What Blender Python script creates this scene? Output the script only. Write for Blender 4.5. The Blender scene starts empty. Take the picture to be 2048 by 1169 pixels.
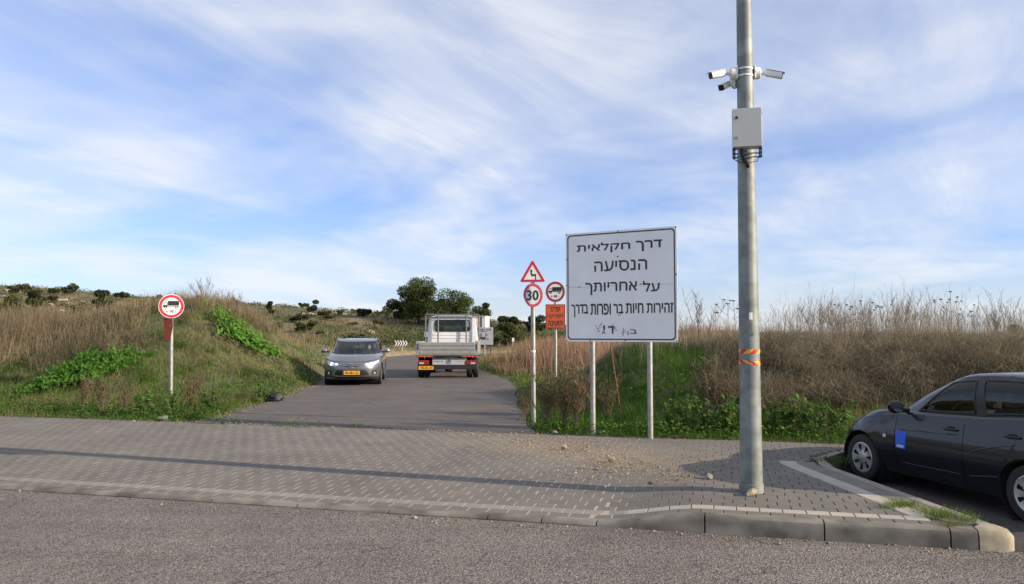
import bpy, bmesh, math, random
import numpy as np
from mathutils import Vector, Matrix, Euler

# ------------------------------------------------------------------ camera, sky, sun, exposure
scene = bpy.context.scene
C = scene.collection
R = math.radians
rng = np.random.default_rng(7)
random.seed(7)
FPX, W0, H0, YH, CAMZ = 1577.0, 2048.0, 1169.0, 666.0, 1.6
PITCH = math.atan((YH - H0 / 2) / FPX)
cam_d = bpy.data.cameras.new('camera'); cam = bpy.data.objects.new('camera', cam_d); C.objects.link(cam)
cam_d.sensor_width = 36.0; cam_d.lens = 36.0 * FPX / W0; cam_d.clip_start = 0.05; cam_d.clip_end = 3000
cam.location = (0, 0, CAMZ); cam.rotation_euler = (math.pi / 2 + PITCH, 0, 0)
scene.camera = cam

SUN_EL, SUN_AZ = R(20), math.atan2(0.951, -0.309)      # azimuth measured from +Y towards +X
sun_vec = Vector((math.cos(SUN_EL) * math.sin(SUN_AZ), math.cos(SUN_EL) * math.cos(SUN_AZ), math.sin(SUN_EL)))
world = bpy.data.worlds.new('World'); scene.world = world; world.use_nodes = True
nt = world.node_tree; nt.nodes.clear()
def N(nt, typ, **kw):
    n = nt.nodes.new(typ)
    for k, v in kw.items(): setattr(n, k, v)
    return n
sky = N(nt, 'ShaderNodeTexSky', sky_type='NISHITA', sun_disc=False, sun_elevation=SUN_EL, sun_rotation=SUN_AZ,
        air_density=1.0, dust_density=0.15, ozone_density=3.0, altitude=100)
def mathn(nt, op, a=None, b=None, clamp=False):
    n = N(nt, 'ShaderNodeMath', operation=op, use_clamp=clamp)
    for i, v in enumerate((a, b)):
        if v is None: continue
        if isinstance(v, (int, float)): n.inputs[i].default_value = v
        else: nt.links.new(v, n.inputs[i])
    return n.outputs[0]
def ramp(nt, fac, stops, interp='LINEAR'):
    n = N(nt, 'ShaderNodeValToRGB'); cr = n.color_ramp; cr.interpolation = interp
    while len(cr.elements) > 1: cr.elements.remove(cr.elements[-1])
    for i, (p, c) in enumerate(stops):
        e = cr.elements[0] if i == 0 else cr.elements.new(p)
        e.position = p; e.color = (*c, 1) if len(c) == 3 else c
    nt.links.new(fac, n.inputs[0]); return n.outputs[0]
def mixc(nt, fac, a, b, blend='MIX'):
    n = N(nt, 'ShaderNodeMix', data_type='RGBA', blend_type=blend)
    for i, v in ((0, fac), (6, a), (7, b)):
        if isinstance(v, (int, float)): n.inputs[i].default_value = v
        elif isinstance(v, tuple): n.inputs[i].default_value = (*v, 1)
        else: nt.links.new(v, n.inputs[i])
    return n.outputs[2]
def build_world():
    tc = N(nt, 'ShaderNodeTexCoord'); sep = N(nt, 'ShaderNodeSeparateXYZ'); nt.links.new(tc.outputs['Generated'], sep.inputs[0])
    den = mathn(nt, 'ADD', mathn(nt, 'MAXIMUM', sep.outputs[2], 0.0), 0.13)
    px = mathn(nt, 'DIVIDE', sep.outputs[0], den); py = mathn(nt, 'DIVIDE', sep.outputs[1], den)
    comb = N(nt, 'ShaderNodeCombineXYZ'); nt.links.new(px, comb.inputs[0]); nt.links.new(py, comb.inputs[1])
    def layer(scale, sx, sy, rot, detail, dist, off, rough=0.55):
        mp = N(nt, 'ShaderNodeMapping', vector_type='TEXTURE'); mp.inputs['Scale'].default_value = (1 / sx, 1 / sy, 1); mp.inputs['Rotation'].default_value = (0, 0, rot); mp.inputs['Location'].default_value = off
        nt.links.new(comb.outputs[0], mp.inputs[0])
        no = N(nt, 'ShaderNodeTexNoise'); no.inputs['Scale'].default_value = scale; no.inputs['Detail'].default_value = detail
        no.inputs['Roughness'].default_value = rough; no.inputs['Distortion'].default_value = dist
        nt.links.new(mp.outputs[0], no.inputs['Vector']); return no.outputs[0]
    big = layer(0.55, 1.0, 0.75, R(25), 4, 0.4, CLOUD_OFF[0])
    streak = layer(STK[0], STK[1], STK[2], R(STK[3]), 9, 1.1, CLOUD_OFF[1], 0.60)
    streak2 = layer(STK2[0], STK2[1], STK2[2], R(STK2[3]), 9, 1.2, CLOUD_OFF[2], 0.62)
    b = ramp(nt, big, [(0.28, (0, 0, 0)), (0.60, (1, 1, 1))], 'EASE')
    s1 = ramp(nt, streak, [(0.31, (0, 0, 0)), (0.73, (1, 1, 1))], 'EASE')
    s2 = ramp(nt, streak2, [(0.38, (0, 0, 0)), (0.80, (1, 1, 1))], 'EASE')
    m = mathn(nt, 'MULTIPLY', b, mathn(nt, 'ADD', mathn(nt, 'MULTIPLY', s1, 0.55), mathn(nt, 'MULTIPLY', s2, 0.5)), True)
    m = mathn(nt, 'ADD', m, mathn(nt, 'MULTIPLY', b, 0.46), True)
    hz_ = mathn(nt, 'MULTIPLY', mathn(nt, 'POWER', mathn(nt, 'SUBTRACT', 1.0, mathn(nt, 'MAXIMUM', sep.outputs[2], 0.0), True), 9.0), 0.45)
    m = mathn(nt, 'MAXIMUM', mathn(nt, 'MULTIPLY', m, CLOUD_AMT, True), hz_)
    skc = mixc(nt, 1.0, sky.outputs[0], SKY_TINT, 'MULTIPLY')
    skc = mixc(nt, 1.0, skc, ramp(nt, sep.outputs[2], [(0.0, (0.50, 0.64, 0.88)), (0.12, (0.64, 0.74, 0.90)), (0.45, (1, 1, 1))]), 'MULTIPLY')
    col = mixc(nt, m, skc, CLOUD_COL)
    bg = N(nt, 'ShaderNodeBackground'); bg.inputs[1].default_value = SKY_STR; nt.links.new(col, bg.inputs[0])
    out = N(nt, 'ShaderNodeOutputWorld'); nt.links.new(bg.outputs[0], out.inputs[0])
CLOUD_OFF = [(2.1, 7.9, 0), (3.0, 6.8, 0), (8.3, 0.4, 0)]
CLOUD_AMT = 0.78
STK, STK2 = (0.7, 1.5, 0.5, -24), (1.2, 1.4, 0.6, -40)
CLOUD_COL = (5.3, 5.4, 5.6)
SKY_TINT = (1.12, 1.04, 1.18)
SKY_STR = 0.105
build_world()
sd = bpy.data.lights.new('sun', 'SUN'); sd.energy = 4.6; sd.angle = R(0.53); sd.color = (1.0, 0.82, 0.61)
sun = bpy.data.objects.new('sun', sd); C.objects.link(sun); sun.rotation_euler = (-sun_vec).to_track_quat('-Z', 'Y').to_euler(); sun.location = sun_vec * 50
scene.view_settings.view_transform = 'Standard'; scene.view_settings.look = 'None'
scene.view_settings.exposure = 0.75; scene.view_settings.gamma = 1.0; scene.view_settings.use_curve_mapping = False
scene.cycles.max_bounces = 6; scene.cycles.transparent_max_bounces = 12

# ------------------------------------------------------------------ helpers
def ray(px, py):
    dx, dz = (px - W0 / 2) / FPX, -(py - H0 / 2) / FPX
    cp, sp = math.cos(PITCH), math.sin(PITCH)
    return Vector((dx, cp - dz * sp, sp + dz * cp))
def G(px, py, z=0.0):                                   # the point of the level z that a pixel of the photo shows
    d = ray(px, py); t = (z - CAMZ) / d.z
    return Vector((0, 0, CAMZ)) + d * t
def D(px, py, y):                                       # the point at distance y
    d = ray(px, py); return Vector((0, 0, CAMZ)) + d * (y / d.y)
def ss(t): t = np.clip(t, 0, 1); return t * t * (3 - 2 * t)

MATS = {}
def mat(name, col=(0.5, 0.5, 0.5), rough=0.6, metal=0.0, var=0.0, scale=8.0, bump=0.0, bscale=60.0, attr=None, col2=None, coat=0.0, trans=0.0, spec=0.5, detail=6, stops=(0.3, 0.7), emit=None, estr=0):
    if name in MATS: return MATS[name]
    m = bpy.data.materials.new(name); m.use_nodes = True; t = m.node_tree; p = t.nodes['Principled BSDF']
    p.inputs['Roughness'].default_value = rough; p.inputs['Metallic'].default_value = metal
    p.inputs['Coat Weight'].default_value = coat; p.inputs['Specular IOR Level'].default_value = spec
    base = None
    if attr:
        a = N(t, 'ShaderNodeAttribute', attribute_name=attr); base = a.outputs['Color']
    if var or col2:
        tc = N(t, 'ShaderNodeTexCoord'); no = N(t, 'ShaderNodeTexNoise'); no.inputs['Scale'].default_value = scale; no.inputs['Detail'].default_value = detail
        t.links.new(tc.outputs['Object'], no.inputs['Vector'])
        c2 = col2 if col2 else tuple(c * (1 - var) for c in col); c1 = col if col2 else tuple(min(1, c * (1 + var)) for c in col)
        if base is not None:
            g = ramp(t, no.outputs[0], [(stops[0], (1 - var,) * 3), (stops[1], (1 + var,) * 3)])
            base = mixc(t, 1.0, base, g, 'MULTIPLY')
        else:
            base = ramp(t, no.outputs[0], [(stops[0], c2), (stops[1], c1)])
    if base is not None: t.links.new(base, p.inputs['Base Color'])
    else: p.inputs['Base Color'].default_value = (*col, 1)
    if bump:
        tc = N(t, 'ShaderNodeTexCoord'); no = N(t, 'ShaderNodeTexNoise'); no.inputs['Scale'].default_value = bscale; no.inputs['Detail'].default_value = 4
        t.links.new(tc.outputs['Object'], no.inputs['Vector'])
        b = N(t, 'ShaderNodeBump'); b.inputs['Strength'].default_value = min(1, bump * 10); b.inputs['Distance'].default_value = bump
        t.links.new(no.outputs[0], b.inputs['Height']); t.links.new(b.outputs[0], p.inputs['Normal'])
    if emit:
        p.inputs['Emission Color'].default_value = (*emit, 1); p.inputs['Emission Strength'].default_value = estr
    if trans:
        tr = N(t, 'ShaderNodeBsdfTranslucent'); mx = N(t, 'ShaderNodeMixShader'); mx.inputs[0].default_value = trans
        if base is not None: t.links.new(base, tr.inputs[0])
        else: tr.inputs[0].default_value = (*col, 1)
        t.links.new(p.outputs[0], mx.inputs[1]); t.links.new(tr.outputs[0], mx.inputs[2])
        t.links.new(mx.outputs[0], t.nodes['Material Output'].inputs[0])
    MATS[name] = m; return m
def glass_mat(name, tint, gloss_min=0.06):
    m = bpy.data.materials.new(name); m.use_nodes = True; t = m.node_tree; t.nodes.remove(t.nodes['Principled BSDF'])
    tr = N(t, 'ShaderNodeBsdfTransparent'); tr.inputs[0].default_value = (*tint, 1)
    gl = N(t, 'ShaderNodeBsdfGlossy'); gl.inputs['Roughness'].default_value = 0.02
    fr = N(t, 'ShaderNodeFresnel'); fr.inputs[0].default_value = 1.5
    f = mathn(t, 'ADD', mathn(t, 'MULTIPLY', fr.outputs[0], 1.1), gloss_min, True)
    mx = N(t, 'ShaderNodeMixShader'); t.links.new(f, mx.inputs[0]); t.links.new(tr.outputs[0], mx.inputs[1]); t.links.new(gl.outputs[0], mx.inputs[2])
    t.links.new(mx.outputs[0], t.nodes['Material Output'].inputs[0]); return m

def link(o, parent=None):
    C.objects.link(o)
    if parent is not None: o.parent = parent
    return o
def tag(o, label=None, cat=None, group=None, kind=None):
    for k, v in (('label', label), ('category', cat), ('group', group), ('kind', kind)):
        if v: o[k] = v
    return o
def thing(name, label, cat, loc=(0, 0, 0), rz=0.0, group=None, rot=None):
    o = bpy.data.objects.new(name, None); o.empty_display_size = 0.1; C.objects.link(o)
    o.location = loc; o.rotation_euler = rot if rot else (0, 0, rz)
    return tag(o, label, cat, group)
def mesh_np(name, V, F, m, parent=None, smooth=False, cols=None):
    me = bpy.data.meshes.new(name)
    if isinstance(F, np.ndarray):
        k = F.shape[1]; me.vertices.add(len(V)); me.vertices.foreach_set('co', np.ascontiguousarray(V, dtype=np.float32).ravel())
        me.loops.add(F.size); me.loops.foreach_set('vertex_index', F.astype(np.int32).ravel())
        me.polygons.add(len(F)); me.polygons.foreach_set('loop_start', np.arange(0, F.size, k, dtype=np.int32)); me.polygons.foreach_set('loop_total', np.full(len(F), k, dtype=np.int32))
        me.update(calc_edges=True)
        if not smooth: me.shade_flat()
    else:
        me.from_pydata([tuple(v) for v in V], [], F); me.update()
    if cols is not None:
        a = me.color_attributes.new('Col', 'FLOAT_COLOR', 'POINT')
        c4 = np.ones((len(V), 4), np.float32); c4[:, :3] = cols; a.data.foreach_set('color', c4.ravel())
    if m is not None: me.materials.append(m)
    if smooth: me.polygons.foreach_set('use_smooth', np.ones(len(me.polygons), dtype=bool))
    o = bpy.data.objects.new(name, me); return link(o, parent)

class MB:
    def __init__(s): s.v = []; s.f = []
    def add(s, vs, fs):
        b = len(s.v); s.v += [tuple(v) for v in vs]; s.f += [tuple(i + b for i in f) for f in fs]; return s
    def box(s, c, d, rot=None):
        x, y, z = (k / 2 for k in d); vs = [Vector((a * x, b * y, e * z)) for a in (-1, 1) for b in (-1, 1) for e in (-1, 1)]
        if rot is not None: m = Euler(rot).to_matrix(); vs = [m @ v for v in vs]
        vs = [v + Vector(c) for v in vs]
        return s.add(vs, [(0, 1, 3, 2), (4, 6, 7, 5), (0, 4, 5, 1), (2, 3, 7, 6), (0, 2, 6, 4), (1, 5, 7, 3)])
    def tube(s, pts, r, n=10, cap=True):
        pts = [Vector(p) for p in pts]; rs = r if isinstance(r, (list, tuple)) else [r] * len(pts)
        vs = []; up = None
        for i, p in enumerate(pts):
            t = (pts[min(i + 1, len(pts) - 1)] - pts[max(i - 1, 0)]).normalized()
            if up is None: up = Vector((0, 0, 1)) if abs(t.z) < 0.9 else Vector((1, 0, 0))
            a = t.cross(up).normalized(); b = t.cross(a).normalized(); up = a.cross(t) * -1 if False else up
            for k in range(n):
                th = 2 * math.pi * k / n; vs.append(p + (a * math.cos(th) + b * math.sin(th)) * rs[i])
        fs = [(i * n + k, i * n + (k + 1) % n, (i + 1) * n + (k + 1) % n, (i + 1) * n + k) for i in range(len(pts) - 1) for k in range(n)]
        if cap: fs += [tuple(range(n))[::-1], tuple((len(pts) - 1) * n + k for k in range(n))]
        return s.add(vs, fs)
    def lathe(s, prof, n=24, axis='z', c=(0, 0, 0), closed=False):
        vs = []; c = Vector(c)
        for (r, h) in prof:
            for k in range(n):
                th = 2 * math.pi * k / n; a, b = r * math.cos(th), r * math.sin(th)
                vs.append(c + Vector({'z': (a, b, h), 'y': (a, h, b), 'x': (h, a, b)}[axis]))
        L = len(prof); fs = []
        for i in range(L if closed else L - 1):
            j = (i + 1) % L
            fs += [(i * n + k, i * n + (k + 1) % n, j * n + (k + 1) % n, j * n + k) for k in range(n)]
        return s.add(vs, fs)
    def prism(s, poly, y0, y1, ax='xz'):                # a flat outline given real thickness along y
        n = len(poly); vs = [(p[0], y, p[1]) for y in (y0, y1) for p in poly]
        fs = [tuple(range(n)), tuple(range(n, 2 * n))[::-1]] + [(i, i + n, (i + 1) % n + n, (i + 1) % n) for i in range(n)]
        return s.add(vs, fs)
    def grid(s, P):                                     # rows of points
        r, c = len(P), len(P[0]); vs = [p for row in P for p in row]
        return s.add(vs, [(i * c + j, i * c + j + 1, (i + 1) * c + j + 1, (i + 1) * c + j) for i in range(r - 1) for j in range(c - 1)])
    def build(s, name, m, parent=None, smooth=False, bevel=0, loc=None, rot=None, seg=2):
        o = mesh_np(name, s.v, s.f, m, parent, False)
        me = o.data
        bm = bmesh.new(); bm.from_mesh(me); bmesh.ops.recalc_face_normals(bm, faces=bm.faces); bm.to_mesh(me); bm.free()
        if smooth:
            me.polygons.foreach_set('use_smooth', np.ones(len(me.polygons), dtype=bool))
            me.set_sharp_from_angle(angle=R(smooth if smooth is not True else 40))
        if bevel:
            b = o.modifiers.new('bevel', 'BEVEL'); b.width = bevel; b.segments = seg; b.limit_method = 'ANGLE'; b.angle_limit = R(40)
        if loc is not None: o.location = loc
        if rot is not None: o.rotation_euler = rot
        return o
def copy_tree(o, parent=None):
    c = o.copy(); C.objects.link(c); c.parent = parent
    for ch in list(o.children): copy_tree(ch, c)
    return c
def lettering(name, s, m, parent, w=None, h=None, loc=(0, 0, 0), bold=0.0, rot=(math.pi / 2, 0, 0), shear=0):
    # flat print: glyph outlines laid on a sign, w and h are the size of the whole word; faces -y by default
    cu = bpy.data.curves.new(name, 'FONT'); cu.body = s; cu.size = 1.0; cu.align_x = 'CENTER'; cu.resolution_u = 2
    tmp = bpy.data.objects.new(name, cu); C.objects.link(tmp)
    dg = bpy.context.evaluated_depsgraph_get(); dg.update()
    if '\u05d3' in s or '\u05ea' in s:                 # outlines that cross themselves are filled through a constrained triangulation
        cu2 = tmp.evaluated_get(dg).to_curve(dg); vs, es = [], []
        for sp in cu2.splines:
            bp = sp.bezier_points; k0 = len(vs); n_ = len(bp)
            for q in range(n_):
                a, b = bp[q], bp[(q + 1) % n_]; straight = (a.handle_right - a.co).length + (b.handle_left - b.co).length < 1e-5
                for f in ([0.0] if straight else np.linspace(0, 1, 6)[:-1]):
                    p = a.co * (1 - f) ** 3 + a.handle_right * 3 * f * (1 - f) ** 2 + b.handle_left * 3 * f * f * (1 - f) + b.co * f ** 3; vs.append(Vector((p.x, p.y)))
            m_ = len(vs) - k0; es += [(k0 + q, k0 + (q + 1) % m_) for q in range(m_)]
        from mathutils.geometry import delaunay_2d_cdt
        ov, oe, of = delaunay_2d_cdt(vs, es, [], 1, 1e-5)[:3]
        me = bpy.data.meshes.new(name); me.from_pydata([(v.x, v.y, 0) for v in ov], [], of)
    else: me = bpy.data.meshes.new_from_object(tmp.evaluated_get(dg))
    bpy.data.objects.remove(tmp)
    co = np.empty(len(me.vertices) * 3, np.float32); me.vertices.foreach_get('co', co); co = co.reshape(-1, 3)
    if len(co):
        lo, hi = co.min(0), co.max(0); c = (lo + hi) / 2; e = np.maximum(hi - lo, 1e-6)
        sx = (w / e[0]) if w else (h / e[1]); sy = (h / e[1]) if h else sx
        co = (co - c) * np.array([sx, sy, 1]); me.vertices.foreach_set('co', co.astype(np.float32).ravel())
    me.name = name; me.materials.clear(); me.materials.append(m)
    if bold and len(co):                                # heavier strokes: the same outline laid again a hair to each side
        b = bold * abs(sy) * 1.3; bm = bmesh.new(); bm.from_mesh(me); geo = bm.verts[:] + bm.edges[:] + bm.faces[:]
        for i, (dx, dy) in enumerate(((b, 0), (-b, 0), (0, b), (0, -b))):
            q = bmesh.ops.duplicate(bm, geom=geo)['geom']; bmesh.ops.translate(bm, verts=[v for v in q if isinstance(v, bmesh.types.BMVert)], vec=(dx, dy, 0.00012 * (i + 1)))
        bm.to_mesh(me); bm.free()
    me.update()
    o = bpy.data.objects.new(name, me); link(o, parent); o.location = loc; o.rotation_euler = rot
    return o
def noise2(x, y, f=1.0, seed=0):
    r = np.random.default_rng(seed); out = np.zeros_like(np.asarray(x, float))
    for k in range(7):
        a = r.uniform(0, 6.283); ff = f * (0.6 + 0.45 * k); ph = r.uniform(0, 6.283)
        out = out + np.sin(ff * (np.cos(a) * x + np.sin(a) * y) + ph + 0.7 * np.sin(ff * 0.6 * (np.sin(a) * x - np.cos(a) * y) + ph * 2)) / (1 + 0.35 * k)
    return out / 3.2

# ------------------------------------------------------------------ the lie of the land
UX, UY = 0.9677, -0.2522                                # along the kerb
VX, VY = 0.2522, 0.9677                                 # away from the road
P0 = Vector((0.0, 7.42, 0.0))
ROADZ = -0.15
BAYZ = -0.25
BACK = 5.1                                              # depth of the pavement behind the kerb line
def ST(x, y): return x * UX + (y - P0.y) * UY, x * VX + (y - P0.y) * VY
def XY(s, t): return s * UX + t * VX, P0.y + s * UY + t * VY
LEFT = np.array([(-5.5, 14.2), (-5.55, 16), (-5.6, 18.8), (-6.0, 24.5), (-7, 31), (-8.2, 38), (-9, 45), (-8.5, 51.5), (-6.8, 56.5), (-3, 60), (4, 62.3), (15, 64), (50, 68), (140, 80)])
RIGHT = np.array([(0.35, 12.6), (0.2, 14), (0.12, 18), (0.1, 24), (-0.3, 28), (-1.0, 32), (-2.0, 37), (-2.6, 42), (-2.4, 47), (-1.0, 51), (3, 53.3), (15, 55.2), (50, 59), (140, 70)])
def seg_dist(x, y, L):
    d = np.full(np.shape(x), 1e9)
    for (ax, ay), (bx, by) in zip(L[:-1], L[1:]):
        ex, ey = bx - ax, by - ay; t = np.clip(((x - ax) * ex + (y - ay) * ey) / (ex * ex + ey * ey), 0, 1)
        d = np.minimum(d, np.hypot(x - ax - t * ex, y - ay - t * ey))
    return d
POLY = np.vstack([LEFT, RIGHT[::-1]])
def in_road(x, y):
    x = np.asarray(x, float); y = np.asarray(y, float); c = np.zeros(x.shape, bool); n = len(POLY)
    for i in range(n):
        (ax, ay), (bx, by) = POLY[i], POLY[(i + 1) % n]
        if ay == by: continue
        c ^= ((ay > y) != (by > y)) & (x < (bx - ax) * (y - ay) / (by - ay) + ax)
    return c
def road_z(x, y): return 0.04 * ss((np.asarray(y, float) - 36) / 26)
def pave_z(s, t):
    drop = 1 - ss((np.asarray(s, float) - 0.75) / 1.0)
    return -0.115 * drop * (1 - ss(np.asarray(t, float) / 2.6))
def ground_z(x, y):
    x = np.asarray(x, float); y = np.asarray(y, float)
    s, t = ST(x, y); back = t - BACK
    dl, dr = seg_dist(x, y, LEFT), seg_dist(x, y, RIGHT); inside = in_road(x, y)
    outer = dl < dr
    e = np.where(inside, 0, np.minimum(dl, dr))
    base = road_z(x, y)
    n1 = noise2(x, y, 0.8, 3); n2 = noise2(x, y, 2.6, 4)
    bank = (2.35 - 0.95 * ss((-10.5 - x) / 4)) * ss((y - 18.3) / 8.0) * ss(e / 4.2) * (1 - 0.55 * ss((y - 29) / 12)) + 0.25 * ss(e / 1.2) * ss((y - 20) / 6)
    ridge = np.interp(x, [-200, -120, -71, -50, -29, -15, -2, 12, 30, 60, 200], [10.5, 9.4, 8.1, 6.2, 4.8, 3.9, 2.8, 2.0, 1.5, 0.9, 0.5])
    hill = ridge * ss((y - 50) / 62) * ss(e / 10) * (1 - 0.35 * ss((y - 135) / 160))
    zo = base + np.maximum(bank * (1 - ss((y - 46) / 25)), 0) + hill + 0.12 * n1 * ss(e / 3) * ss(back / 4) + 0.35 * noise2(x, y, 0.22, 9) * ss((y - 55) / 30)
    mound = 1.18 * ss((back - 0.5) / 4.6) * ss((x - 1.0) / 2.3) * (1 - 0.9 * ss((y - 19.5) / 7) * (1 - ss((x - 5.5) / 6))) * (1 - 0.35 * ss((y - 40) / 60))
    zi = base * (1 - ss((x - 4) / 8)) + mound + (0.10 + 0.12 * ss((x - 3) / 3)) * (n1 + 0.5 * n2) * ss(e / 2) * ss(back / 3) + 0.15 * ss(e / 1.0) * ss((y - 26) / 6)
    z = np.where(outer, zo, zi)
    z = np.where(inside, base - 0.06, z - 0.06 * (1 - ss(e / 0.25)))
    z = z + 0.02 * n2 * ss(e / 1.0) * ss(back / 1.0)
    z = np.where(back < 0.0, -0.45 + 0.44 * ss((back + 0.3) / 0.3), z - 0.012)
    return z
def hit(px, py, d0, d1, step, z=None):                # distance at which the sight line through a pixel meets the ground
    ds = np.arange(d0, d1, step); r = ray(px, py); zz = CAMZ + r.z * ds / r.y
    g = ground_z(r.x * ds / r.y, ds) if z is None else np.full(len(ds), z); k = np.nonzero(zz <= g)[0]
    return float(ds[k[0]]) if len(k) else d1
def gz(x, y): return float(ground_z(np.array([x]), np.array([y]))[0])

M_ground = mat('soil', (0.115, 0.085, 0.055), 0.95, var=0.35, scale=1.3, bump=0.03, bscale=6)
def build_ground():
    xs = np.unique(np.concatenate([np.linspace(-600, -90, 18), np.linspace(-90, -34, 45), np.linspace(-34, 30, 215), np.linspace(30, 90, 40), np.linspace(90, 600, 18)]))
    ys = np.unique(np.concatenate([np.linspace(-150, 4, 8), np.linspace(4, 46, 168), np.linspace(46, 150, 120), np.linspace(150, 900, 24)]))
    X, Y = np.meshgrid(xs, ys); Z = ground_z(X, Y)
    V = np.stack([X, Y, Z], -1).reshape(-1, 3); nx = len(xs); ny = len(ys)
    i = (np.arange(ny - 1)[:, None] * nx + np.arange(nx - 1)[None]).ravel()
    F = np.stack([i, i + 1, i + 1 + nx, i + nx], -1)
    # colour of the ground itself: green turf low down, straw litter under the dry grass, pale earth by the bend
    x, y = V[:, 0], V[:, 1]; g = np.clip(0.5 + 0.5 * noise2(x, y, 0.7, 21), 0, 1)[:, None]
    soil = np.array([0.105, 0.08, 0.05]); green = np.array([0.055, 0.075, 0.022]); straw = np.array([0.17, 0.13, 0.08])
    far = ss((y - 45) / 15)[:, None]
    col = soil * (1 - g) + green * g
    hillc = np.where(noise2(x, y, 0.35, 22)[:, None] > 0.1, np.array([[0.085, 0.09, 0.035]]), np.array([[0.15, 0.115, 0.065]]))
    col = col * (1 - far) + hillc * far
    near = (ss(1 - seg_dist(x, y, LEFT) / 2.5) * ss((y - 40) / 8))[:, None]
    col = col * (1 - near) + np.array([0.24, 0.185, 0.11]) * near
    o = mesh_np('ground', V, F, mat('ground_soil', attr='Col', rough=0.95, var=0.35, scale=2.2, bump=0.04, bscale=5), smooth=True, cols=col)
    tag(o, kind='structure'); return o
build_ground()

# asphalt, with its aggregate as colour and fine relief
def asphalt(name, base, light, dark, agg=180.0, patch=1.0, bump=0.006, stain=0.0):
    m = bpy.data.materials.new(name); m.use_nodes = True; t = m.node_tree; p = t.nodes['Principled BSDF']
    tc = N(t, 'ShaderNodeTexCoord')
    def noise(sc, det, ro=0.6, mscale=None):
        no = N(t, 'ShaderNodeTexNoise'); no.inputs['Scale'].default_value = sc; no.inputs['Detail'].default_value = det; no.inputs['Roughness'].default_value = ro
        if mscale:
            mp = N(t, 'ShaderNodeMapping'); mp.inputs['Scale'].default_value = mscale[0]; mp.inputs['Rotation'].default_value = (0, 0, mscale[1]); t.links.new(tc.outputs['Object'], mp.inputs[0]); t.links.new(mp.outputs[0], no.inputs[0])
        else: t.links.new(tc.outputs['Object'], no.inputs['Vector'])
        return no.outputs[0]
    vo = N(t, 'ShaderNodeTexVoronoi'); vo.inputs['Scale'].default_value = agg; t.links.new(tc.outputs['Object'], vo.inputs['Vector'])
    chip = ramp(t, vo.outputs['Color'], [(0.15, dark), (0.5, base), (0.92, light)])
    pa = ramp(t, noise(0.55, 5), [(0.3, (0.80, 0.80, 0.82)), (0.7, (1.16, 1.14, 1.12))])
    col = mixc(t, patch, chip, pa, 'MULTIPLY')
    trk = ramp(t, noise(1.0, 6, 0.6, ((0.25, 2.4, 1), R(14.6))), [(0.35, (0.84, 0.84, 0.85)), (0.65, (1.1, 1.1, 1.1))])
    col = mixc(t, 0.8, col, trk, 'MULTIPLY')
    if stain:
        st = ramp(t, noise(1.7, 7, 0.7), [(0.60, (1, 1, 1)), (0.72, (0.5, 0.48, 0.47))]); col = mixc(t, stain, col, st, 'MULTIPLY')
        spill = ramp(t, noise(0.45, 9, 0.62), [(0.60, (1, 1, 1)), (0.66, (0.66, 0.65, 0.65))]); col = mixc(t, stain, col, spill, 'MULTIPLY')
        dust = ramp(t, noise(0.9, 9, 0.72), [(0.56, (0, 0, 0)), (0.74, (1, 1, 1))]); col = mixc(t, mathn(t, 'MULTIPLY', dust, 0.45), col, (0.24, 0.2, 0.155))
        wv = N(t, 'ShaderNodeTexVoronoi', feature='DISTANCE_TO_EDGE'); wv.inputs['Scale'].default_value = 0.42
        wn = N(t, 'ShaderNodeTexNoise'); wn.inputs['Scale'].default_value = 1.6; wn.inputs['Detail'].default_value = 8; t.links.new(tc.outputs['Object'], wn.inputs['Vector'])
        va = N(t, 'ShaderNodeVectorMath', operation='ADD'); t.links.new(tc.outputs['Object'], va.inputs[0]); t.links.new(wn.outputs['Color'], va.inputs[1]); t.links.new(va.outputs[0], wv.inputs['Vector'])
        crack = ramp(t, mathn(t, 'ADD', wv.outputs['Distance'], mathn(t, 'MULTIPLY', mathn(t, 'SUBTRACT', noise(0.35, 3), 0.47), 0.06)), [(0.0, (1, 1, 1)), (0.004, (0, 0, 0))])
        col = mixc(t, mathn(t, 'MULTIPLY', crack, 0.65), col, (0.03, 0.027, 0.025))
    t.links.new(col, p.inputs['Base Color']); p.inputs['Roughness'].default_value = 0.88; p.inputs['Specular IOR Level'].default_value = 0.3
    b = N(t, 'ShaderNodeBump'); b.inputs['Strength'].default_value = 0.9; b.inputs['Distance'].default_value = bump
    v2 = N(t, 'ShaderNodeTexVoronoi'); v2.inputs['Scale'].default_value = agg * 0.55; t.links.new(tc.outputs['Object'], v2.inputs['Vector'])
    hh = mathn(t, 'ADD', mathn(t, 'MULTIPLY', vo.outputs['Distance'], -1.0), mathn(t, 'MULTIPLY', v2.outputs['Distance'], -0.9))
    t.links.new(hh, b.inputs['Height']); t.links.new(b.outputs[0], p.inputs['Normal']); return m
M_asphalt = asphalt('coarse_asphalt', (0.155, 0.142, 0.13), (0.33, 0.30, 0.275), (0.06, 0.055, 0.051), 95, 1.0, 0.010, 0.6)
M_asphalt2 = asphalt('smooth_asphalt', (0.112, 0.102, 0.096), (0.15, 0.138, 0.13), (0.085, 0.077, 0.073), 140, 1.0, 0.003, 0.25)
M_bay = asphalt('bay_asphalt', (0.07, 0.066, 0.064), (0.11, 0.1, 0.1), (0.04, 0.04, 0.04), 120, 1.0, 0.004, 0.2)

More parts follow.
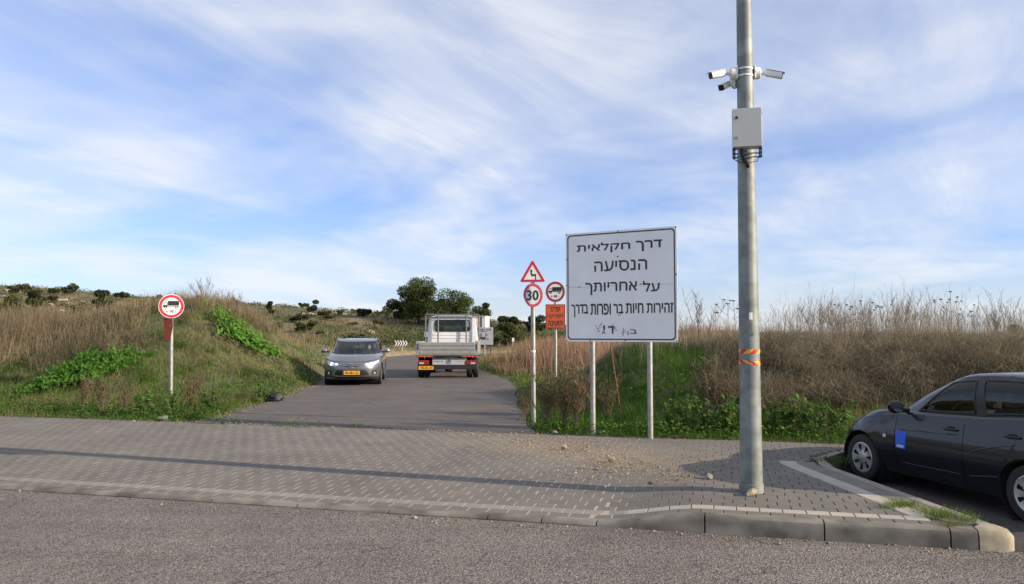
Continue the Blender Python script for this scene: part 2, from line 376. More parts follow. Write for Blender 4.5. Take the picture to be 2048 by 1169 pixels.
# the road in front
BAYE = [(4.17, 0.0), (3.14, 3.06), (2.98, 3.5)]          # (s, t) edge of the parking bay
def strip_mesh(name, pts_a, pts_b, m, parent=None, kind=None, zf=None, nsub=1):
    V = []; 
    for a, b in zip(pts_a, pts_b):
        for k in range(nsub + 1):
            f = k / nsub; x, y = a[0] + (b[0] - a[0]) * f, a[1] + (b[1] - a[1]) * f; V.append((x, y, zf(x, y)))
    n = nsub + 1; F = [(i * n + k, i * n + k + 1, (i + 1) * n + k + 1, (i + 1) * n + k) for i in range(len(pts_a) - 1) for k in range(nsub)]
    o = mesh_np(name, V, F, m, parent, True)
    if kind: tag(o, kind=kind)
    return o
A = [XY(s, -60) for s in (-160, -40, 40, 160)]; B = [XY(s, 0.06) for s in (-160, -40, 40, 160)]
strip_mesh('road', A, B, M_asphalt, kind='structure', zf=lambda x, y: ROADZ)
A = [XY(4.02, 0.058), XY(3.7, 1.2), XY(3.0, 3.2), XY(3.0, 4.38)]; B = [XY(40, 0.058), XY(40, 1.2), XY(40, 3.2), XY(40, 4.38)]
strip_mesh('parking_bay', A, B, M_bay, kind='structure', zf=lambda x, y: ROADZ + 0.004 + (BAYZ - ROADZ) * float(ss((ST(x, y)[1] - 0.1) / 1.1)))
# the farm road
def resample(L, n):
    d = np.r_[0, np.cumsum(np.hypot(*np.diff(L, axis=0).T))]; u = np.linspace(0, d[-1], n)
    k = np.stack([np.interp(u, d, L[:, 0]), np.interp(u, d, L[:, 1])], -1)
    for _ in range(3): k[1:-1] = (k[:-2] + 2 * k[1:-1] + k[2:]) / 4
    return k
LL, RR = resample(LEFT, 160), resample(RIGHT, 160)
wob = 0.06 * np.sin(np.arange(160) * 2.1) + 0.05 * np.sin(np.arange(160) * 0.77)
LL[:, 0] -= wob; RR[:, 0] += 0.7 * wob[::-1]
LL[0], RR[0] = XY(-7.32, BACK - 0.03), XY(-0.9, BACK - 0.03)
strip_mesh('farm_road', LL, RR, M_asphalt2, kind='structure', zf=lambda x, y: float(road_z(x, y)) + 0.002, nsub=8)

# ------------------------------------------------------------------ the pavement, stone by stone
M_sand = mat('joint_sand', (0.33, 0.30, 0.25), 0.95, var=0.25, scale=20)
def paver_mat():
    m = bpy.data.materials.new('paver_concrete'); m.use_nodes = True; t = m.node_tree; p = t.nodes['Principled BSDF']; p.inputs['Roughness'].default_value = 0.9; p.inputs['Specular IOR Level'].default_value = 0.3
    a = N(t, 'ShaderNodeAttribute', attribute_name='Col').outputs['Color']; g = N(t, 'ShaderNodeNewGeometry').outputs['Position']
    def noise(sc, det, ro=0.6):
        n = N(t, 'ShaderNodeTexNoise'); n.inputs['Scale'].default_value = sc; n.inputs['Detail'].default_value = det; n.inputs['Roughness'].default_value = ro; t.links.new(g, n.inputs['Vector']); return n.outputs[0]
    c = mixc(t, 1.0, a, ramp(t, noise(0.8, 7), [(0.3, (0.84, 0.84, 0.85)), (0.7, (1.14, 1.13, 1.11))]), 'MULTIPLY')
    c = mixc(t, 1.0, c, ramp(t, noise(60, 3), [(0.3, (0.86, 0.86, 0.86)), (0.7, (1.12, 1.12, 1.12))]), 'MULTIPLY')
    # sandy dirt washed over the stones from the verge
    sep = N(t, 'ShaderNodeSeparateXYZ'); t.links.new(g, sep.inputs[0])
    dx = mathn(t, 'MULTIPLY', mathn(t, 'SUBTRACT', sep.outputs[0], 0.95), 0.46); dy = mathn(t, 'MULTIPLY', mathn(t, 'SUBTRACT', mathn(t, 'ADD', sep.outputs[1], mathn(t, 'MULTIPLY', sep.outputs[0], 0.75)), 11.4), 0.62)
    r2 = mathn(t, 'SQRT', mathn(t, 'ADD', mathn(t, 'MULTIPLY', dx, dx), mathn(t, 'MULTIPLY', dy, dy)))
    f = mathn(t, 'ADD', mathn(t, 'SUBTRACT', 1.05, r2), mathn(t, 'MULTIPLY', mathn(t, 'SUBTRACT', noise(2.6, 8, 0.7), 0.5), 2.2), True)
    c = mixc(t, mathn(t, 'MULTIPLY', f, 0.75), c, (0.25, 0.20, 0.14))
    st = ramp(t, noise(1.6, 8, 0.7), [(0.60, (0, 0, 0)), (0.72, (1, 1, 1))]); c = mixc(t, mathn(t, 'MULTIPLY', st, 0.35), c, (0.12, 0.105, 0.09))
    t.links.new(c, p.inputs['Base Color']); b = N(t, 'ShaderNodeBump'); b.inputs['Strength'].default_value = 0.25; b.inputs['Distance'].default_value = 0.002; t.links.new(noise(140, 3), b.inputs['Height']); t.links.new(b.outputs[0], p.inputs['Normal']); return m
M_paver = paver_mat()
M_kerb = mat('kerb_concrete', (0.215, 0.2, 0.172), 0.9, var=0.0, col2=(0.085, 0.08, 0.07), detail=10, stops=(0.36, 0.62), scale=3.2, bump=0.004, bscale=45)
M_curbcorner = mat('worn_kerb_paint', (0.34, 0.30, 0.21), 0.85, col2=(0.19, 0.17, 0.13), scale=9, bump=0.003, bscale=60)
s_list = np.r_[np.linspace(-45, 0.6, 60), np.linspace(0.75, 1.9, 8), np.linspace(2.2, 30, 20)]
base_a, base_b = [], []
P_rows = []
tl = np.r_[np.linspace(0.1, 2.7, 9), BACK + 0.01]
V, F = [], []
nT = len(tl)
for s in s_list:
    for t in tl:
        tt = t
        if s > 2.9 and t < 4.3: tt = max(t, 0.1)
        x, y = XY(s, tt); V.append((x, y, float(pave_z(s, tt)) - 0.0022 - 0.014 * float(ss((s - 0.6) / 1.4))))
def bay_s(t): return np.interp(t, [0, 3.06, 3.5, 3.9, 4.3], [4.17, 3.14, 3.12, 3.24, 3.5])
idx = lambda i, j: i * nT + j
for i in range(len(s_list) - 1):
    for j in range(nT - 1):
        sc = (s_list[i] + s_list[i + 1]) / 2; tcn = (tl[j] + tl[j + 1]) / 2
        if s_list[i + 1] > bay_s(tl[j + 1]) and tl[j] < 4.3: continue
        F.append((idx(i, j), idx(i + 1, j), idx(i + 1, j + 1), idx(i, j + 1)))
pavement = mesh_np('pavement', V, F, M_sand, smooth=True); tag(pavement, kind='structure')
# sheet that carries the pavers beside and behind the bay
def quad_sheet(name, sts, m, parent, z=-0.016):
    return mesh_np(name, [(*XY(s, t), z) for s, t in sts], [tuple(range(len(sts)))], m, parent)
quad_sheet('sand_bed', [(2.15, 0.1), (4.12, 0.1), (3.1, 3.06), (3.08, 3.5), (3.2, 3.9), (3.46, 4.32), (30, 4.32), (30, 5.11), (2.15, 5.11)], mat('dark_joint_soil', (0.09, 0.08, 0.06), 0.95), pavement, -0.014)

PL, PWD, CH, GAP = 0.2, 0.155, 0.004, 0.0085
def paver_geo(l, w):
    a, b = l / 2 - GAP / 2, w / 2 - 0.0008
    v = [(-a, -b, -0.03), (a, -b, -0.03), (a, b, -0.03), (-a, b, -0.03), (-a, -b, -0.003), (a, -b, -0.003), (a, b, -0.003), (-a, b, -0.003),
         (-a + CH, -b + 0.002, 0), (a - CH, -b + 0.002, 0), (a - CH, b - 0.002, 0), (-a + CH, b - 0.002, 0)]
    f = [(0, 1, 5, 4), (1, 2, 6, 5), (2, 3, 7, 6), (3, 0, 4, 7), (4, 5, 9, 8), (5, 6, 10, 9), (6, 7, 11, 10), (7, 4, 8, 11), (8, 9, 10, 11)]
    return np.array(v), np.array(f)
PV, PF = paver_geo(PL, PWD)
GREY = np.array([0.150, 0.140, 0.128]); PALE = np.array([0.36, 0.335, 0.295])
variants = {}
for kind, c0 in (('paver', GREY), ('pale_paver', PALE)):
    for k in range(6):
        me = bpy.data.meshes.new(kind); me.from_pydata([tuple(v) for v in PV], [], [tuple(f) for f in PF])
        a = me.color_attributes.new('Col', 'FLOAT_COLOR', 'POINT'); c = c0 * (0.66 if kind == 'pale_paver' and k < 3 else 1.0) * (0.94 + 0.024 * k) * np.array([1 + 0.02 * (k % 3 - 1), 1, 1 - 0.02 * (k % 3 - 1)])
        a.data.foreach_set('color', np.tile(np.r_[c, 1], len(PV)).astype(np.float32)); me.materials.append(M_paver); variants[kind, k] = me
cells = []
nrow = int((BACK - 0.15) / PWD) + 1
for r in range(nrow):
    t = 0.15 + (r + 0.5) * PWD
    for i in range(-115, 60):
        s = (i + 0.5 * (r % 2)) * PL + 0.013 * math.sin(r * 1.7)
        if t < 4.45 and s > bay_s(t) - (0.44 if t < 3.3 else 0.14): continue
        if s > 11: continue
        x, y = XY(s, t); pxl = abs(x / y) if y > 1 else 9
        cells.append((s, t, r, x, y, pxl < 0.66))
order = sorted([c for c in cells if c[5]], key=lambda c: math.hypot(c[3], c[4]))
chosen = set(id(c) for c in order[:300])
bigV, bigF, bigC = [], [], []
rz = math.atan2(UY, UX); cr, sr = math.cos(rz), math.sin(rz)
for c in cells:
    s, t, r, x, y, _ = c
    e = 0.02; z = float(pave_z(s, t)); gs = (float(pave_z(s + e, t)) - z) / e; gt = (float(pave_z(s, t + e)) - z) / e
    z += rng.normal(0, 0.0004); gs += rng.normal(0, 0.003); gt += rng.normal(0, 0.002)
    kind = 'pale_paver' if r == 1 else 'paver'; k = int(rng.integers(6))
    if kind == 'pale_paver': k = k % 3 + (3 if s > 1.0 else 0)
    if id(c) in chosen:
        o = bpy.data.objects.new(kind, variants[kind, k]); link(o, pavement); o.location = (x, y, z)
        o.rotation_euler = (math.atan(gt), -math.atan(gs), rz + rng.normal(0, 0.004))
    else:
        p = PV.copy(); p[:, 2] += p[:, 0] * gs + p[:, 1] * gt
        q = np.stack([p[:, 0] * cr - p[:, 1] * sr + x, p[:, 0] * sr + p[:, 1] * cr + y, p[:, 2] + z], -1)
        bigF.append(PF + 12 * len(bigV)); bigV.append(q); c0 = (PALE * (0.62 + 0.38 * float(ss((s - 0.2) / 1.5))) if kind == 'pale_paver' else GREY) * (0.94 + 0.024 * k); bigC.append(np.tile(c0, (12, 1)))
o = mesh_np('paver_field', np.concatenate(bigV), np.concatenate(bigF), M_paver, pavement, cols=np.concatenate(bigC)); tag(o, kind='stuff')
# edging along the bay: pale course, grey course, flush kerb
def edging(name, d0, d1, m, z, tlo=0.13, thi=3.42, n=14, segs=None):
    cuts = np.linspace(tlo, thi, n + 1); out = []
    for a, b in zip(cuts[:-1], cuts[1:]):
        mb = MB(); g = 0.004
        q = [(bay_s(a + g) - d0, a + g), (bay_s(a + g) - d1, a + g), (bay_s(b - g) - d1, b - g), (bay_s(b - g) - d0, b - g)]
        vs = [(*XY(s, t), zz) for zz in (z - 0.4, z) for s, t in q]
        mb.add(vs, [(3, 2, 1, 0), (4, 5, 6, 7), (0, 1, 5, 4), (1, 2, 6, 5), (2, 3, 7, 6), (3, 0, 4, 7)])
        out.append(mb.build(name, m, pavement, bevel=0.005))
    return out
M_paleband = mat('pale_concrete', (0.36, 0.335, 0.295), 0.9, var=0.12, scale=6, bump=0.002, bscale=120)
M_greyband = mat('grey_concrete', (0.165, 0.152, 0.136), 0.9, var=0.18, scale=5, bump=0.003, bscale=90)
M_kerb2 = mat('bay_kerb_concrete', (0.23, 0.215, 0.19), 0.9, var=0.15, scale=4, bump=0.003, bscale=90)
edging('pale_paver', 0.54, 0.34, M_paleband, 0.004, 0.45, 3.30, 15)
edging('edge_paver', 0.335, 0.125, M_greyband, 0.002, 0.30, 3.30, 16)
edging('kerb_stone', 0.12, 0.0, M_kerb2, 0.005, 0.16, 4.28, 6)
# kerb stones along the road
def kerb_top(s): return float(pave_z(s, 0.0)) + 0.004
def kerb_stone(s0, s1, m=M_kerb, extra=0.0):
    g = 0.006; secs = []
    for s in np.linspace(s0 + g, s1 - g, 5):
        zt = kerb_top(s); jt = rng.normal(0, 0.002)
        prof = [(0.0, -0.4), (0.0, max(ROADZ + 0.01, zt - 0.05)), (0.012 + jt, zt - 0.016), (0.035 + jt, zt), (0.148, zt), (0.148, -0.4)]
        secs.append([(*XY(s, t), z) for t, z in prof])
    mb = MB(); n = 6
    mb.add([p for q in secs for p in q], [(i * n + j, i * n + (j + 1) % n, (i + 1) * n + (j + 1) % n, (i + 1) * n + j) for i in range(4) for j in range(n)] + [tuple(range(n)), tuple(range(4 * n, 5 * n))[::-1]])
    return mb.build('kerb_stone', m, pavement, smooth=35)
joints = [3.885, 3.68, 2.72, 1.74, 0.785, 0.277, -0.24, -1.24] + [-1.24 - 0.985 * k for k in range(1, 24)]
for a, b in zip(joints[1:], joints[:-1]): kerb_stone(a, b)
# rounded corner stone
mb = MB(); base = [(3.89, 0.0), (4.02, 0.0), (4.10, 0.02), (4.155, 0.06), (4.17, 0.12), (4.10, 0.30), (3.98, 0.30), (3.89, 0.15)]
ins = [(3.89, 0.03), (4.01, 0.035), (4.075, 0.05), (4.115, 0.085), (4.13, 0.13), (4.075, 0.295), (3.985, 0.295), (3.895, 0.148)]
mb.add([(*XY(s, t), -0.4) for s, t in base] + [(*XY(s, t), -0.045) for s, t in base] + [(*XY(s, t), 0.006) for s, t in ins],
       [(k, (k + 1) % 8, 8 + (k + 1) % 8, 8 + k) for k in range(8)] + [(8 + k, 8 + (k + 1) % 8, 16 + (k + 1) % 8, 16 + k) for k in range(8)] + [tuple(range(16, 24))])
o = mb.build('kerb_stone', M_curbcorner, pavement, smooth=50); o['label'] = 'rounded yellowish corner stone of the kerb'

for a, b in [(3.46, 3.9), (3.9, 4.88), (4.88, 5.86), (5.86, 6.84), (6.84, 7.8), (7.8, 8.8)]:
    mb = MB(); q = [(a + 0.004, 4.31), (b - 0.004, 4.31), (b - 0.004, 4.43), (a + 0.004, 4.43)]
    mb.add([(*XY(s, t), zz) for zz in (-0.4, 0.006) for s, t in q], [(3, 2, 1, 0), (4, 5, 6, 7), (0, 1, 5, 4), (1, 2, 6, 5), (2, 3, 7, 6), (3, 0, 4, 7)])
    mb.build('kerb_stone', M_kerb2, pavement, bevel=0.012)

# ------------------------------------------------------------------ signs
M_zinc = mat('galvanised_steel', (0.40, 0.40, 0.385), 0.55, 0.6, col2=(0.26, 0.265, 0.26), scale=14, bump=0.001, bscale=50)
M_pole = mat('weathered_zinc_pole', (0.235, 0.265, 0.255), 0.6, 0.3, col2=(0.15, 0.17, 0.168), scale=7, bump=0.0015, bscale=30, detail=9, stops=(0.38, 0.62))
M_swhite = mat('sign_white', (0.74, 0.74, 0.72), 0.4, var=0.05, scale=4)
M_sboard = mat('board_white', (0.82, 0.83, 0.83), 0.4, var=0.06, scale=2.5, detail=9)
M_sgrey = mat('board_dull', (0.42, 0.44, 0.45), 0.5, var=0.05)
M_sred = mat('sign_red', (0.50, 0.018, 0.045), 0.42, var=0.08, scale=5)
M_sredf = mat('sign_red_faded', (0.58, 0.075, 0.12), 0.5, var=0.1, scale=5)
M_black = mat('sign_black', (0.015, 0.015, 0.016), 0.5)
M_ink = mat('faded_ink', (0.035, 0.035, 0.037), 0.6, var=0.3, scale=20)
M_orange = mat('faded_orange', (0.62, 0.10, 0.03), 0.6, var=0.15, scale=7)
M_rust = mat('rust_red_plate', (0.34, 0.065, 0.03), 0.7, col2=(0.2, 0.045, 0.025), scale=9, bump=0.002)
M_dark = mat('black_plastic', (0.018, 0.018, 0.019), 0.5)
M_scrap = mat('peeled_film', (0.33, 0.33, 0.34), 0.7, var=0.3, scale=30)

def disc(r0, r1, n=48, sx=1.0, cx=0, cz=0, bend=None):
    # ring of points in the sign's plane, r0 may be 0
    def pt(r, k):
        a = 2 * math.pi * k / n; return (cx + r * math.cos(a) * sx, 0, cz + r * math.sin(a))
    if r0 == 0: return [pt(r1, k) for k in range(n)], [tuple(range(n))]
    return [pt(r0, k) for k in range(n)] + [pt(r1, k) for k in range(n)], [(k, (k + 1) % n, n + (k + 1) % n, n + k) for k in range(n)]
def flat(name, geo, m, parent, y, x=0, z=0, th=0.0008):
    vs, fs = geo; mb = MB(); mb.add([(v[0] + x, y, v[2] + z) for v in vs], fs)
    return mb.build(name, m, parent)
def rect(x0, x1, z0, z1): return [(x0, 0, z0), (x1, 0, z0), (x1, 0, z1), (x0, 0, z1)], [(0, 1, 2, 3)]
def poly(ps): return [(p[0], 0, p[1]) for p in ps], [tuple(range(len(ps)))]
def merge(*gs):
    v, f = [], []
    for a, b in gs: f += [tuple(i + len(v) for i in q) for q in b]; v += a
    return v, f
def scale_geo(g, r, x=0, z=0): return [(p[0] * r + x, 0, p[2] * r + z) for p in g[0]], g[1]
TRUCK = merge(rect(-0.27, 0.60, 0.07, 0.45), rect(-0.30, 0.60, -0.02, 0.035), poly([(-0.66, -0.06), (-0.30, -0.06), (-0.30, 0.10), (-0.64, 0.10)]),
              poly([(-0.60, 0.10), (-0.57, 0.10), (-0.50, 0.30), (-0.53, 0.30)]), rect(-0.53, -0.30, 0.28, 0.32), rect(-0.34, -0.30, 0.10, 0.30),
              disc(0.06, 0.115, 20, cx=-0.44, cz=-0.08), disc(0.06, 0.115, 20, cx=0.38, cz=-0.08))
def post(parent, h, r=0.03, m=None, x=0, y=0.06, z0=-0.3, n=16):
    mb = MB(); mb.tube([(x, y, z0), (x, y, h)], r, n); return mb.build('post', m or M_zinc, parent, smooth=50)
def round_plate(parent, z, r, red, sx=1.0, dent=0.0, y=0.0):
    mb = MB(); n = 48
    def P(rr, k, yy):
        a = 2 * math.pi * k / n; x, zz = rr * math.cos(a) * sx, rr * math.sin(a)
        return (x, yy, zz)
    mb.add([P(r, k, y) for k in range(n)] + [P(r, k, y + 0.004) for k in range(n)], [tuple(range(n)), tuple(range(n, 2 * n))[::-1]] + [(k, n + k, n + (k + 1) % n, (k + 1) % n) for k in range(n)])
    pl = mb.build('plate', M_swhite, parent, loc=(0, 0, z))
    flat('red_ring', disc(r * 0.74, r * 0.955, sx=sx), red, pl, y - 0.0025)
    for zz in (-0.45, 0.45):
        b = MB(); b.box((0, 0.03, zz * r), (0.09, 0.05, 0.035)); b.build('clamp', M_zinc, pl)
    return pl
def truck_face(pl, r, ink=M_black):
    flat('truck_symbol', scale_geo(TRUCK, r), ink, pl, -0.003)
    lettering('lettering', '10', ink, pl, h=0.25 * r, loc=(0.03 * r, -0.003, -0.42 * r), bold=0.03)
    lettering('lettering', '\u05dd', ink, pl, h=0.13 * r, loc=(-0.33 * r, -0.003, -0.44 * r), bold=0.02)
    lettering('lettering', '\u05d5', ink, pl, h=0.13 * r, loc=(0.33 * r, -0.003, -0.44 * r), bold=0.02)

def place(px, d, name, label, cat, facing=0.0, lean=(0, 0), group=None, z=None):
    p = D(px, 700, d); z0 = gz(p.x, p.y) if z is None else z
    t = thing(name, label, cat, (p.x, p.y, z0), rot=(lean[1], lean[0], facing), group=group); t['z0'] = z0; return t
def hz(t, px, py): return D(px, py, t.location.y).z - t.location.z

# no-lorries sign on the left bank
t = place(344, 18.9, 'traffic_sign', 'round red-ringed no-lorries sign with folded rust-red plate on left grass bank', 'traffic sign', facing=R(24), lean=(R(-0.9), 0), group='no-lorries signs')
zc = hz(t, 341, 613); rr = 0.285
post(t, zc + 0.1, 0.045); pl = round_plate(t, zc, rr, M_sred); truck_face(pl, rr)
mb = MB(); zt = zc - 0.29
q = [(-0.17, zt), (-0.005, zt + 0.01), (0.03, zt + 0.01), (0.035, zt - 0.20), (-0.02, zt - 0.52), (-0.15, zt - 0.53)]
vs = [(x, -0.002 + (0.12 if i in (0, 5) else 0.0), z) for i, (x, z) in enumerate(q)]; vs = vs + [(x, y + 0.004, z) for x, y, z in vs]; n = 6
mb.add(vs, [tuple(range(n)), tuple(range(n, 2 * n))[::-1]] + [(k, n + k, n + (k + 1) % n, (k + 1) % n) for k in range(n)])
pp = mb.build('folded_plate', M_rust, t, smooth=20)

# bend + 30 sign
t = place(1067, 13.9, 'traffic_sign', 'bend warning triangle above bent faded 30 sign on one grey post by right kerb', 'traffic sign', facing=R(-3), lean=(R(-0.3), 0), z=0.0)
z30, ztri = hz(t, 1068, 591), hz(t, 1066, 545)
post(t, ztri + 0.16, 0.04)
tw = 0.235
def tri(w, cr, n=6):
    h = w * math.sqrt(3); pts = []
    for (cx, cz, a0) in ((0, h * 2 / 3 - 2 * cr, 30), (-w + cr * math.sqrt(3), -h / 3 + cr, 150), (w - cr * math.sqrt(3), -h / 3 + cr, 270)):
        for k in range(n + 1):
            a = R(a0 + 120 * k / n); pts.append((cx + cr * math.cos(a), cz + cr * math.sin(a)))
    return pts
tp = tri(tw, 0.02); mb = MB(); mb.prism(tp, 0.0, 0.004); pl = mb.build('plate', M_swhite, t, loc=(0, 0, ztri - 0.04))
def ring_between(a, b): n = len(a); return [(p[0], 0, p[1]) for p in a] + [(p[0], 0, p[1]) for p in b], [(k, (k + 1) % n, n + (k + 1) % n, n + k) for k in range(n)]
flat('red_border', ring_between(tri(tw * 0.965, 0.019), tri(tw * 0.66, 0.006)), M_sred, pl, -0.002)
flat('bend_arrow', poly([(0.045, -0.085), (0.062, -0.085), (0.062, 0.005), (0.052, 0.018), (0.005, 0.005), (-0.012, 0.025), (-0.012, 0.062), (0.004, 0.058), (-0.022, 0.10), (-0.05, 0.062), (-0.034, 0.062), (-0.036, 0.012), (-0.012, -0.025), (0.008, -0.028), (0.038, -0.018), (0.045, -0.028)][::-1]), M_black, pl, -0.002, z=-0.005)
# the 30 plate: pressed in on its lower left
n = 48; r = 0.185; vs, fs = [], []
def plate_pt(rr, k, y):
    a = 2 * math.pi * k / n; x, z = rr * math.cos(a) * 0.97, rr * math.sin(a) * 1.14
    if x < -0.05: x = -0.05 + (x + 0.05) * (0.93 - 0.25 * max(0, -z / 0.21))
    y += 0.05 * max(0, (-x - 0.06) / 0.1) ** 1.5 + 0.02 * max(0, x - 0.1)
    return (x, y, z)
mb = MB(); mb.add([plate_pt(r, k, 0) for k in range(n)] + [plate_pt(r * 0.3, k, 0) for k in range(n)] + [plate_pt(r, k, 0.004) for k in range(n)], [(k, (k + 1) % n, n + (k + 1) % n, n + k) for k in range(n)] + [tuple(range(n, 2 * n)), tuple(range(2 * n, 3 * n))[::-1]] + [(k, 2 * n + k, 2 * n + (k + 1) % n, (k + 1) % n) for k in range(n)])
pl = mb.build('plate', M_swhite, t, loc=(0, 0, z30)); pl['label'] = 'bent round plate with 30 in a faded ring'
mb = MB(); mb.add([plate_pt(r * 0.76, k, -0.002) for k in range(n)] + [plate_pt(r * 0.985, k, -0.002) for k in range(n)], [(k, (k + 1) % n, n + (k + 1) % n, n + k) for k in range(n)])
mb.build('red_ring', M_sredf, pl)
lettering('lettering', '30', M_black, pl, w=0.205, h=0.175, loc=(0.0, -0.004, 0), bold=0.015)
for zz in (-0.1, 0.1):
    b = MB(); b.box((0, 0.03, zz), (0.1, 0.05, 0.03)); b.build('clamp', M_zinc, pl)
zz = hz(t, 1067, 703); b = MB(); b.lathe([(0.0415, zz - 0.02), (0.0415, zz + 0.02)], 16, c=(0, 0.06, 0)); b.build('tape_band', M_swhite, t, smooth=60)

# no-lorries sign with the orange plate
t = place(1111, 24.0, 'traffic_sign', 'no-lorries sign above orange loading plate on post behind the bend sign', 'traffic sign', facing=R(-6), group='no-lorries signs')
zc = hz(t, 1110, 584); post(t, zc + 0.2, 0.045); pl = round_plate(t, zc, 0.325, mat('sign_red_dull', (0.33, 0.016, 0.04), 0.5), sx=0.93); truck_face(pl, 0.32)
z0, z1 = hz(t, 1110, 657), hz(t, 1110, 609)
mb = MB(); mb.box((0.0, -0.0, (z0 + z1) / 2), (0.60, 0.004, z1 - z0)); pl = mb.build('orange_plate', M_orange, t)
zc2, hh = (z0 + z1) / 2, z1 - z0
flat('plate_border', merge(rect(-0.29, 0.29, zc2 + hh / 2 - 0.022, zc2 + hh / 2 - 0.01), rect(-0.29, 0.29, zc2 - hh / 2 + 0.01, zc2 - hh / 2 + 0.022), rect(-0.29, -0.278, zc2 - hh / 2 + 0.022, zc2 + hh / 2 - 0.022), rect(0.278, 0.29, zc2 - hh / 2 + 0.022, zc2 + hh / 2 - 0.022)), mat('border_brown', (0.12, 0.02, 0.01), 0.6), pl, -0.0035)
for wd, k, w in (('טרפ', 1, 0.26), ('הקירפל', 0, 0.5), ('הניעטו', -1, 0.44)):
    lettering('lettering', wd, M_ink, pl, w=w, h=0.15 if k == 1 else 0.155, loc=(0, -0.0035, zc2 + k * 0.215), bold=0.012)

# the large farm-road board
t = thing('road_board', 'large white board with black Hebrew lines on two posts beside lamp pole', 'sign board', rz=0)
pL, pR = G(1186, 869), G(1301, 877.5); mid = (pL + pR) / 2
t.location = (mid.x, mid.y, 0); yaw = math.atan2(pR.y - pL.y, pR.x - pL.x); t.rotation_euler = (0, 0, yaw)
BW, BH = 1.865, 1.735; zb = D(1245, 684, mid.y).z; zc = zb + BH / 2
half = (pR - pL).length / 2
bx = (D(1243, 570, mid.y).x - mid.x)
for sx in (-half, half): post(t, zb + BH - 0.1, 0.041, x=sx, y=0.0, z0=-0.3)
board_y = -0.075
b0 = MB(); b0.box((bx, board_y, zc + 0.13), (BW, 0.006, BH - 0.26 - 0.0)); 
zsplit = zc + 0.0
mb = MB(); mb.box((bx, board_y, (zc - BH / 2 + zc - 0.002) / 2), (BW, 0.006, BH / 2 - 0.002)); brd = mb.build('lower_panel', M_sboard, t)
mb = MB(); mb.box((bx, board_y, (zc + BH / 2 + zc + 0.002) / 2), (BW, 0.006, BH / 2 - 0.002)); up = mb.build('upper_panel', M_sboard, t)
for zz in (-0.6, 0.0, 0.6):
    b = MB(); b.box((bx, -0.052, zc + zz), (BW * 0.96, 0.034, 0.05)); b.build('rail', M_zinc, t)
def rrect(w, h, r, n=6):
    pts = []
    for cx, cz, a0 in ((w / 2 - r, h / 2 - r, 0), (-w / 2 + r, h / 2 - r, 90), (-w / 2 + r, -h / 2 + r, 180), (w / 2 - r, -h / 2 + r, 270)):
        for k in range(n + 1): a = R(a0 + 90 * k / n); pts.append((cx + r * math.cos(a), cz + r * math.sin(a)))
    return pts
fy = board_y - 0.0045
flat('black_border', ring_between(rrect(BW - 0.055, BH - 0.055, 0.06), rrect(BW - 0.095, BH - 0.095, 0.05)), M_ink, t, fy, x=bx, z=zc)
def bpt(px, py):                                       # photo position on the board
    f = (px - 1131) / (1355 - 1131); top = 469 + (457 - 469) * f; bot = 685.5 + (680 - 685.5) * f
    return bx + (f - 0.5) * BW * 1.0, zc + BH / 2 - (py - top) / (bot - top) * BH
def btext(s, x0, x1, y0, y1, bold):
    a, z0 = bpt((x0 + x1) / 2, y0); _, z1 = bpt((x0 + x1) / 2, y1); xa, _ = bpt(x0, y0); xb, _ = bpt(x1, y0)
    return lettering('lettering', s, M_ink, t, w=xb - xa, h=z0 - z1, loc=(a, fy, (z0 + z1) / 2), bold=bold)
btext('ךרד', 1277, 1327, 484, 504, 0.022); btext('תיאלקח', 1155, 1265, 487, 507, 0.022)
btext('העיסנה', 1192, 1298, 523, 543, 0.010)
btext('לע', 1290, 1322, 563, 583, 0.014); btext('ךתוירחא', 1173, 1278, 566, 590, 0.014)
btext('תוריהז', 1297, 1347, 606, 624, 0.013); btext('תויח', 1256, 1290, 607, 626, 0.013); btext('ר\u05d1\u05b5'[:1] + '\u05d1', 1231, 1250, 609, 627, 0.013)
btext('תורפו', 1184, 1225, 609, 630, 0.013); btext('ךרדב', 1143, 1178, 611, 636, 0.013)
for px in (1241, 1245):
    x, z = bpt(px, 630.5); flat('vowel_dot', disc(0, 0.009, 10), M_ink, t, fy, x=x, z=z)
btext('!', 1210, 1213, 651, 667, 0.02); btext('\u05d3', 1220, 1232, 653, 667, 0.02); btext('\u05d1', 1264, 1277, 658, 666, 0.015)
# shreds of peeled film
r2 = random.Random(5)
for k in range(26):
    px, py = r2.choice([(1200, 652), (1204, 662), (1226, 650), (1232, 655), (1246, 664), (1254, 664), (1262, 666), (1195, 660)]); px += r2.uniform(-7, 7); py += r2.uniform(-6, 6)
    x, z = bpt(px, py); a = r2.uniform(0.5, 1.6); l, w = r2.uniform(0.02, 0.055), r2.uniform(0.004, 0.012)
    dx, dz = math.cos(a) * l, math.sin(a) * l
    flat('film_shred', poly([(-dx, -dz), (w, -w), (dx, dz), (-w * 0.6, w)]), M_scrap, t, fy - 0.0003 * k / 26, x=x, z=z)
for px, py in ((1132, 470), (1354, 459), (1241, 462), (1131, 521), (1131, 573), (1353, 550), (1240, 515), (1160, 576), (1286, 569), (1182, 683), (1254, 680), (1356, 678), (1132, 684)):
    x, z = bpt(px, py); flat('rivet', disc(0, 0.011, 10), M_dark, t, fy - 0.001, x=min(max(x, bx - BW / 2 + 0.012), bx + BW / 2 - 0.012), z=min(max(z, zc - BH / 2 + 0.012), zc + BH / 2 - 0.012))

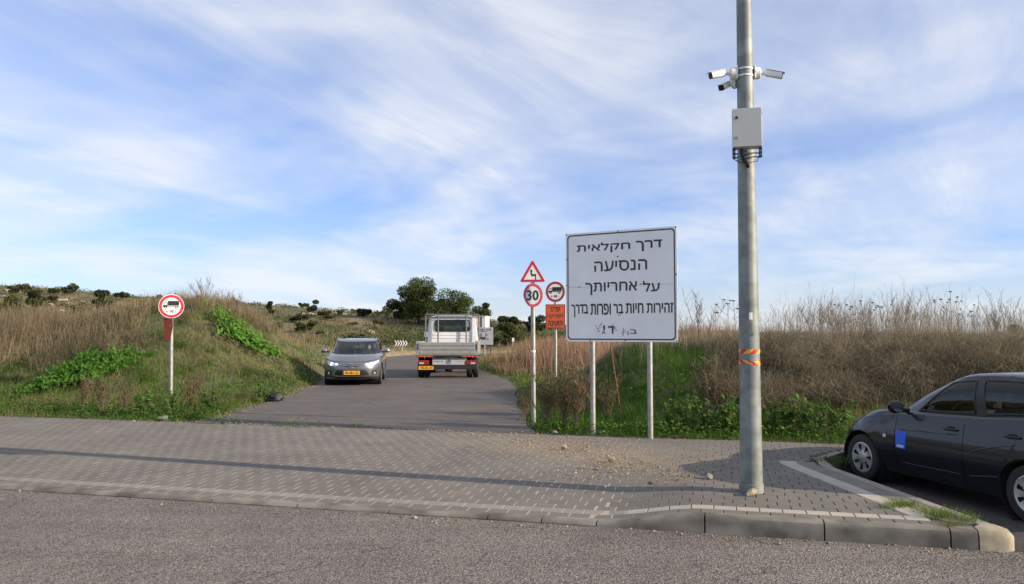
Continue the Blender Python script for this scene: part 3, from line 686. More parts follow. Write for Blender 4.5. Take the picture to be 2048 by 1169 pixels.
# the farther board by the bend, and the small things there
t = place(972, 47.0, 'road_board', 'dull grey board on grey and brown posts half behind the truck', 'sign board', facing=R(-3))
bw, z0, z1 = 1.35, hz(t, 972, 690), hz(t, 972, 655)
xr = D(986.5, 660, 47.0).x - t.location.x; xc = xr - bw / 2
mb = MB(); mb.box((xc, -0.05, (z0 + z1) / 2), (bw, 0.006, z1 - z0)); pl = mb.build('panel', M_sgrey, t, loc=(0, 0, 0))
lettering('lettering', 'תיאלקח ךרד', M_black, pl, w=1.12, h=0.17, loc=(xc, -0.056, z1 - 0.16), bold=0.03)
lettering('lettering', 'העיסנה', M_black, pl, w=0.45, h=0.13, loc=(xc + 0.1, -0.056, z1 - 0.46), bold=0.02)
lettering('lettering', 'ךתוירחא לע', M_black, pl, w=0.7, h=0.13, loc=(xc + 0.05, -0.056, z1 - 0.72), bold=0.02)
post(t, z1 - 0.05, 0.05, M_zinc, x=D(969, 700, 47).x - t.location.x, y=0.01)
post(t, z1 - 0.05, 0.04, mat('brown_post', (0.06, 0.035, 0.025), 0.8), x=D(981.5, 700, 47).x - t.location.x, y=0.01)

t = place(801, 57.2, 'chevron_sign', 'black and white chevron board on short post at the outside of the bend', 'traffic sign', facing=R(6))
z0, z1 = hz(t, 801, 692.5), hz(t, 801, 681.5); hh = z1 - z0; ww = hh * 2.3; t.location.z -= 0.0
post(t, z1 - 0.03, 0.05, x=0.1, y=0.05)
mb = MB(); mb.box((0, 0, (z0 + z1) / 2), (ww, 0.006, hh)); pl = mb.build('panel', M_black, t)
for k in range(5):
    x0 = -ww / 2 + 0.03 + k * ww * 0.2; s_ = ww * 0.095
    flat('chevron', poly([(x0, z0 + 0.01), (x0 + s_, z0 + 0.01), (x0 + s_ + 0.11, (z0 + z1) / 2), (x0 + s_, z1 - 0.01), (x0, z1 - 0.01), (x0 + 0.11, (z0 + z1) / 2)]), M_swhite, pl, -0.005)

t = place(1025, 62.0, 'marker_sign', 'small white marker plate on thin stake beyond the bend', 'sign')
z0, z1 = hz(t, 1025, 684), hz(t, 1025, 676)
post(t, z1 - 0.02, 0.03, mat('stake', (0.3, 0.25, 0.18), 0.8), y=0.04); mb = MB(); mb.box((0.05, 0, (z0 + z1) / 2), (0.17, 0.01, z1 - z0)); mb.build('plate', M_swhite, t)

# rusty rod leaning behind the large board
a, b = G(1241, 822), D(1221, 690, G(1241, 822).y + 0.3)
a = D(1241, 822, 13.6); b = D(1221, 692, 14.0)
mb = MB(); mb.tube([(0, 0, -0.3), (0, 0, 0.0), tuple(b - a)], 0.012, 8); o = mb.build('steel_rod', mat('rust', (0.16, 0.055, 0.03), 0.85, var=0.3, scale=20), smooth=True)
o.location = (a.x, a.y, a.z); tag(o, 'thin rusty rod leaning in the grass between the board posts', 'rod')

# ------------------------------------------------------------------ the lamp pole with cameras
pb = G(1503, 984)
lp = thing('lamp_pole', 'tall galvanised steel lamp pole standing on the pavement near the kerb', 'pole', (pb.x, pb.y, 0))
def prad(z): return 0.112 - 0.0072 * z if z < 9 else 0.05
prof = [(prad(z), z) for z in np.linspace(0.0, 9.0, 40)]
mb = MB(); mb.lathe([(0.0, -0.2), (0.112, -0.2)] + prof + [(0.0, 9.01)], 48); shaft = mb.build('shaft', M_pole, lp, smooth=30)
mb = MB(); mb.lathe([(0.112, 0.0), (0.120, 0.0), (0.120, 0.085), (0.112, 0.09)], 32); mb.build('base_collar', M_pole, lp, smooth=30)
M_tyel = mat('tape_yellow', (0.75, 0.38, 0.03), 0.45); M_tred = mat('tape_red', (0.48, 0.02, 0.03), 0.45)
def tape(zb, ht, slope, nst=5, lift=0.0025, a0=0.0, wav=0.0):
    base = None
    for mcol, off in ((M_tyel, 0), (M_tred, 1)):
        mb = MB()
        for k in range(nst * 2):
            if k % 2 != off: continue
            g = []
            for j in range(5):
                row = []
                for i in range(5):
                    f = (k + i / 4) / (nst * 2); th = a0 + 2 * math.pi * f + slope * (j / 4); z = zb + ht * j / 4 + wav * math.sin(2 * math.pi * f * 2 + 1)
                    rr = prad(z) + lift; row.append((rr * math.cos(th), rr * math.sin(th), z))
                g.append(row)
            mb.grid(g)
        o = mb.build('striped_tape', mcol, lp, smooth=True)
zt = D(1502, 708, pb.y).z; tape(zt, 0.048, 0.5)
zt = D(1502, 729, pb.y).z; tape(zt, 0.045, -0.6, a0=0.4, wav=0.012)
def cyl_patch(z0, z1, th0, th1, lift, n=8):
    return [[((prad(z) + lift) * math.cos(th), (prad(z) + lift) * math.sin(th), z) for th in np.linspace(th0, th1, n)] for z in np.linspace(z0, z1, 4)]
za, zb_ = D(1503, 640, pb.y).z, D(1503, 626, pb.y).z
CAMTH = math.atan2(-pb.y, -pb.x)
mb = MB(); mb.grid(cyl_patch(za, zb_, CAMTH + 0.02, CAMTH + 0.36, 0.003)); stk = mb.build('sticker', M_swhite, lp, smooth=True)
zc_ = D(1503, 775, pb.y).z; mb = MB(); mb.grid(cyl_patch(zc_ - 0.05, zc_ + 0.05, CAMTH - 1.6, CAMTH - 1.22, 0.003)); mb.build('red_label', M_tred, lp, smooth=True)
zc_ = D(1503, 800, pb.y).z
mb = MB(); mb.grid(cyl_patch(zc_ - 0.30, zc_ + 0.22, CAMTH - 1.35, CAMTH - 1.28, 0.0012)); mb.build('door_gap', M_dark, lp, smooth=True)
# stencilled number
for k, ch in enumerate(('E', '1', '18')):
    z = D(1503, 650 + 9.5 * k, pb.y).z; th = CAMTH + 0.22; rr = prad(z) + 0.004
    lettering('stencil', ch, mat('stencil_grey', (0.10, 0.105, 0.105), 0.8), lp, h=0.038, loc=(rr * math.cos(th), rr * math.sin(th), z), bold=0.01, rot=(math.pi / 2, 0, th + math.pi / 2))

M_box = mat('enclosure_grey', (0.50, 0.51, 0.49), 0.45, var=0.04, scale=3)
M_cam = mat('camera_white', (0.74, 0.74, 0.72), 0.4)
# enclosure on the pole
t = thing('control_box', 'grey steel control box strapped to the lamp pole below the cameras', 'control box')
zt, zb_ = D(1500, 219, pb.y - 0.2).z, D(1500, 296, pb.y - 0.2).z; zc_ = (zt + zb_) / 2; bh = zt - zb_; bw = 0.285
fa = R(-14)                                             # faces a little to the left of the road
t.location = (pb.x, pb.y, zc_); t.rotation_euler = (0, 0, fa)
rz_ = prad(zc_); ox = 0.0
mb = MB(); mb.box((ox, -rz_ - 0.03 - 0.065, 0), (bw, 0.13, bh)); mb.build('case', M_box, t, bevel=0.006)
mb = MB(); mb.box((ox, -rz_ - 0.03 - 0.13 - 0.009, 0), (bw - 0.004, 0.014, bh - 0.004)); door = mb.build('door', M_box, t, bevel=0.004)
dy = -rz_ - 0.03 - 0.13 - 0.016
for zz, mm in ((0.5 - 0.24, M_dark), (0.5 - 0.76, M_zinc)):
    b = MB(); b.lathe([(0, 0), (0.014, 0), (0.014, -0.012), (0, -0.012)], 16, axis='y', c=(ox - bw / 2 + 0.042, dy, zz * bh)); b.build('lock', mm, door, smooth=30)
for zz in (0.38, -0.38):
    b = MB(); b.tube([(ox + bw / 2 + 0.002, dy + 0.01, zz * bh - 0.025), (ox + bw / 2 + 0.002, dy + 0.01, zz * bh + 0.025)], 0.006, 8); b.build('hinge', M_zinc, door)
flat('faint_print', merge(*[rect(ox - bw / 2 + 0.012 + 0.009 * k, ox - bw / 2 + 0.018 + 0.009 * k, bh / 2 - 0.024, bh / 2 - 0.015) for k in range(7)]), M_swhite, door, dy - 0.0012)
for zz in (-bh / 2 - 0.035, -bh / 2 - 0.075):
    b = MB(); b.box((ox, -rz_ - 0.016, zz), (bw * 0.92, 0.012, 0.014)); b.box((ox - bw * 0.45, -rz_ - 0.07, zz), (0.012, 0.11, 0.014)); b.box((ox + bw * 0.45, -rz_ - 0.07, zz), (0.012, 0.11, 0.014)); b.build('bracket', M_zinc, t)
    b = MB(); b.lathe([(prad(zc_ + zz) + 0.001, zz - 0.006), (prad(zc_ + zz) + 0.006, zz - 0.006), (prad(zc_ + zz) + 0.006, zz + 0.006), (prad(zc_ + zz) + 0.001, zz + 0.006)], 32); b.build('strap', M_zinc, t, smooth=30)
for sx in (-1, 1):
    b = MB(); b.box((ox + sx * bw * 0.45, -rz_ - 0.10, -bh / 2 - 0.05), (0.03, 0.025, 0.10)); b.build('bracket', M_dark, t)
b = MB(); pts = [(ox - 0.055, -rz_ - 0.085, -bh / 2), (ox - 0.05, -rz_ - 0.085, -bh / 2 - 0.06), (ox - 0.03, -rz_ - 0.07, -bh / 2 - 0.11), (ox + 0.005, -rz_ - 0.035, -bh / 2 - 0.15), (ox + 0.012, -rz_ - 0.005, -bh / 2 - 0.165), (ox + 0.014, -rz_ + 0.03, -bh / 2 - 0.17)]
b.tube(pts, 0.017, 12); b.build('conduit', M_dark, t, smooth=True)
b = MB(); b.tube([(ox - bw * 0.46, -rz_ - 0.09, -bh / 2 - 0.10), (ox - 0.08, -rz_ - 0.05, -bh / 2 - 0.13), (ox + 0.02, -rz_ - 0.03, -bh / 2 - 0.135), (ox + 0.1, -rz_ - 0.06, -bh / 2 - 0.125), (ox + bw * 0.47, -rz_ - 0.09, -bh / 2 - 0.03)], 0.004, 6); b.build('cable', M_dark, t)

def cctv(name, label, anchor, side_ang, aim, blen=0.17, bsz=(0.068, 0.062), flip=1):
    # side_ang: direction from the pole axis to the mount; aim: direction the camera looks
    t = thing(name, label, 'security camera', (pb.x, pb.y, anchor), group='security cameras on the lamp pole')
    rp = prad(anchor); d = Vector((math.cos(side_ang), math.sin(side_ang), 0))
    rotm = d.to_track_quat('X', 'Z').to_matrix().to_3x3()
    def put(mb): mb.v = [tuple(rotm @ Vector(v)) for v in mb.v]; return mb
    b = MB(); b.box((rp + 0.008, 0, 0), (0.012, 0.12, 0.135)); put(b).build('pole_plate', M_cam, t, bevel=0.002)
    b = MB(); b.lathe([(0, rp + 0.014), (0.062, rp + 0.014), (0.062, rp + 0.062), (0.056, rp + 0.07), (0, rp + 0.07)], 28, axis='x'); put(b).build('junction_box', M_cam, t, smooth=30)
    j0 = d * (rp + 0.07); j1 = d * (rp + 0.118) + Vector((0, 0, 0.006))
    b = MB(); b.tube([j0, d * (rp + 0.10), j1], [0.022, 0.017, 0.02], 14); b.build('arm', M_cam, t, smooth=40)
    b = MB(); b.lathe([(0, -0.021), (0.015, -0.015), (0.021, 0), (0.015, 0.015), (0, 0.021)], 16, c=tuple(j1)); b.build('ball_joint', M_cam, t, smooth=True)
    a = Vector(aim).normalized(); q = a.to_track_quat('X', 'Z').to_matrix().to_3x3(); o0 = j1 + a * 0.012
    prof = rrect(bsz[0], bsz[1], 0.016, 4); b = MB(); L = []
    for x, sc in ((0.0, 0.86), (0.012, 1.0), (blen, 1.0)): L.append([tuple(o0 + q @ Vector((x, p[0] * sc, p[1] * sc))) for p in prof])
    n = len(prof); b.add([p for r_ in L for p in r_], [(i * n + k, i * n + (k + 1) % n, (i + 1) * n + (k + 1) % n, (i + 1) * n + k) for i in range(2) for k in range(n)] + [tuple(range(n)), tuple(range(2 * n, 3 * n))[::-1]])
    body = b.build('housing', M_cam, t, smooth=35)
    b = MB(); L = [[tuple(o0 + q @ Vector((x, p[0] * sc, p[1] * sc))) for p in prof] for x, sc in ((blen + 0.0005, 0.94), (blen + 0.006, 0.88))]
    b.add([p for r_ in L for p in r_], [(k, (k + 1) % n, n + (k + 1) % n, n + k) for k in range(n)] + [tuple(range(n, 2 * n))]); b.build('front_glass', mat('camera_face', (0.012, 0.012, 0.014), 0.15), body)
    b = MB(); L = [[tuple(o0 + q @ Vector((x, p[0] * sc, p[1] * sc + dz))) for p in rrect(bsz[0] * 1.06, 0.006, 0.0028, 2)] for x, sc, dz in ((-0.004, 1, bsz[1] / 2 + 0.004), (blen + 0.022, 1, bsz[1] / 2 + 0.004))]
    n2 = len(L[0]); b.add([p for r_ in L for p in r_], [(k, (k + 1) % n2, n2 + (k + 1) % n2, n2 + k) for k in range(n2)] + [tuple(range(n2)), tuple(range(n2, 2 * n2))[::-1]]); b.build('sunshield', M_cam, body)
    return t
zc_ = D(1500, 147, pb.y).z
cctv('security_camera', 'white bullet camera pointing left from the lamp pole', zc_, R(176), (-0.93, -0.30, -0.26))
cctv('security_camera', 'white bullet camera pointing right from the lamp pole', zc_, R(0), (0.88, -0.35, -0.30))
cctv('security_camera', 'lower white bullet camera behind the pole, pointing down to the left', D(1500, 160, pb.y).z, R(128), (-0.62, -0.62, -0.42), 0.165)
for dz in (0.036, -0.036):
    b = MB(); z = zc_ + dz; b.lathe([(prad(z) + 0.001, z - 0.009), (prad(z) + 0.005, z - 0.009), (prad(z) + 0.005, z + 0.009), (prad(z) + 0.001, z + 0.009)], 32); b.build('steel_band', M_cam, lp, smooth=30)

# ------------------------------------------------------------------ stones and litter on the pavement
def rock_mesh(seed, sub=2, rough=0.28, squash=(1, 1, 0.7)):
    bm = bmesh.new(); bmesh.ops.create_icosphere(bm, subdivisions=sub, radius=0.5); r_ = np.random.default_rng(seed)
    planes = [(Vector(r_.normal(size=3)).normalized(), r_.uniform(0.22, 0.40)) for _ in range(11)]
    for v in bm.verts:
        for nrm, d in planes:
            e = v.co.dot(nrm) - d
            if e > 0: v.co -= nrm * e
        v.co *= 1 + rough * 0.25 * r_.normal() * 0.5
        v.co.x *= squash[0]; v.co.y *= squash[1]; v.co.z *= squash[2]
    me = bpy.data.meshes.new('rock'); bm.to_mesh(me); bm.free(); return me
M_stone = mat('limestone', (0.33, 0.27, 0.19), 0.9, col2=(0.19, 0.155, 0.11), scale=9, bump=0.01, bscale=30)
M_stone2 = mat('grey_stone', (0.30, 0.28, 0.25), 0.9, col2=(0.17, 0.16, 0.145), scale=12, bump=0.01, bscale=30)
def stone(px, py, w, label, m=M_stone, seed=1, z=0.0, sq=(1, 0.8, 0.75), group=None, cat='stone'):
    p = G(px, py, z); me = rock_mesh(seed, 2, 0.3, sq); me.materials.append(m); o = bpy.data.objects.new('stone', me); link(o)
    o.scale = (w,) * 3; o.location = (p.x, p.y, z + 0.35 * w * sq[2]); o.rotation_euler = (0, 0, seed * 1.3); return tag(o, label, cat, group)
stone(1503, 992, 0.155, 'rough tan stone at the foot of the lamp pole', seed=3, sq=(1.25, 0.7, 0.6))
stone(1127, 901, 0.111, 'squarish tan stone standing in the gravel on the pavement', seed=4, sq=(0.9, 0.8, 1.1))
stone(1222, 926, 0.115, 'brick-shaped tan stone at the tip of the car shadow', seed=5, sq=(1.1, 0.7, 0.8))
stone(1418, 958, 0.119, 'grey concrete lump in shade left of the lamp pole', M_stone2, 6, sq=(1.2, 0.8, 0.75))
stone(1112, 870, 0.13, 'pale grey stone at the pavement edge under the bend sign', M_stone2, 7)
stone(1204, 868, 0.12, 'flat pale stone in the grass right of the board post', M_stone2, 8, sq=(1.3, 0.8, 0.5))
stone(327, 841, 0.26, 'pale broken stone at the grass edge left of the farm road', M_stone2, 9, sq=(1.2, 0.8, 0.45))
# gravel
def pebbles(name, pts, sizes, m, label, cat):
    base = np.array([(1, 0, 0), (0, 1, 0), (-1, 0, 0), (0, -1, 0), (0, 0, 0.7), (0, 0, -0.5)]); f = np.array([(0, 1, 4), (1, 2, 4), (2, 3, 4), (3, 0, 4), (1, 0, 5), (2, 1, 5), (3, 2, 5), (0, 3, 5)])
    n = len(pts); V = base[None] * sizes[:, None, None] * rng.uniform(0.6, 1.3, (n, 6, 1)); a = rng.uniform(0, 6.28, n); ca, sa = np.cos(a)[:, None], np.sin(a)[:, None]
    V = np.stack([V[..., 0] * ca - V[..., 1] * sa, V[..., 0] * sa + V[..., 1] * ca, V[..., 2]], -1) + pts[:, None, :]
    F = (f[None] + 6 * np.arange(n)[:, None, None]).reshape(-1, 3); c = np.array([0.28, 0.235, 0.175]) * rng.uniform(0.45, 1.35, (n, 1)); c = np.repeat(c, 6, 0)
    return tag(mesh_np(name, V.reshape(-1, 3), F, m, cols=c), label, cat, kind='stuff')
M_peb = mat('pebble', attr='Col', rough=0.95)
pts = []
for (cx, cy, sx_, sy_, n) in ((1060, 885, 40, 8, 330), (1150, 898, 60, 12, 700), (1230, 925, 70, 14, 700), (1320, 945, 70, 12, 420), (1190, 950, 70, 18, 300), (1000, 870, 60, 8, 150), (1100, 930, 90, 25, 160), (1450, 930, 60, 20, 110), (1600, 915, 80, 12, 70)):
    for _ in range(int(n * 0.7)):
        p = G(rng.normal(cx, sx_ * 0.6), max(868, rng.normal(cy, sy_ * 0.7))); pts.append((p.x, p.y, 0.004))
pts = np.array(pts); pebbles('gravel', pts, rng.gamma(1.8, 0.0032, len(pts)) + 0.003, M_peb, 'loose tan gravel strewn over the pavement around the stones', 'gravel')
# crumbled edge where the farm road meets the pavement, and grit in the gutter
pts = []
for s in np.arange(-8.5, 0.2, 0.02):
    for _ in range(2):
        x, y = XY(s + rng.normal(0, 0.02), BACK + rng.normal(-0.02, 0.05 + 0.06 * abs(math.sin(s * 1.3)))); pts.append((x, y, 0.006))
for _ in range(260):
    s = rng.uniform(-1.3, 4.3); x, y = XY(s, -abs(rng.normal(0, 0.12)) - 0.005); pts.append((x, y, ROADZ + 0.004))
for _ in range(130):
    s = rng.uniform(-14, -1.3); x, y = XY(s, -abs(rng.normal(0, 0.12)) - 0.005); pts.append((x, y, ROADZ + 0.004))
for E_, sg in ((LEFT, -1), (RIGHT, 1)):
    for (ax, ay), (bx_, by_) in zip(E_[:-1], E_[1:]):
        if ay > 40: break
        for _ in range(int(60 * math.hypot(bx_ - ax, by_ - ay))):
            f = rng.uniform(); x = ax + (bx_ - ax) * f - sg * rng.normal(0.02, 0.13); y = ay + (by_ - ay) * f; pts.append((x, y, 0.008))
pts = np.array(pts); pebbles('road_grit', pts, rng.gamma(1.8, 0.003, len(pts)) + 0.003, M_peb, 'crumbled asphalt and grit along road seams and kerb', 'grit')
# black bag and white litter
def crumple(name, px, py, z, size, m, label, seed, sq=(1, 0.7, 0.55)):
    p = G(px, py, z); bm = bmesh.new(); bmesh.ops.create_icosphere(bm, subdivisions=4, radius=0.5); r_ = np.random.default_rng(seed); dirs = r_.normal(size=(14, 3)) * 5
    for v in bm.verts:
        k = sum(abs(math.sin(float(np.dot(d_, v.co)) * 1.4 + i)) for i, d_ in enumerate(dirs)) / 14
        v.co *= 0.2 + 1.25 * k; v.co.x *= sq[0]; v.co.y *= sq[1]; v.co.z = max(-0.18, v.co.z * sq[2])
    me = bpy.data.meshes.new(name); bm.to_mesh(me); bm.free(); me.materials.append(m); me.polygons.foreach_set('use_smooth', np.ones(len(me.polygons), bool))
    o = bpy.data.objects.new(name, me); link(o); o.scale = (size,) * 3; o.location = (p.x, p.y, z + 0.17 * size); return tag(o, label, 'litter')
crumple('plastic_bag', 547, 803, 0.0, 0.42, mat('bin_bag', (0.012, 0.012, 0.013), 0.55), 'crumpled black plastic bag on the grass edge of the farm road', 3, (1.1, 0.8, 0.7))
crumple('paper_litter', 1018, 740, 0.05, 0.42, M_swhite, 'white scrap of litter in the grass right of the truck', 5, (1.0, 0.6, 0.6))

# ------------------------------------------------------------------ vehicles
M_tyre = mat('tyre_rubber', (0.018, 0.018, 0.019), 0.85, var=0.2, scale=30)
M_cap = mat('wheel_silver', (0.50, 0.50, 0.51), 0.35, 0.7)
M_chrome = mat('chrome', (0.72, 0.73, 0.74), 0.12, 1.0)
M_liner = mat('underbody_black', (0.01, 0.01, 0.011), 0.9)
M_seat = mat('seat_cloth', (0.045, 0.05, 0.07), 0.9)
M_trim = mat('trim_black', (0.012, 0.012, 0.013), 0.4)
M_lens = mat('clear_lens', (0.55, 0.57, 0.6), 0.08, 0.2, coat=1.0)
M_redlens = mat('red_lens', (0.27, 0.01, 0.016), 0.15, coat=0.6)
M_plate = mat('plate_yellow', (0.80, 0.42, 0.02), 0.45)
M_lamp = mat('lit_headlamp', (1, 1, 1), 0.3, emit=(1.0, 0.97, 0.9), estr=3.5)
G_side = glass_mat('side_glass', (0.62, 0.70, 0.74), 0.0)
G_dark = glass_mat('windscreen_glass', (0.40, 0.46, 0.5), 0.0)

def crom(P, u):
    P = np.asarray(P, float); K = len(P); u = np.clip(u, 0, K - 1 - 1e-9); i = np.floor(u).astype(int); f = (u - i)
    g = lambda k: P[np.clip(k, 0, K - 1)]
    p0, p1, p2, p3 = g(i - 1), g(i), g(i + 1), g(i + 2)
    p0 = np.where((i == 0)[:, None, None], 2 * p1 - p2, p0); p3 = np.where((i >= K - 2)[:, None, None], 2 * p2 - p1, p3)
    f = f[:, None, None]
    return 0.5 * (2 * p1 + (p2 - p0) * f + (2 * p0 - 5 * p1 + 4 * p2 - p3) * f ** 2 + (3 * p1 - p0 - 3 * p2 + p3) * f ** 3)
NT, NH = 721, 61
class Surf:
    # a shell lofted through closed outlines, each (x front, x rear, half width, front exponent, rear exponent, height as a function of x)
    def __init__(s, rings):
        th = np.linspace(0, 1, NT); L = []
        for xf, xr, w, nf, nr, z, *xc in rings:
            m0, m1 = (xc[0] if isinstance(xc[0], tuple) else (xc[0] + 1e-4, xc[0] - 1e-4)) if xc else (0.001, -0.001)
            q = np.where(th < 0.42, th / 0.42 * math.pi / 2, np.where(th > 0.58, math.pi / 2 + (th - 0.58) / 0.42 * math.pi / 2, math.pi / 2)); c, sn = np.cos(q), np.sin(q); c = np.where(np.abs(c) < 1e-9, 0, c)
            n = np.where(c >= 0, nf, nr); mid = np.interp(th, [0.42, 0.58], [m0, m1])
            x = mid + np.where(c >= 0, xf - m0, m1 - xr) * np.sign(c) * np.abs(c) ** (2 / n); y = w * np.abs(sn) ** (2 / n); L.append(np.stack([x, y, z(x) if callable(z) else np.full(NT, z)], -1))
        s.h = np.linspace(0, 1, NH); s.T = crom(L, s.h * (len(rings) - 1))
    def ev(s, th, h):
        th = np.clip(np.asarray(th, float) / math.pi * (NT - 1), 0, NT - 1.0001); h = np.clip(np.asarray(h, float) * (NH - 1), 0, NH - 1.0001)
        i, j = h.astype(int), th.astype(int); a, b = (h - i)[..., None], (th - j)[..., None]; T = s.T
        return (T[i, j] * (1 - b) + T[i, j + 1] * b) * (1 - a) + (T[i + 1, j] * (1 - b) + T[i + 1, j + 1] * b) * a
    def thx(s, x, h):                                    # angle at which the outline at level h passes x
        i = int(np.clip(round(h * (NH - 1)), 0, NH - 1)); X = s.T[i, :, 0]; return float(np.interp(x, X[::-1], np.linspace(0, math.pi, NT)[::-1]))
    def thy(s, y, h, rear=False):
        i = int(np.clip(round(h * (NH - 1)), 0, NH - 1)); m = NT // 2; Y = s.T[i, :, 1]; th = np.linspace(0, math.pi, NT)
        return float(np.interp(y, Y[m:][::-1], th[m:][::-1])) if rear else float(np.interp(y, Y[:m], th[:m]))
    def front(s, y, z, off=0.0, rear=False):             # point of the nose (or tail) at y, z
        sg = 1 if y >= 0 else -1; P = np.array([s.ev(s.thy(abs(y), h, rear), h) for h in s.h])
        x = np.interp(z, P[:, 2], P[:, 0]); return Vector((x + (-off if rear else off), y, z))
    def side(s, x, z, off=0.0, sg=1):
        P = np.array([s.ev(s.thx(x, h), h) for h in s.h]); y = np.interp(z, P[:, 2], P[:, 1]); return Vector((x, sg * (y + off), z))
def patch(mb, S, tha, thb, h0=0.0, h1=1.0, n=24, nh=14, sg=1, arches=(), both=False):
    """part of a shell between two edges; tha and thb are functions of h, arches are (x, z, r) wheel openings"""
    us = np.linspace(0, 1, n + 1); hs = np.linspace(0, 1, 101); hh = h0 + (h1 - h0) * hs
    A = np.array([tha(h) for h in hh]); B = np.array([thb(h) for h in hh]); rows = np.zeros((nh + 1, n + 1, 3))
    for k, u in enumerate(us):
        P = S.ev(A + (B - A) * u, hh); lo = 0.0
        for ax, az, ar in arches:
            ins = np.hypot(P[:, 0] - ax, P[:, 2] - az) < ar
            if ins.any():
                j = np.nonzero(ins)[0].max(); lo = max(lo, min(0.97, hs[j]))
        f = lo + (1 - lo) * np.linspace(0, 1, nh + 1)
        for c in range(3): rows[:, k, c] = np.interp(f, hs, P[:, c])
    rows[..., 1] *= sg; mb.grid([[tuple(p) for p in r] for r in rows]); return rows
def fine(L, n=18):
    L = np.asarray(L, float); u = np.linspace(0, len(L) - 1, n); return [tuple(p) for p in np.stack([np.interp(u, np.arange(len(L)), L[:, 0]), np.interp(u, np.arange(len(L)), L[:, 1])], -1)]
def strip_on(S, pts, w, off, kind='side', sg=1):         # thin line laid on a shell through (x, z) points
    pts = fine(pts)
    mb = MB(); L = []
    for i, (a, z) in enumerate(pts):
        b = pts[min(i + 1, len(pts) - 1)]; c = pts[max(i - 1, 0)]; d = Vector((b[0] - c[0], b[1] - c[1])).normalized(); nx, nz = -d.y * w / 2, d.x * w / 2
        f = (lambda q, r: S.side(q, r, off, sg)) if kind == 'side' else (lambda q, r: S.front(q, r, off, kind == 'rear'))
        L.append([tuple(f(a + nx, z + nz)), tuple(f(a - nx, z - nz))])
    mb.grid(L); return mb
def lay(S, upper, lower, off, kind='front', sg=1, n=4):  # a piece laid on a shell between two outlines of (a, z) points
    mb = MB(); rows = []; upper, lower = fine(upper), fine(lower); n = max(n, 6)
    for k in range(n + 1):
        f = k / n; row = []
        for (a, z), (b, y) in zip(upper, lower):
            q, r = a + (b - a) * f, z + (y - z) * f
            row.append(tuple(S.side(q, r, off, sg) if kind == 'side' else S.front(q * sg, r, off, kind == 'rear')))
        rows.append(row)
    mb.grid(rows); return mb
def wheel(parent, x, y, r, w, sg, spokes=7, capr=0.64, mcap=None, holes=True):
    # outer face towards sg*y
    mb = MB(); p = [(r * 0.66, -w / 2), (r * 0.80, -w / 2 - 0.004), (r * 0.93, -w / 2), (r * 0.985, -w / 2 + 0.02), (r, -w / 4), (r, w / 4), (r * 0.985, w / 2 - 0.02), (r * 0.93, w / 2), (r * 0.80, w / 2 + 0.006), (r * 0.66, w / 2)]
    if sg < 0: p = [(a, -b) for a, b in p]
    mb.lathe(p, 40, axis='y', closed=True); tyre = mb.build('tyre', M_tyre, None, smooth=35)
    root = bpy.data.objects.new('wheel', None); root.empty_display_size = 0.1; link(root, parent); root.location = (x, y, r); tyre.parent = root
    R0 = r * capr; f = sg * (w / 2 - 0.004); mb = MB(); n = spokes * 8
    rad = [0.0, 0.20, 0.34, 0.5, 0.66, 0.8, 0.9, 1.0]; dep = [0.0, 0.002, -0.004, -0.009, -0.006, -0.002, 0.003, -0.004]
    for i in range(len(rad) - 1):
        for k in range(n):
            ph = (k % 8) / 8
            if holes and 2 <= i <= 4 and 2 <= (k % 8) <= (4 if i != 2 else 3): continue
            q = []
            for (ri, kk) in ((i, k), (i, k + 1), (i + 1, k + 1), (i + 1, k)):
                a = 2 * math.pi * kk / n; q.append((R0 * rad[ri] * math.cos(a), f + sg * dep[ri], R0 * rad[ri] * math.sin(a)))
            mb.add(q, [(0, 1, 2, 3)])
    bm = bmesh.new(); me = bpy.data.meshes.new('hubcap'); me.from_pydata(mb.v, [], mb.f); bm.from_mesh(me); bmesh.ops.remove_doubles(bm, verts=bm.verts, dist=1e-5); bmesh.ops.recalc_face_normals(bm, faces=bm.faces); bm.to_mesh(me); bm.free()
    me.materials.append(mcap or M_cap); me.polygons.foreach_set('use_smooth', np.ones(len(me.polygons), bool)); me.set_sharp_from_angle(angle=R(30)); link(bpy.data.objects.new('hubcap', me), root)
    mb = MB(); mb.lathe([(0.0, f - sg * 0.03), (r * 0.68, f - sg * 0.03)], 32, axis='y'); mb.build('rim', M_liner, root)
    return root

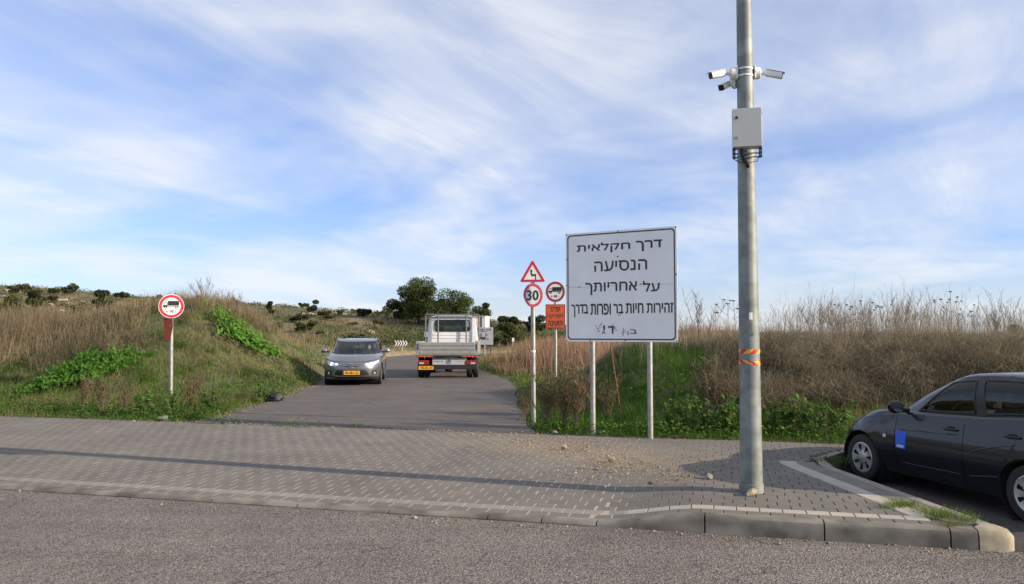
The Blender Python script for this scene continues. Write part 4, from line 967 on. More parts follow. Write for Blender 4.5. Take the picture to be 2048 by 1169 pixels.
def car(name, label, group, loc, rz, d):
    t = thing(name, label, 'car', loc, rz, group)
    paint, S, H, Gs, Rf = d['paint'], Surf(d['body']), Surf(d['shoulder']), Surf(d['house']), Surf(d['roof'])
    xa, xb, wr = d['ax_f'], d['ax_r'], d['wr']; ar = [(xa, wr, wr + 0.055), (xb, wr, wr + 0.055)]
    xd0, xd1, xd2 = d['doors']; sl = d.get('slant', 0.0); g = 0.004
    edge = lambda x, k=0.0: (lambda h: S.thx(x + k * (h - 0.5), h))
    body = MB()
    for sg in (1, -1):
        patch(body, S, lambda h: 0.0, edge(xd0 + g), 0, 1, 90, 22, sg, ar[:1])
        patch(body, S, edge(xd2 - g, d.get('rearcut', 0)), lambda h: math.pi, 0, 1, 80, 22, sg, ar[1:])
        # shoulder: wings, sill of the windows, tail
        patch(body, H, lambda h: H.thx(d['bonnet_x'], h), lambda h: math.pi, 0, 1, 80, 6, sg)
        patch(body, Rf, lambda h: 0.0, lambda h: math.pi, 0, 1, 80, 8, sg)
        # pillars and roof rails
        h0, h1 = 0.0, 1.0; A1, A2, B1, B2, C1, C2 = d['pillars']
        ed = lambda ab: (lambda h: Gs.thx(ab[0] + (ab[1] - ab[0]) * h, h))
        yw = d['screen_y']; edy = lambda h: Gs.thy(yw[0] + (yw[1] - yw[0]) * h, h)
        yr = d['rear_y']; edr = lambda h: Gs.thy(yr[0] + (yr[1] - yr[0]) * h, h, True)
        lo, hi = d.get('winh', (0.05, 0.90))
        patch(body, Gs, edy, ed(A2), 0, 1, 12, 16, sg); mb = MB(); patch(mb, Gs, ed(B1), ed(B2), 0, 1, 4, 12, sg); mb.build('centre_pillar', M_trim, t, smooth=60)
        patch(body, Gs, ed(C1), edr, 0, 1, 20, 12, sg)
        for a_, b_ in ((ed(A2), ed(B1)), (ed(B2), ed(C1))):
            patch(body, Gs, a_, b_, hi, 1, 20, 3, sg); patch(body, Gs, a_, b_, 0, lo, 20, 2, sg)
        patch(body, Gs, lambda h: 0.0, edy, 0.93, 1, 16, 2, sg); patch(body, Gs, edr, lambda h: math.pi, 0.90, 1, 16, 2, sg); patch(body, Gs, edr, lambda h: math.pi, 0, 0.12, 16, 2, sg)
    bm = bmesh.new(); me = bpy.data.meshes.new('body'); me.from_pydata(body.v, [], body.f); bm.from_mesh(me); bmesh.ops.remove_doubles(bm, verts=bm.verts, dist=0.0006); bmesh.ops.recalc_face_normals(bm, faces=bm.faces); bm.to_mesh(me); bm.free()
    me.materials.append(paint); me.polygons.foreach_set('use_smooth', np.ones(len(me.polygons), bool)); me.set_sharp_from_angle(angle=R(38)); link(bpy.data.objects.new('body', me), t)
    mb = MB()
    for sg in (1, -1): patch(mb, H, lambda h: 0.0, lambda h: H.thx(d['bonnet_x'] + 0.006, h), 0.03, 1, 50, 10, sg)
    bm = bmesh.new(); me = bpy.data.meshes.new('bonnet'); me.from_pydata(mb.v, [], mb.f); bm.from_mesh(me); bmesh.ops.remove_doubles(bm, verts=bm.verts, dist=0.0006); bmesh.ops.recalc_face_normals(bm, faces=bm.faces); bm.to_mesh(me); bm.free()
    me.materials.append(paint); me.polygons.foreach_set('use_smooth', np.ones(len(me.polygons), bool)); link(bpy.data.objects.new('bonnet', me), t)
    doors = {}
    for sg in (1, -1):
        for i, (a_, b_, ka, kb) in enumerate(((xd0 - g, xd1 + g, 0, sl), (xd1 - g, xd2 + g, sl, d.get('rearcut', 0)))):
            mb = MB(); patch(mb, S, edge(a_, ka), edge(b_, kb), 0.04, 1, 40, 22, sg, ar); dr = mb.build('door', paint, t, smooth=40); doors[sg, i] = dr
            xh = b_ + 0.17; zh = d['handle_z'] + 0.015 * i
            mb = MB(); mb.lathe([(0, 0.0), (0.05, 0.0), (0.05, 0.004), (0, 0.004)], 20, axis='y'); p = S.side(xh, zh, 0.001, 1); mb.v = [(v[0] * 1.35 + p.x, sg * (p.y + v[1] - 0.002), v[2] * 0.75 + p.z) for v in mb.v]; mb.build('handle_recess', M_trim, dr, smooth=30)
            mb = MB(); mb.tube([(xh + 0.085, sg * (p.y + 0.008), zh + 0.004), (xh + 0.05, sg * (p.y + 0.03), zh + 0.006), (xh - 0.06, sg * (p.y + 0.03), zh + 0.006), (xh - 0.085, sg * (p.y + 0.008), zh + 0.004)], 0.012, 10); mb.build('door_handle', d.get('handle_mat', paint), dr, smooth=True)
        mb = MB(); patch(mb, S, edge(xd0 - g), edge(xd2 + g), 0.0, 0.035, 40, 2, sg, ar); mb.build('sill', M_trim, t)
        for nm, a_, b_, i in (('side_window', ed(A2), ed(B1), 0), ('side_window', ed(B2), ed(C1), 1)):
            mb = MB(); rows = patch(mb, Gs, a_, b_, lo, hi, 24, 10, sg); w_ = mb.build(nm, G_side, doors[sg, i], smooth=60)
            loop = [tuple(p) for p in rows[0]] + [tuple(p) for p in rows[1:, -1]] + [tuple(p) for p in rows[-1][::-1]] + [tuple(p) for p in rows[::-1, 0]]
            mb = MB(); mb.tube(loop, 0.011, 6); mb.build('window_seal', M_trim, doors[sg, i], smooth=60)
    for nm, a0, a1, rear in (('windscreen', lambda h: 0.0, edy, False), ('rear_window', edr, lambda h: math.pi, True)):
        mb = MB(); hh0, hh1 = (0.0, 0.93) if not rear else (0.12, 0.90)
        for sg in (1, -1): patch(mb, Gs, a0, a1, hh0, hh1, 20, 10, sg)
        mb.build(nm, G_dark if not rear else G_side, t, smooth=60)
    # dark inside: floor, arches, firewall, bench, seats, dashboard, steering wheel
    mb = MB()
    for sg in (1, -1):
        r0 = patch(MB(), S, lambda h: 0.0, lambda h: math.pi, 0, 0.92, 60, 6, sg, ar)
        mb.grid([[(p[0] * 0.985, p[1] * 0.965, p[2]) for p in r] for r in r0])
        for ax in (xa, xb):
            mb.lathe([(wr + 0.06, 0.10), (wr + 0.06, d['W'] - 0.03)], 24, axis='y', c=(ax, 0, wr)) if sg > 0 else mb.lathe([(wr + 0.06, -0.10), (wr + 0.06, -d['W'] + 0.03)], 24, axis='y', c=(ax, 0, wr))
    mb.box(((xa + xb) / 2, 0, 0.24), (d['L'] * 0.93, d['W'] * 1.75, 0.04)); mb.build('underbody', M_liner, t)
    zb = d['belt']; sx = d['seat_x']
    mb = MB(); mb.box((d['dash_x'], 0, zb - 0.10), (0.45, d['W'] * 1.62, 0.16)); mb.build('dashboard', M_trim, t, bevel=0.05)
    for x0, w_ in ((sx, 0.46), (sx - 0.85, 0.46)):
        for yy in (-0.36, 0.36):
            b = MB(); b.box((x0, yy, zb - 0.16), (0.14, w_, 0.56), (0, R(-12), 0)); seat = b.build('seat_back', M_seat, t, bevel=0.05, seg=3)
            b = MB(); b.box((x0 - 0.085, yy, zb + 0.235), (0.10, 0.26, 0.19), (0, R(-10), 0)); b.build('headrest', M_seat, seat, bevel=0.04, seg=3)
            b = MB(); b.box((x0 + 0.30, yy, zb - 0.46), (0.55, w_, 0.16)); b.build('seat_base', M_seat, t, bevel=0.04)
    sw = Vector((d['dash_x'] - 0.34, d['drv'] * 0.36, zb - 0.02))
    b = MB(); rp = [(0.175 + 0.014 * math.cos(a), 0.014 * math.sin(a)) for a in np.linspace(0, 2 * math.pi, 8, endpoint=False)]; b.lathe(rp, 32, axis='x', closed=True)
    b.box((0, 0, 0), (0.03, 0.30, 0.06)); b.box((0, 0, -0.08), (0.03, 0.05, 0.15)); o = b.build('steering_wheel', M_trim, t, smooth=40, loc=sw, rot=(0, R(-24), 0))
    b = MB(); b.box((d['dash_x'] - 0.02 + 0.0, 0, d['roofz'] - 0.16), (0.03, 0.22, 0.06)); o = b.build('rear_view_mirror', M_trim, t, bevel=0.015, loc=(d.get('rvm', -0.38), 0, 0))
    for sg in (1, -1):
        mx, mz = d['mirror']; p = S.side(mx, d['belt'] - 0.02, 0, sg)
        b = MB(); pts = []
        for k, (yy, sc) in enumerate(((0.05, 0.55), (0.10, 0.95), (0.17, 1.0), (0.215, 0.8), (0.235, 0.35))):
            pts.append([(p.x + 0.055 * sc * math.cos(a) * (1.25 if math.cos(a) > 0 else 0.6), p.y + sg * yy, mz + 0.075 * sc * math.sin(a)) for a in np.linspace(0, 2 * math.pi, 17)])
        b.grid(pts); mr = b.build('door_mirror', d.get('mirror_mat', paint), t, smooth=60)
        b = MB(); b.tube([(p.x, p.y - sg * 0.02, mz - 0.045), (p.x, p.y + sg * 0.07, mz - 0.03)], [0.035, 0.025], 10); b.build('mirror_arm', M_trim, mr)
        b = MB(); b.add([(p.x - 0.036, p.y + sg * (0.14 + 0.075 * math.cos(a)), mz + 0.058 * math.sin(a)) for a in np.linspace(0, 2 * math.pi, 20, endpoint=False)], [tuple(range(20))]); b.build('mirror_glass', M_chrome, mr)
    for ax in (xa, xb):
        for sg in (1, -1): wheel(t, ax, sg * d['track'], wr, d['ww'], sg, d['spokes'], d['capr'], d.get('capm'))
    return t, S, H, Gs, doors

# the dark hatchback in the bay
M_navy = mat('dark_blue_grey_paint', (0.007, 0.009, 0.014), 0.3, 0.0, coat=0.6, spec=0.25)
belt1 = lambda x: np.interp(x, [-1.9, -1.4, -0.6, 0.3, 0.7, 1.2, 1.6, 1.9], [1.00, 1.01, 0.95, 0.905, 0.87, 0.78, 0.67, 0.57])
house1 = lambda x: np.interp(x, [-1.9, -1.4, -0.6, 0.3, 0.7, 1.1], [1.04, 1.045, 0.975, 0.935, 0.925, 0.905])
roof1 = lambda x: np.interp(x, [-1.7, -1.3, -0.9, -0.6, -0.3, -0.1, 0.1], [1.33, 1.375, 1.40, 1.395, 1.37, 1.33, 1.27])
MD = (1.0, -1.15)
spark = dict(paint=M_navy, L=3.64, W=0.80, ax_f=1.19, ax_r=-1.195, wr=0.288, ww=0.165, track=0.69, spokes=7, capr=0.69, belt=0.93, roofz=1.42,
    body=[(1.79, -1.68, 0.725, 2.6, 3.2, 0.19, MD), (1.86, -1.74, 0.765, 2.5, 3.2, 0.30, MD), (1.885, -1.75, 0.795, 2.4, 3.2, 0.44, MD), (1.88, -1.74, 0.803, 2.35, 3.2, 0.58, MD), (1.83, -1.72, 0.778, 2.3, 3.1, lambda x: 0.58 + 0.55 * (belt1(x) - 0.58), MD), (1.76, -1.70, 0.738, 2.25, 3.0, belt1, MD)],
    shoulder=[(1.76, -1.70, 0.738, 2.25, 3.0, belt1, MD), (1.35, -1.69, 0.712, 2.4, 3.2, lambda x: 0.5 * (belt1(x) + house1(x)) + 0.012 + 0.022 * ss((x - 0.5) / 0.6), (0.7, -1.1)), (0.96, -1.66, 0.685, 2.5, 3.4, house1, (0.0, -0.9))],
    house=[(0.96, -1.66, 0.685, 2.5, 3.4, house1, (0.0, -0.9)), (0.47, -1.64, 0.665, 2.8, 3.6, lambda x: 0.5 * (house1(x) + roof1(x)) + 0.03, (-0.1, -0.9)), (0.06, -1.56, 0.575, 3.0, 3.8, roof1, (-0.35, -0.9))],
    roof=[(0.06, -1.56, 0.575, 3.0, 3.8, roof1, (-0.35, -0.9)), (-0.14, -1.46, 0.50, 3.0, 3.8, lambda x: roof1(x) + 0.026, (-0.4, -0.9)), (-0.42, -1.10, 0.25, 3, 3, lambda x: roof1(x) + 0.036, (-0.6, -0.85)), (-0.72, -0.74, 0.005, 2, 2, lambda x: roof1(x) + 0.038, -0.73)],
    doors=(0.58, -0.42, -1.20), slant=-0.0, rearcut=-0.25, bonnet_x=0.52, handle_z=0.80, handle_mat=M_trim,
    pillars=((0.35, 0.0), (0.33, -0.20), (-0.50, -0.44), (-0.63, -0.55), (-1.28, -1.10), (0, 0)), screen_y=(0.64, 0.52), rear_y=(0.60, 0.48), winh=(0.05, 0.86),
    seat_x=-0.62, dash_x=0.36, drv=1, mirror=(0.44, 0.985), mirror_mat=M_trim, rvm=-0.46)
t, S, H, Gs, doors = car('parked_car', 'dark blue-grey hatchback with blue sticker parked in the bay at right', 'cars', (5.43, 9.02, BAYZ + 0.004), math.atan2(0.9686, -0.249), spark)
for sg in (1, -1):
    lay(S, [(1.30, 0.775), (1.48, 0.745), (1.62, 0.70)], [(1.32, 0.755), (1.5, 0.67), (1.66, 0.585)], 0.004, 'side', sg).build('headlamp', M_lens, t, smooth=True)
    # swept crease lines of the flank
    for i_, (xs_, zs_) in enumerate((((0.50, -0.34), (0.715, 0.755)), ((-0.48, -1.05), (0.56, 0.74)), ((0.48, -0.36), (0.335, 0.345)), ((-0.50, -0.85), (0.35, 0.40)))):
        lt = [(xs_[0] + (xs_[1] - xs_[0]) * f, zs_[0] + (zs_[1] - zs_[0]) * f ** (1.0 if i_ != 1 else 0.6)) for f in np.linspace(0, 1, 9)]
        mb = MB(); mb.tube([tuple(S.side(q, r, -0.004, sg)) for q, r in fine(lt)], 0.008, 6); mb.build('crease', M_navy, doors[sg, i_ % 2], smooth=60)
    mb = strip_on(S, [(0.74, 0.60), (0.74, 0.635)], 0.05, 0.006, 'side', sg); mb.build('side_repeater', M_lens, t)
    lay(S, [(-1.66, 1.0), (-1.55, 1.01)], [(-1.69, 0.72), (-1.60, 0.74)], 0.004, 'side', sg).build('tail_lamp', M_redlens, t)
st = lay(S, [(0.555, 0.70), (0.395, 0.70)], [(0.555, 0.50), (0.395, 0.50)], 0.003, 'side', 1).build('blue_sticker', mat('sticker_blue', (0.012, 0.10, 0.62), 0.5), doors[1, 0])
p = S.side(0.475, 0.53, 0.006, 1); lettering('lettering', 'eldan', M_swhite, doors[1, 0], w=0.115, h=0.035, loc=p, rot=(math.pi / 2, 0, math.pi), bold=0.02)

# the oncoming silver estate
M_silver = mat('silver_paint', (0.20, 0.21, 0.225), 0.3, 0.7, coat=1.0)
belt2 = lambda x: np.interp(x, [-2.4, -1.6, 0, 1.0, 1.5, 2.0, 2.3], [0.96, 0.96, 0.91, 0.875, 0.83, 0.73, 0.66])
house2 = lambda x: np.interp(x, [-2.4, -1.6, 0, 0.9, 1.3], [1.0, 1.0, 0.945, 0.93, 0.93])
roof2 = lambda x: np.interp(x, [-2.2, -1.4, -0.5, 0.1, 0.4], [1.30, 1.36, 1.375, 1.36, 1.325])
ME = (1.2, -1.45)
estate = dict(paint=M_silver, L=4.56, W=0.88, ax_f=1.31, ax_r=-1.29, wr=0.316, ww=0.195, track=0.755, spokes=5, capr=0.7, belt=0.92, roofz=1.38,
    body=[(2.14, -2.22, 0.81, 3.0, 3.2, 0.19, ME), (2.21, -2.27, 0.855, 2.9, 3.2, 0.30, ME), (2.235, -2.28, 0.878, 2.8, 3.2, 0.46, ME), (2.23, -2.27, 0.88, 2.7, 3.2, 0.60, ME), (2.19, -2.25, 0.865, 2.6, 3.2, lambda x: 0.60 + 0.5 * (belt2(x) - 0.60), ME), (2.12, -2.24, 0.845, 2.5, 3.2, belt2, ME)],
    shoulder=[(2.12, -2.24, 0.845, 2.5, 3.2, belt2, ME), (1.70, -2.20, 0.80, 2.3, 3.3, lambda x: 0.5 * (belt2(x) + house2(x)) + 0.012 + 0.03 * ss((x - 0.9) / 0.6), (0.8, -1.3)), (1.16, -2.15, 0.755, 2.8, 3.4, house2, (0.2, -1.2))],
    house=[(1.16, -2.15, 0.755, 2.8, 3.4, house2, (0.2, -1.2)), (0.74, -2.05, 0.71, 3.0, 3.6, lambda x: 0.5 * (house2(x) + roof2(x)) + 0.01, (0.1, -1.2)), (0.28, -1.92, 0.615, 3.2, 3.8, roof2, (-0.1, -1.2))],
    roof=[(0.28, -1.92, 0.615, 3.2, 3.8, roof2, (-0.1, -1.2)), (0.06, -1.7, 0.52, 3.2, 3.8, lambda x: roof2(x) + 0.025, (-0.2, -1.2)), (-0.4, -1.2, 0.26, 3, 3, lambda x: roof2(x) + 0.038, (-0.6, -1.0)), (-0.79, -0.81, 0.005, 2, 2, lambda x: roof2(x) + 0.04, -0.8)],
    doors=(0.95, -0.12, -1.12), rearcut=-0.2, bonnet_x=0.98, handle_z=0.83,
    pillars=((0.9, 0.2), (0.86, 0.16), (-0.10, -0.16), (-0.2, -0.25), (-1.85, -1.55), (0, 0)), screen_y=(0.685, 0.555), rear_y=(0.65, 0.5), winh=(0.06, 0.9),
    seat_x=-0.25, dash_x=0.75, drv=1, mirror=(0.72, 1.03), rvm=-0.42)
fx = math.atan2(-0.993, 0.117)
t, S, H, Gs, doors = car('estate_car', 'silver estate car with lit headlamps coming down the farm road', 'cars', (-5.10, 26.05, 0.003), fx, estate); car2 = t
M_grille = mat('grille_black', (0.012, 0.012, 0.013), 0.5)
for sg in (1, -1):
    lay(S, [(0.40, 0.665), (0.55, 0.695), (0.68, 0.725), (0.79, 0.76)], [(0.38, 0.615), (0.50, 0.59), (0.66, 0.60), (0.80, 0.70)], 0.006, 'front', sg).build('headlamp', M_lens, t, smooth=True)
    c = S.front(sg * 0.60, 0.645, 0.012); mb = MB(); mb.lathe([(0, 0.004), (0.042, 0.0)], 20, axis='x', c=c); mb.build('lamp', M_lamp, t)
    c = S.front(sg * 0.45, 0.65, 0.010); mb = MB(); mb.lathe([(0, 0.004), (0.022, 0.0)], 16, axis='x', c=c); mb.build('lamp', M_lamp, t)
    lay(S, [(0.60, 0.45), (0.70, 0.47), (0.74, 0.46)], [(0.60, 0.33), (0.68, 0.31), (0.74, 0.33)], 0.004, 'front', sg).build('fog_lamp_recess', M_grille, t)
    c = S.front(sg * 0.67, 0.375, 0.009); mb = MB(); mb.lathe([(0, 0.003), (0.045, 0.0)], 16, axis='x', c=c); mb.build('fog_lamp', M_lens, t)
    lay(S, [(0.0, 0.655), (0.2, 0.65), (0.40, 0.665)], [(0.0, 0.56), (0.18, 0.575), (0.38, 0.615)], 0.004, 'front', sg).build('grille', M_grille, t, smooth=True)
    strip_on(S, [(sg * 0.08, 0.615), (sg * 0.2, 0.618), (sg * 0.32, 0.63), (sg * 0.44, 0.65)], 0.016, 0.010, 'front').build('chrome_bar', M_chrome, t)
    lay(S, [(0.0, 0.475), (0.25, 0.475), (0.44, 0.465)], [(0.0, 0.30), (0.28, 0.30), (0.54, 0.305)], 0.004, 'front', sg, 5).build('lower_grille', M_grille, t, smooth=True)
    strip_on(S, [(0.0, 0.292), (sg * 0.2, 0.292), (sg * 0.40, 0.295), (sg * 0.54, 0.305)], 0.02, 0.010, 'front').build('chrome_bar', M_chrome, t)
    strip_on(S, [(sg * 0.54, 0.305), (sg * 0.5, 0.38), (sg * 0.45, 0.46)], 0.016, 0.010, 'front').build('chrome_bar', M_chrome, t)
    lay(S, [(0.0, 0.27), (0.4, 0.27), (0.6, 0.27)], [(0.0, 0.20), (0.4, 0.20), (0.58, 0.20)], 0.003, 'front', sg).build('bumper_lip', M_trim, t)
    pr = [Gs.ev(Gs.thx(x, 0.99), 0.99) for x in np.linspace(0.12, -1.75, 16)]
    b = MB(); b.tube([(p[0], sg * p[1], p[2] + (0.03 if 0 < i < 15 else -0.005)) for i, p in enumerate(pr)], 0.026, 8); b.build('roof_rail', M_chrome, t, smooth=True)
c = S.front(0.0, 0.60, 0.016)
mb = MB()
for a_, b_, cy, cz in ((0.085, 0.058, 0, 0), (0.03, 0.055, 0, -0.0), (0.075, 0.024, 0, 0.022)):
    rp = [(1.0, -1), (1.0, 1)]; pts = [(c.x + 0.004, cy + a_ * math.cos(q), c.z + cz + b_ * math.sin(q)) for q in np.linspace(0, 2 * math.pi, 29)]; mb.tube(pts, 0.007, 6)
mb.build('emblem', M_chrome, t, smooth=True)
mb = MB(); mb.lathe([(0, 0.0), (0.058, 0.0)], 24, axis='x', c=(c.x - 0.003, 0, c.z)); mb.build('emblem_disc', mat('emblem_blue', (0.25, 0.28, 0.38), 0.3, 0.6), t)
c = S.front(0.0, 0.39, 0.02); mb = MB(); mb.box((c.x, 0, 0.395), (0.012, 0.50, 0.115)); np_ = mb.build('number_plate', M_plate, t)
lettering('lettering', '40-581-32', M_black, np_, w=0.40, h=0.075, loc=(c.x + 0.0075, 0.015, 0.395), rot=(math.pi / 2, 0, math.pi / 2), bold=0.025)
mb = MB(); mb.box((c.x + 0.0066, -0.228, 0.395), (0.001, 0.04, 0.11)); mb.build('plate_strip', mat('plate_blue', (0.03, 0.08, 0.4), 0.5), np_)

# the driver: one continuous seated figure
def figure(name, parent_obj, joints, edges, radii, m):
    me = bpy.data.meshes.new(name); names = list(joints); me.from_pydata([joints[k] for k in names], [(names.index(a), names.index(b)) for a, b in edges], []); o = bpy.data.objects.new(name, me); link(o)
    sk = o.modifiers.new('skin', 'SKIN'); sub = o.modifiers.new('sub', 'SUBSURF'); sub.levels = 2; sub.render_levels = 2
    for i, k in enumerate(names):
        v = me.skin_vertices[0].data[i]; r = radii[k]; v.radius = r if isinstance(r, tuple) else (r, r); v.use_root = (k == 'pelvis')
    dg = bpy.context.evaluated_depsgraph_get(); dg.update(); m2 = bpy.data.meshes.new_from_object(o.evaluated_get(dg)); m2.name = name; o.modifiers.clear(); old = o.data; o.data = m2; bpy.data.meshes.remove(old)
    m2.materials.clear(); m2.materials.append(m); m2.polygons.foreach_set('use_smooth', np.ones(len(m2.polygons), bool)); return o
M_shirt = mat('dark_shirt', (0.05, 0.055, 0.07), 0.9); M_skin = mat('skin', (0.42, 0.25, 0.17), 0.6); M_hair = mat('dark_hair', (0.03, 0.022, 0.018), 0.8); M_mask = mat('face_mask', (0.62, 0.72, 0.70), 0.8)
J = dict(pelvis=(0, 0, 0.42), waist=(-0.03, 0, 0.60), chest=(-0.08, 0, 0.82), neck=(-0.07, 0, 0.99), shl=(-0.07, 0.17, 0.93), shr=(-0.07, -0.17, 0.93), ell=(0.12, 0.24, 0.72), elr=(0.12, -0.24, 0.72), wrl=(0.36, 0.15, 0.86), wrr=(0.36, -0.15, 0.86),
         hpl=(0.06, 0.10, 0.42), hpr=(0.06, -0.10, 0.42), knl=(0.46, 0.13, 0.52), knr=(0.46, -0.13, 0.52), anl=(0.78, 0.12, 0.32), anr=(0.78, -0.12, 0.32), tol=(0.9, 0.12, 0.36), tor=(0.9, -0.12, 0.36))
E = [('pelvis', 'waist'), ('waist', 'chest'), ('chest', 'neck'), ('chest', 'shl'), ('chest', 'shr'), ('shl', 'ell'), ('shr', 'elr'), ('ell', 'wrl'), ('elr', 'wrr'), ('pelvis', 'hpl'), ('pelvis', 'hpr'), ('hpl', 'knl'), ('hpr', 'knr'), ('knl', 'anl'), ('knr', 'anr'), ('anl', 'tol'), ('anr', 'tor')]
RD = dict(pelvis=0.14, waist=0.13, chest=(0.13, 0.15), neck=0.06, shl=0.065, shr=0.065, ell=0.045, elr=0.045, wrl=0.03, wrr=0.03, hpl=0.09, hpr=0.09, knl=0.06, knr=0.06, anl=0.045, anr=0.045, tol=0.035, tor=0.035)
drv = figure('person', None, J, E, RD, M_shirt); tag(drv, 'driver in dark clothes and pale face mask at the wheel of silver car', 'person')
c2 = Vector(car2.location); rot2 = Matrix.Rotation(fx, 3, 'Z'); drv.location = c2 + rot2 @ Vector((-0.02, 0.36, 0.02)); drv.rotation_euler = (0, 0, fx)
b = MB(); hp = []                                        # head with brow, nose, chin
for i, ph in enumerate(np.linspace(-math.pi / 2, math.pi / 2, 15)):
    row = []
    for th in np.linspace(0, 2 * math.pi, 25):
        z = 0.118 * math.sin(ph); rr = math.cos(ph); x = 0.094 * rr * math.cos(th); y = 0.074 * rr * math.sin(th)
        if z < -0.02: x *= 1 - 1.2 * (-z - 0.02); y *= 1 - 2.2 * (-z - 0.02)
        if math.cos(th) > 0.93 and -0.035 < z < 0.025: x += 0.018 * (1 - abs(z + 0.01) / 0.04)
        row.append((x - 0.03, y, 1.12 + z))
    hp.append(row)
b.grid(hp)
for sg in (1, -1): b.box((-0.035, sg * 0.076, 1.115), (0.04, 0.016, 0.06))
head = b.build('head', M_skin, drv, smooth=60)
b = MB(); b.grid([[(p[0] * 1.05 - 0.004, p[1] * 1.06, 1.12 + (p[2] - 1.12) * 1.06) for p in r if True] for r in hp[9:]]); b.grid([[(p[0] * 1.05 - 0.004, p[1] * 1.06, p[2]) for p in r[7:18]] for r in hp[4:11]]); b.build('hair', M_hair, head, smooth=60)
b = MB(); b.grid([[(p[0] + 0.008 + 0.006, p[1] * 1.05, p[2]) for p in (r[-6:-1] + r[:6])] for r in hp[2:8]]); b.build('face_mask', M_mask, head, smooth=60)
for sg in (1, -1):
    b = MB(); b.box((0.058, sg * 0.03, 1.14), (0.008, 0.02, 0.01)); b.build('eye', M_black, head)
    h = Vector((0.385, sg * 0.155, 0.885)); b = MB(); b.tube([h - Vector((0.04, 0, 0.03)), h + Vector((0.03, -sg * 0.012, 0.01))], [0.028, 0.034], 8)
    for k in range(4): o_ = Vector((0.03, -sg * 0.012, -0.02 + 0.018 * k)); b.tube([h + o_, h + o_ + Vector((0.035, -sg * 0.005, 0.004)), h + o_ + Vector((0.045, -sg * 0.035, 0.002))], [0.009, 0.009, 0.007], 6)
    b.tube([h + Vector((-0.01, -sg * 0.02, 0.02)), h + Vector((0.02, -sg * 0.055, 0.03))], [0.011, 0.008], 6); b.build('hand', M_skin, drv, smooth=60)

# the flatbed truck going away (local x forward, origin on the road under the tailgate)
M_twhite = mat('truck_white', (0.70, 0.71, 0.72), 0.4, var=0.05, scale=3, coat=0.4)
M_alu = mat('aluminium_side', (0.38, 0.375, 0.34), 0.45, 0.5, var=0.1, scale=5)
M_rack = mat('rack_grey', (0.16, 0.16, 0.16), 0.6, 0.4)
tr = thing('flatbed_truck', 'white flatbed truck with ladder rack driving away up the farm road', 'truck', (-2.27, 27.7, 0.003), R(91.2))
W2 = 1.10
def tb(name, c, d_, m, parent=tr, bevel=0.006, rot=None):
    b = MB(); b.box(c, d_, rot); return b.build(name, m, parent, bevel=bevel)
tb('bed_floor', (1.55, 0, 0.84), (3.1, 2 * W2 - 0.06, 0.06), M_alu); tb('bed_frame', (1.55, 0, 0.77), (3.08, 2 * W2 - 0.12, 0.08), M_dark)
# tailgate of three ribbed planks
tg = tb('tailgate', (0.02, 0, 1.05), (0.026, 2 * W2 - 0.26, 0.43), M_alu)
for k in range(3): tb('plank', (-0.002, 0, 0.915 + 0.143 * k), (0.03, 2 * W2 - 0.28, 0.122), M_alu, tg, 0.012)
for sg in (1, -1):
    sd_ = tb('side_board', (1.55, sg * (W2 - 0.02), 1.06), (3.06, 0.03, 0.44), M_alu)
    for k in range(3): tb('plank', (1.55, sg * (W2 - 0.004), 0.925 + 0.143 * k), (3.0, 0.024, 0.12), M_alu, sd_, 0.01)
    tb('corner_post', (0.02, sg * (W2 - 0.065), 1.06), (0.05, 0.12, 0.50), M_alu); tb('latch', (-0.012, sg * (W2 - 0.075), 1.10), (0.02, 0.035, 0.22), M_dark)
    tb('tail_lamp', (0.12, sg * (W2 - 0.27), 0.555), (0.10, 0.38, 0.15), M_redlens, bevel=0.02); tb('reverse_lens', (0.066, sg * (W2 - 0.20), 0.53), (0.004, 0.16, 0.06), M_lens, bevel=0)
    hz_ = tb('hazard_strip', (0.005, sg * (W2 - 0.33), 0.775), (0.012, 0.52, 0.045), mat('strip_orange', (0.5, 0.19, 0.03), 0.6), bevel=0)
    for k in range(4): b = MB(); y0 = sg * (W2 - 0.33) - 0.24 + 0.13 * k; b.add([(-0.0025, y0, 0.753), (-0.0025, y0 + 0.06, 0.753), (-0.0025, y0 + 0.10, 0.797), (-0.0025, y0 + 0.04, 0.797)], [(0, 1, 2, 3)]); b.build('stripe', M_tred, hz_)
    tb('mudguard', (0.85, sg * (W2 - 0.16), 0.76), (0.95, 0.34, 0.03), M_dark)
tb('name_panel', (0.10, -0.05, 0.585), (0.012, 1.15, 0.22), M_sgrey)
lettering('lettering', 'SPRINTER', M_ink, tr, w=0.34, h=0.035, loc=(0.092, 0.32, 0.585), rot=(math.pi / 2, 0, -math.pi / 2)); lettering('lettering', '516 CDI', M_ink, tr, w=0.20, h=0.035, loc=(0.092, -0.45, 0.585), rot=(math.pi / 2, 0, -math.pi / 2))
b = MB(); rp = [(0.07 + 0.008 * math.cos(a), 0.008 * math.sin(a)) for a in np.linspace(0, 2 * math.pi, 8, endpoint=False)]; b.lathe(rp, 28, axis='x', closed=True, c=(0.09, -0.05, 0.585))
for a in (90, 210, 330): b.tube([(0.09, -0.05, 0.585), (0.09, -0.05 + 0.068 * math.cos(R(a)), 0.585 + 0.068 * math.sin(R(a)))], [0.012, 0.003], 6)
b.build('emblem', M_ink, tr)
tb('bumper', (0.10, 0, 0.39), (0.10, 2 * W2 - 0.12, 0.16), M_dark, bevel=0.015)
pl = tb('number_plate', (0.04, W2 - 0.36, 0.365), (0.01, 0.52, 0.12), M_plate, bevel=0); lettering('lettering', '592-05-101', M_black, pl, w=0.42, h=0.075, loc=(0.034, W2 - 0.375, 0.365), rot=(math.pi / 2, 0, -math.pi / 2), bold=0.02)
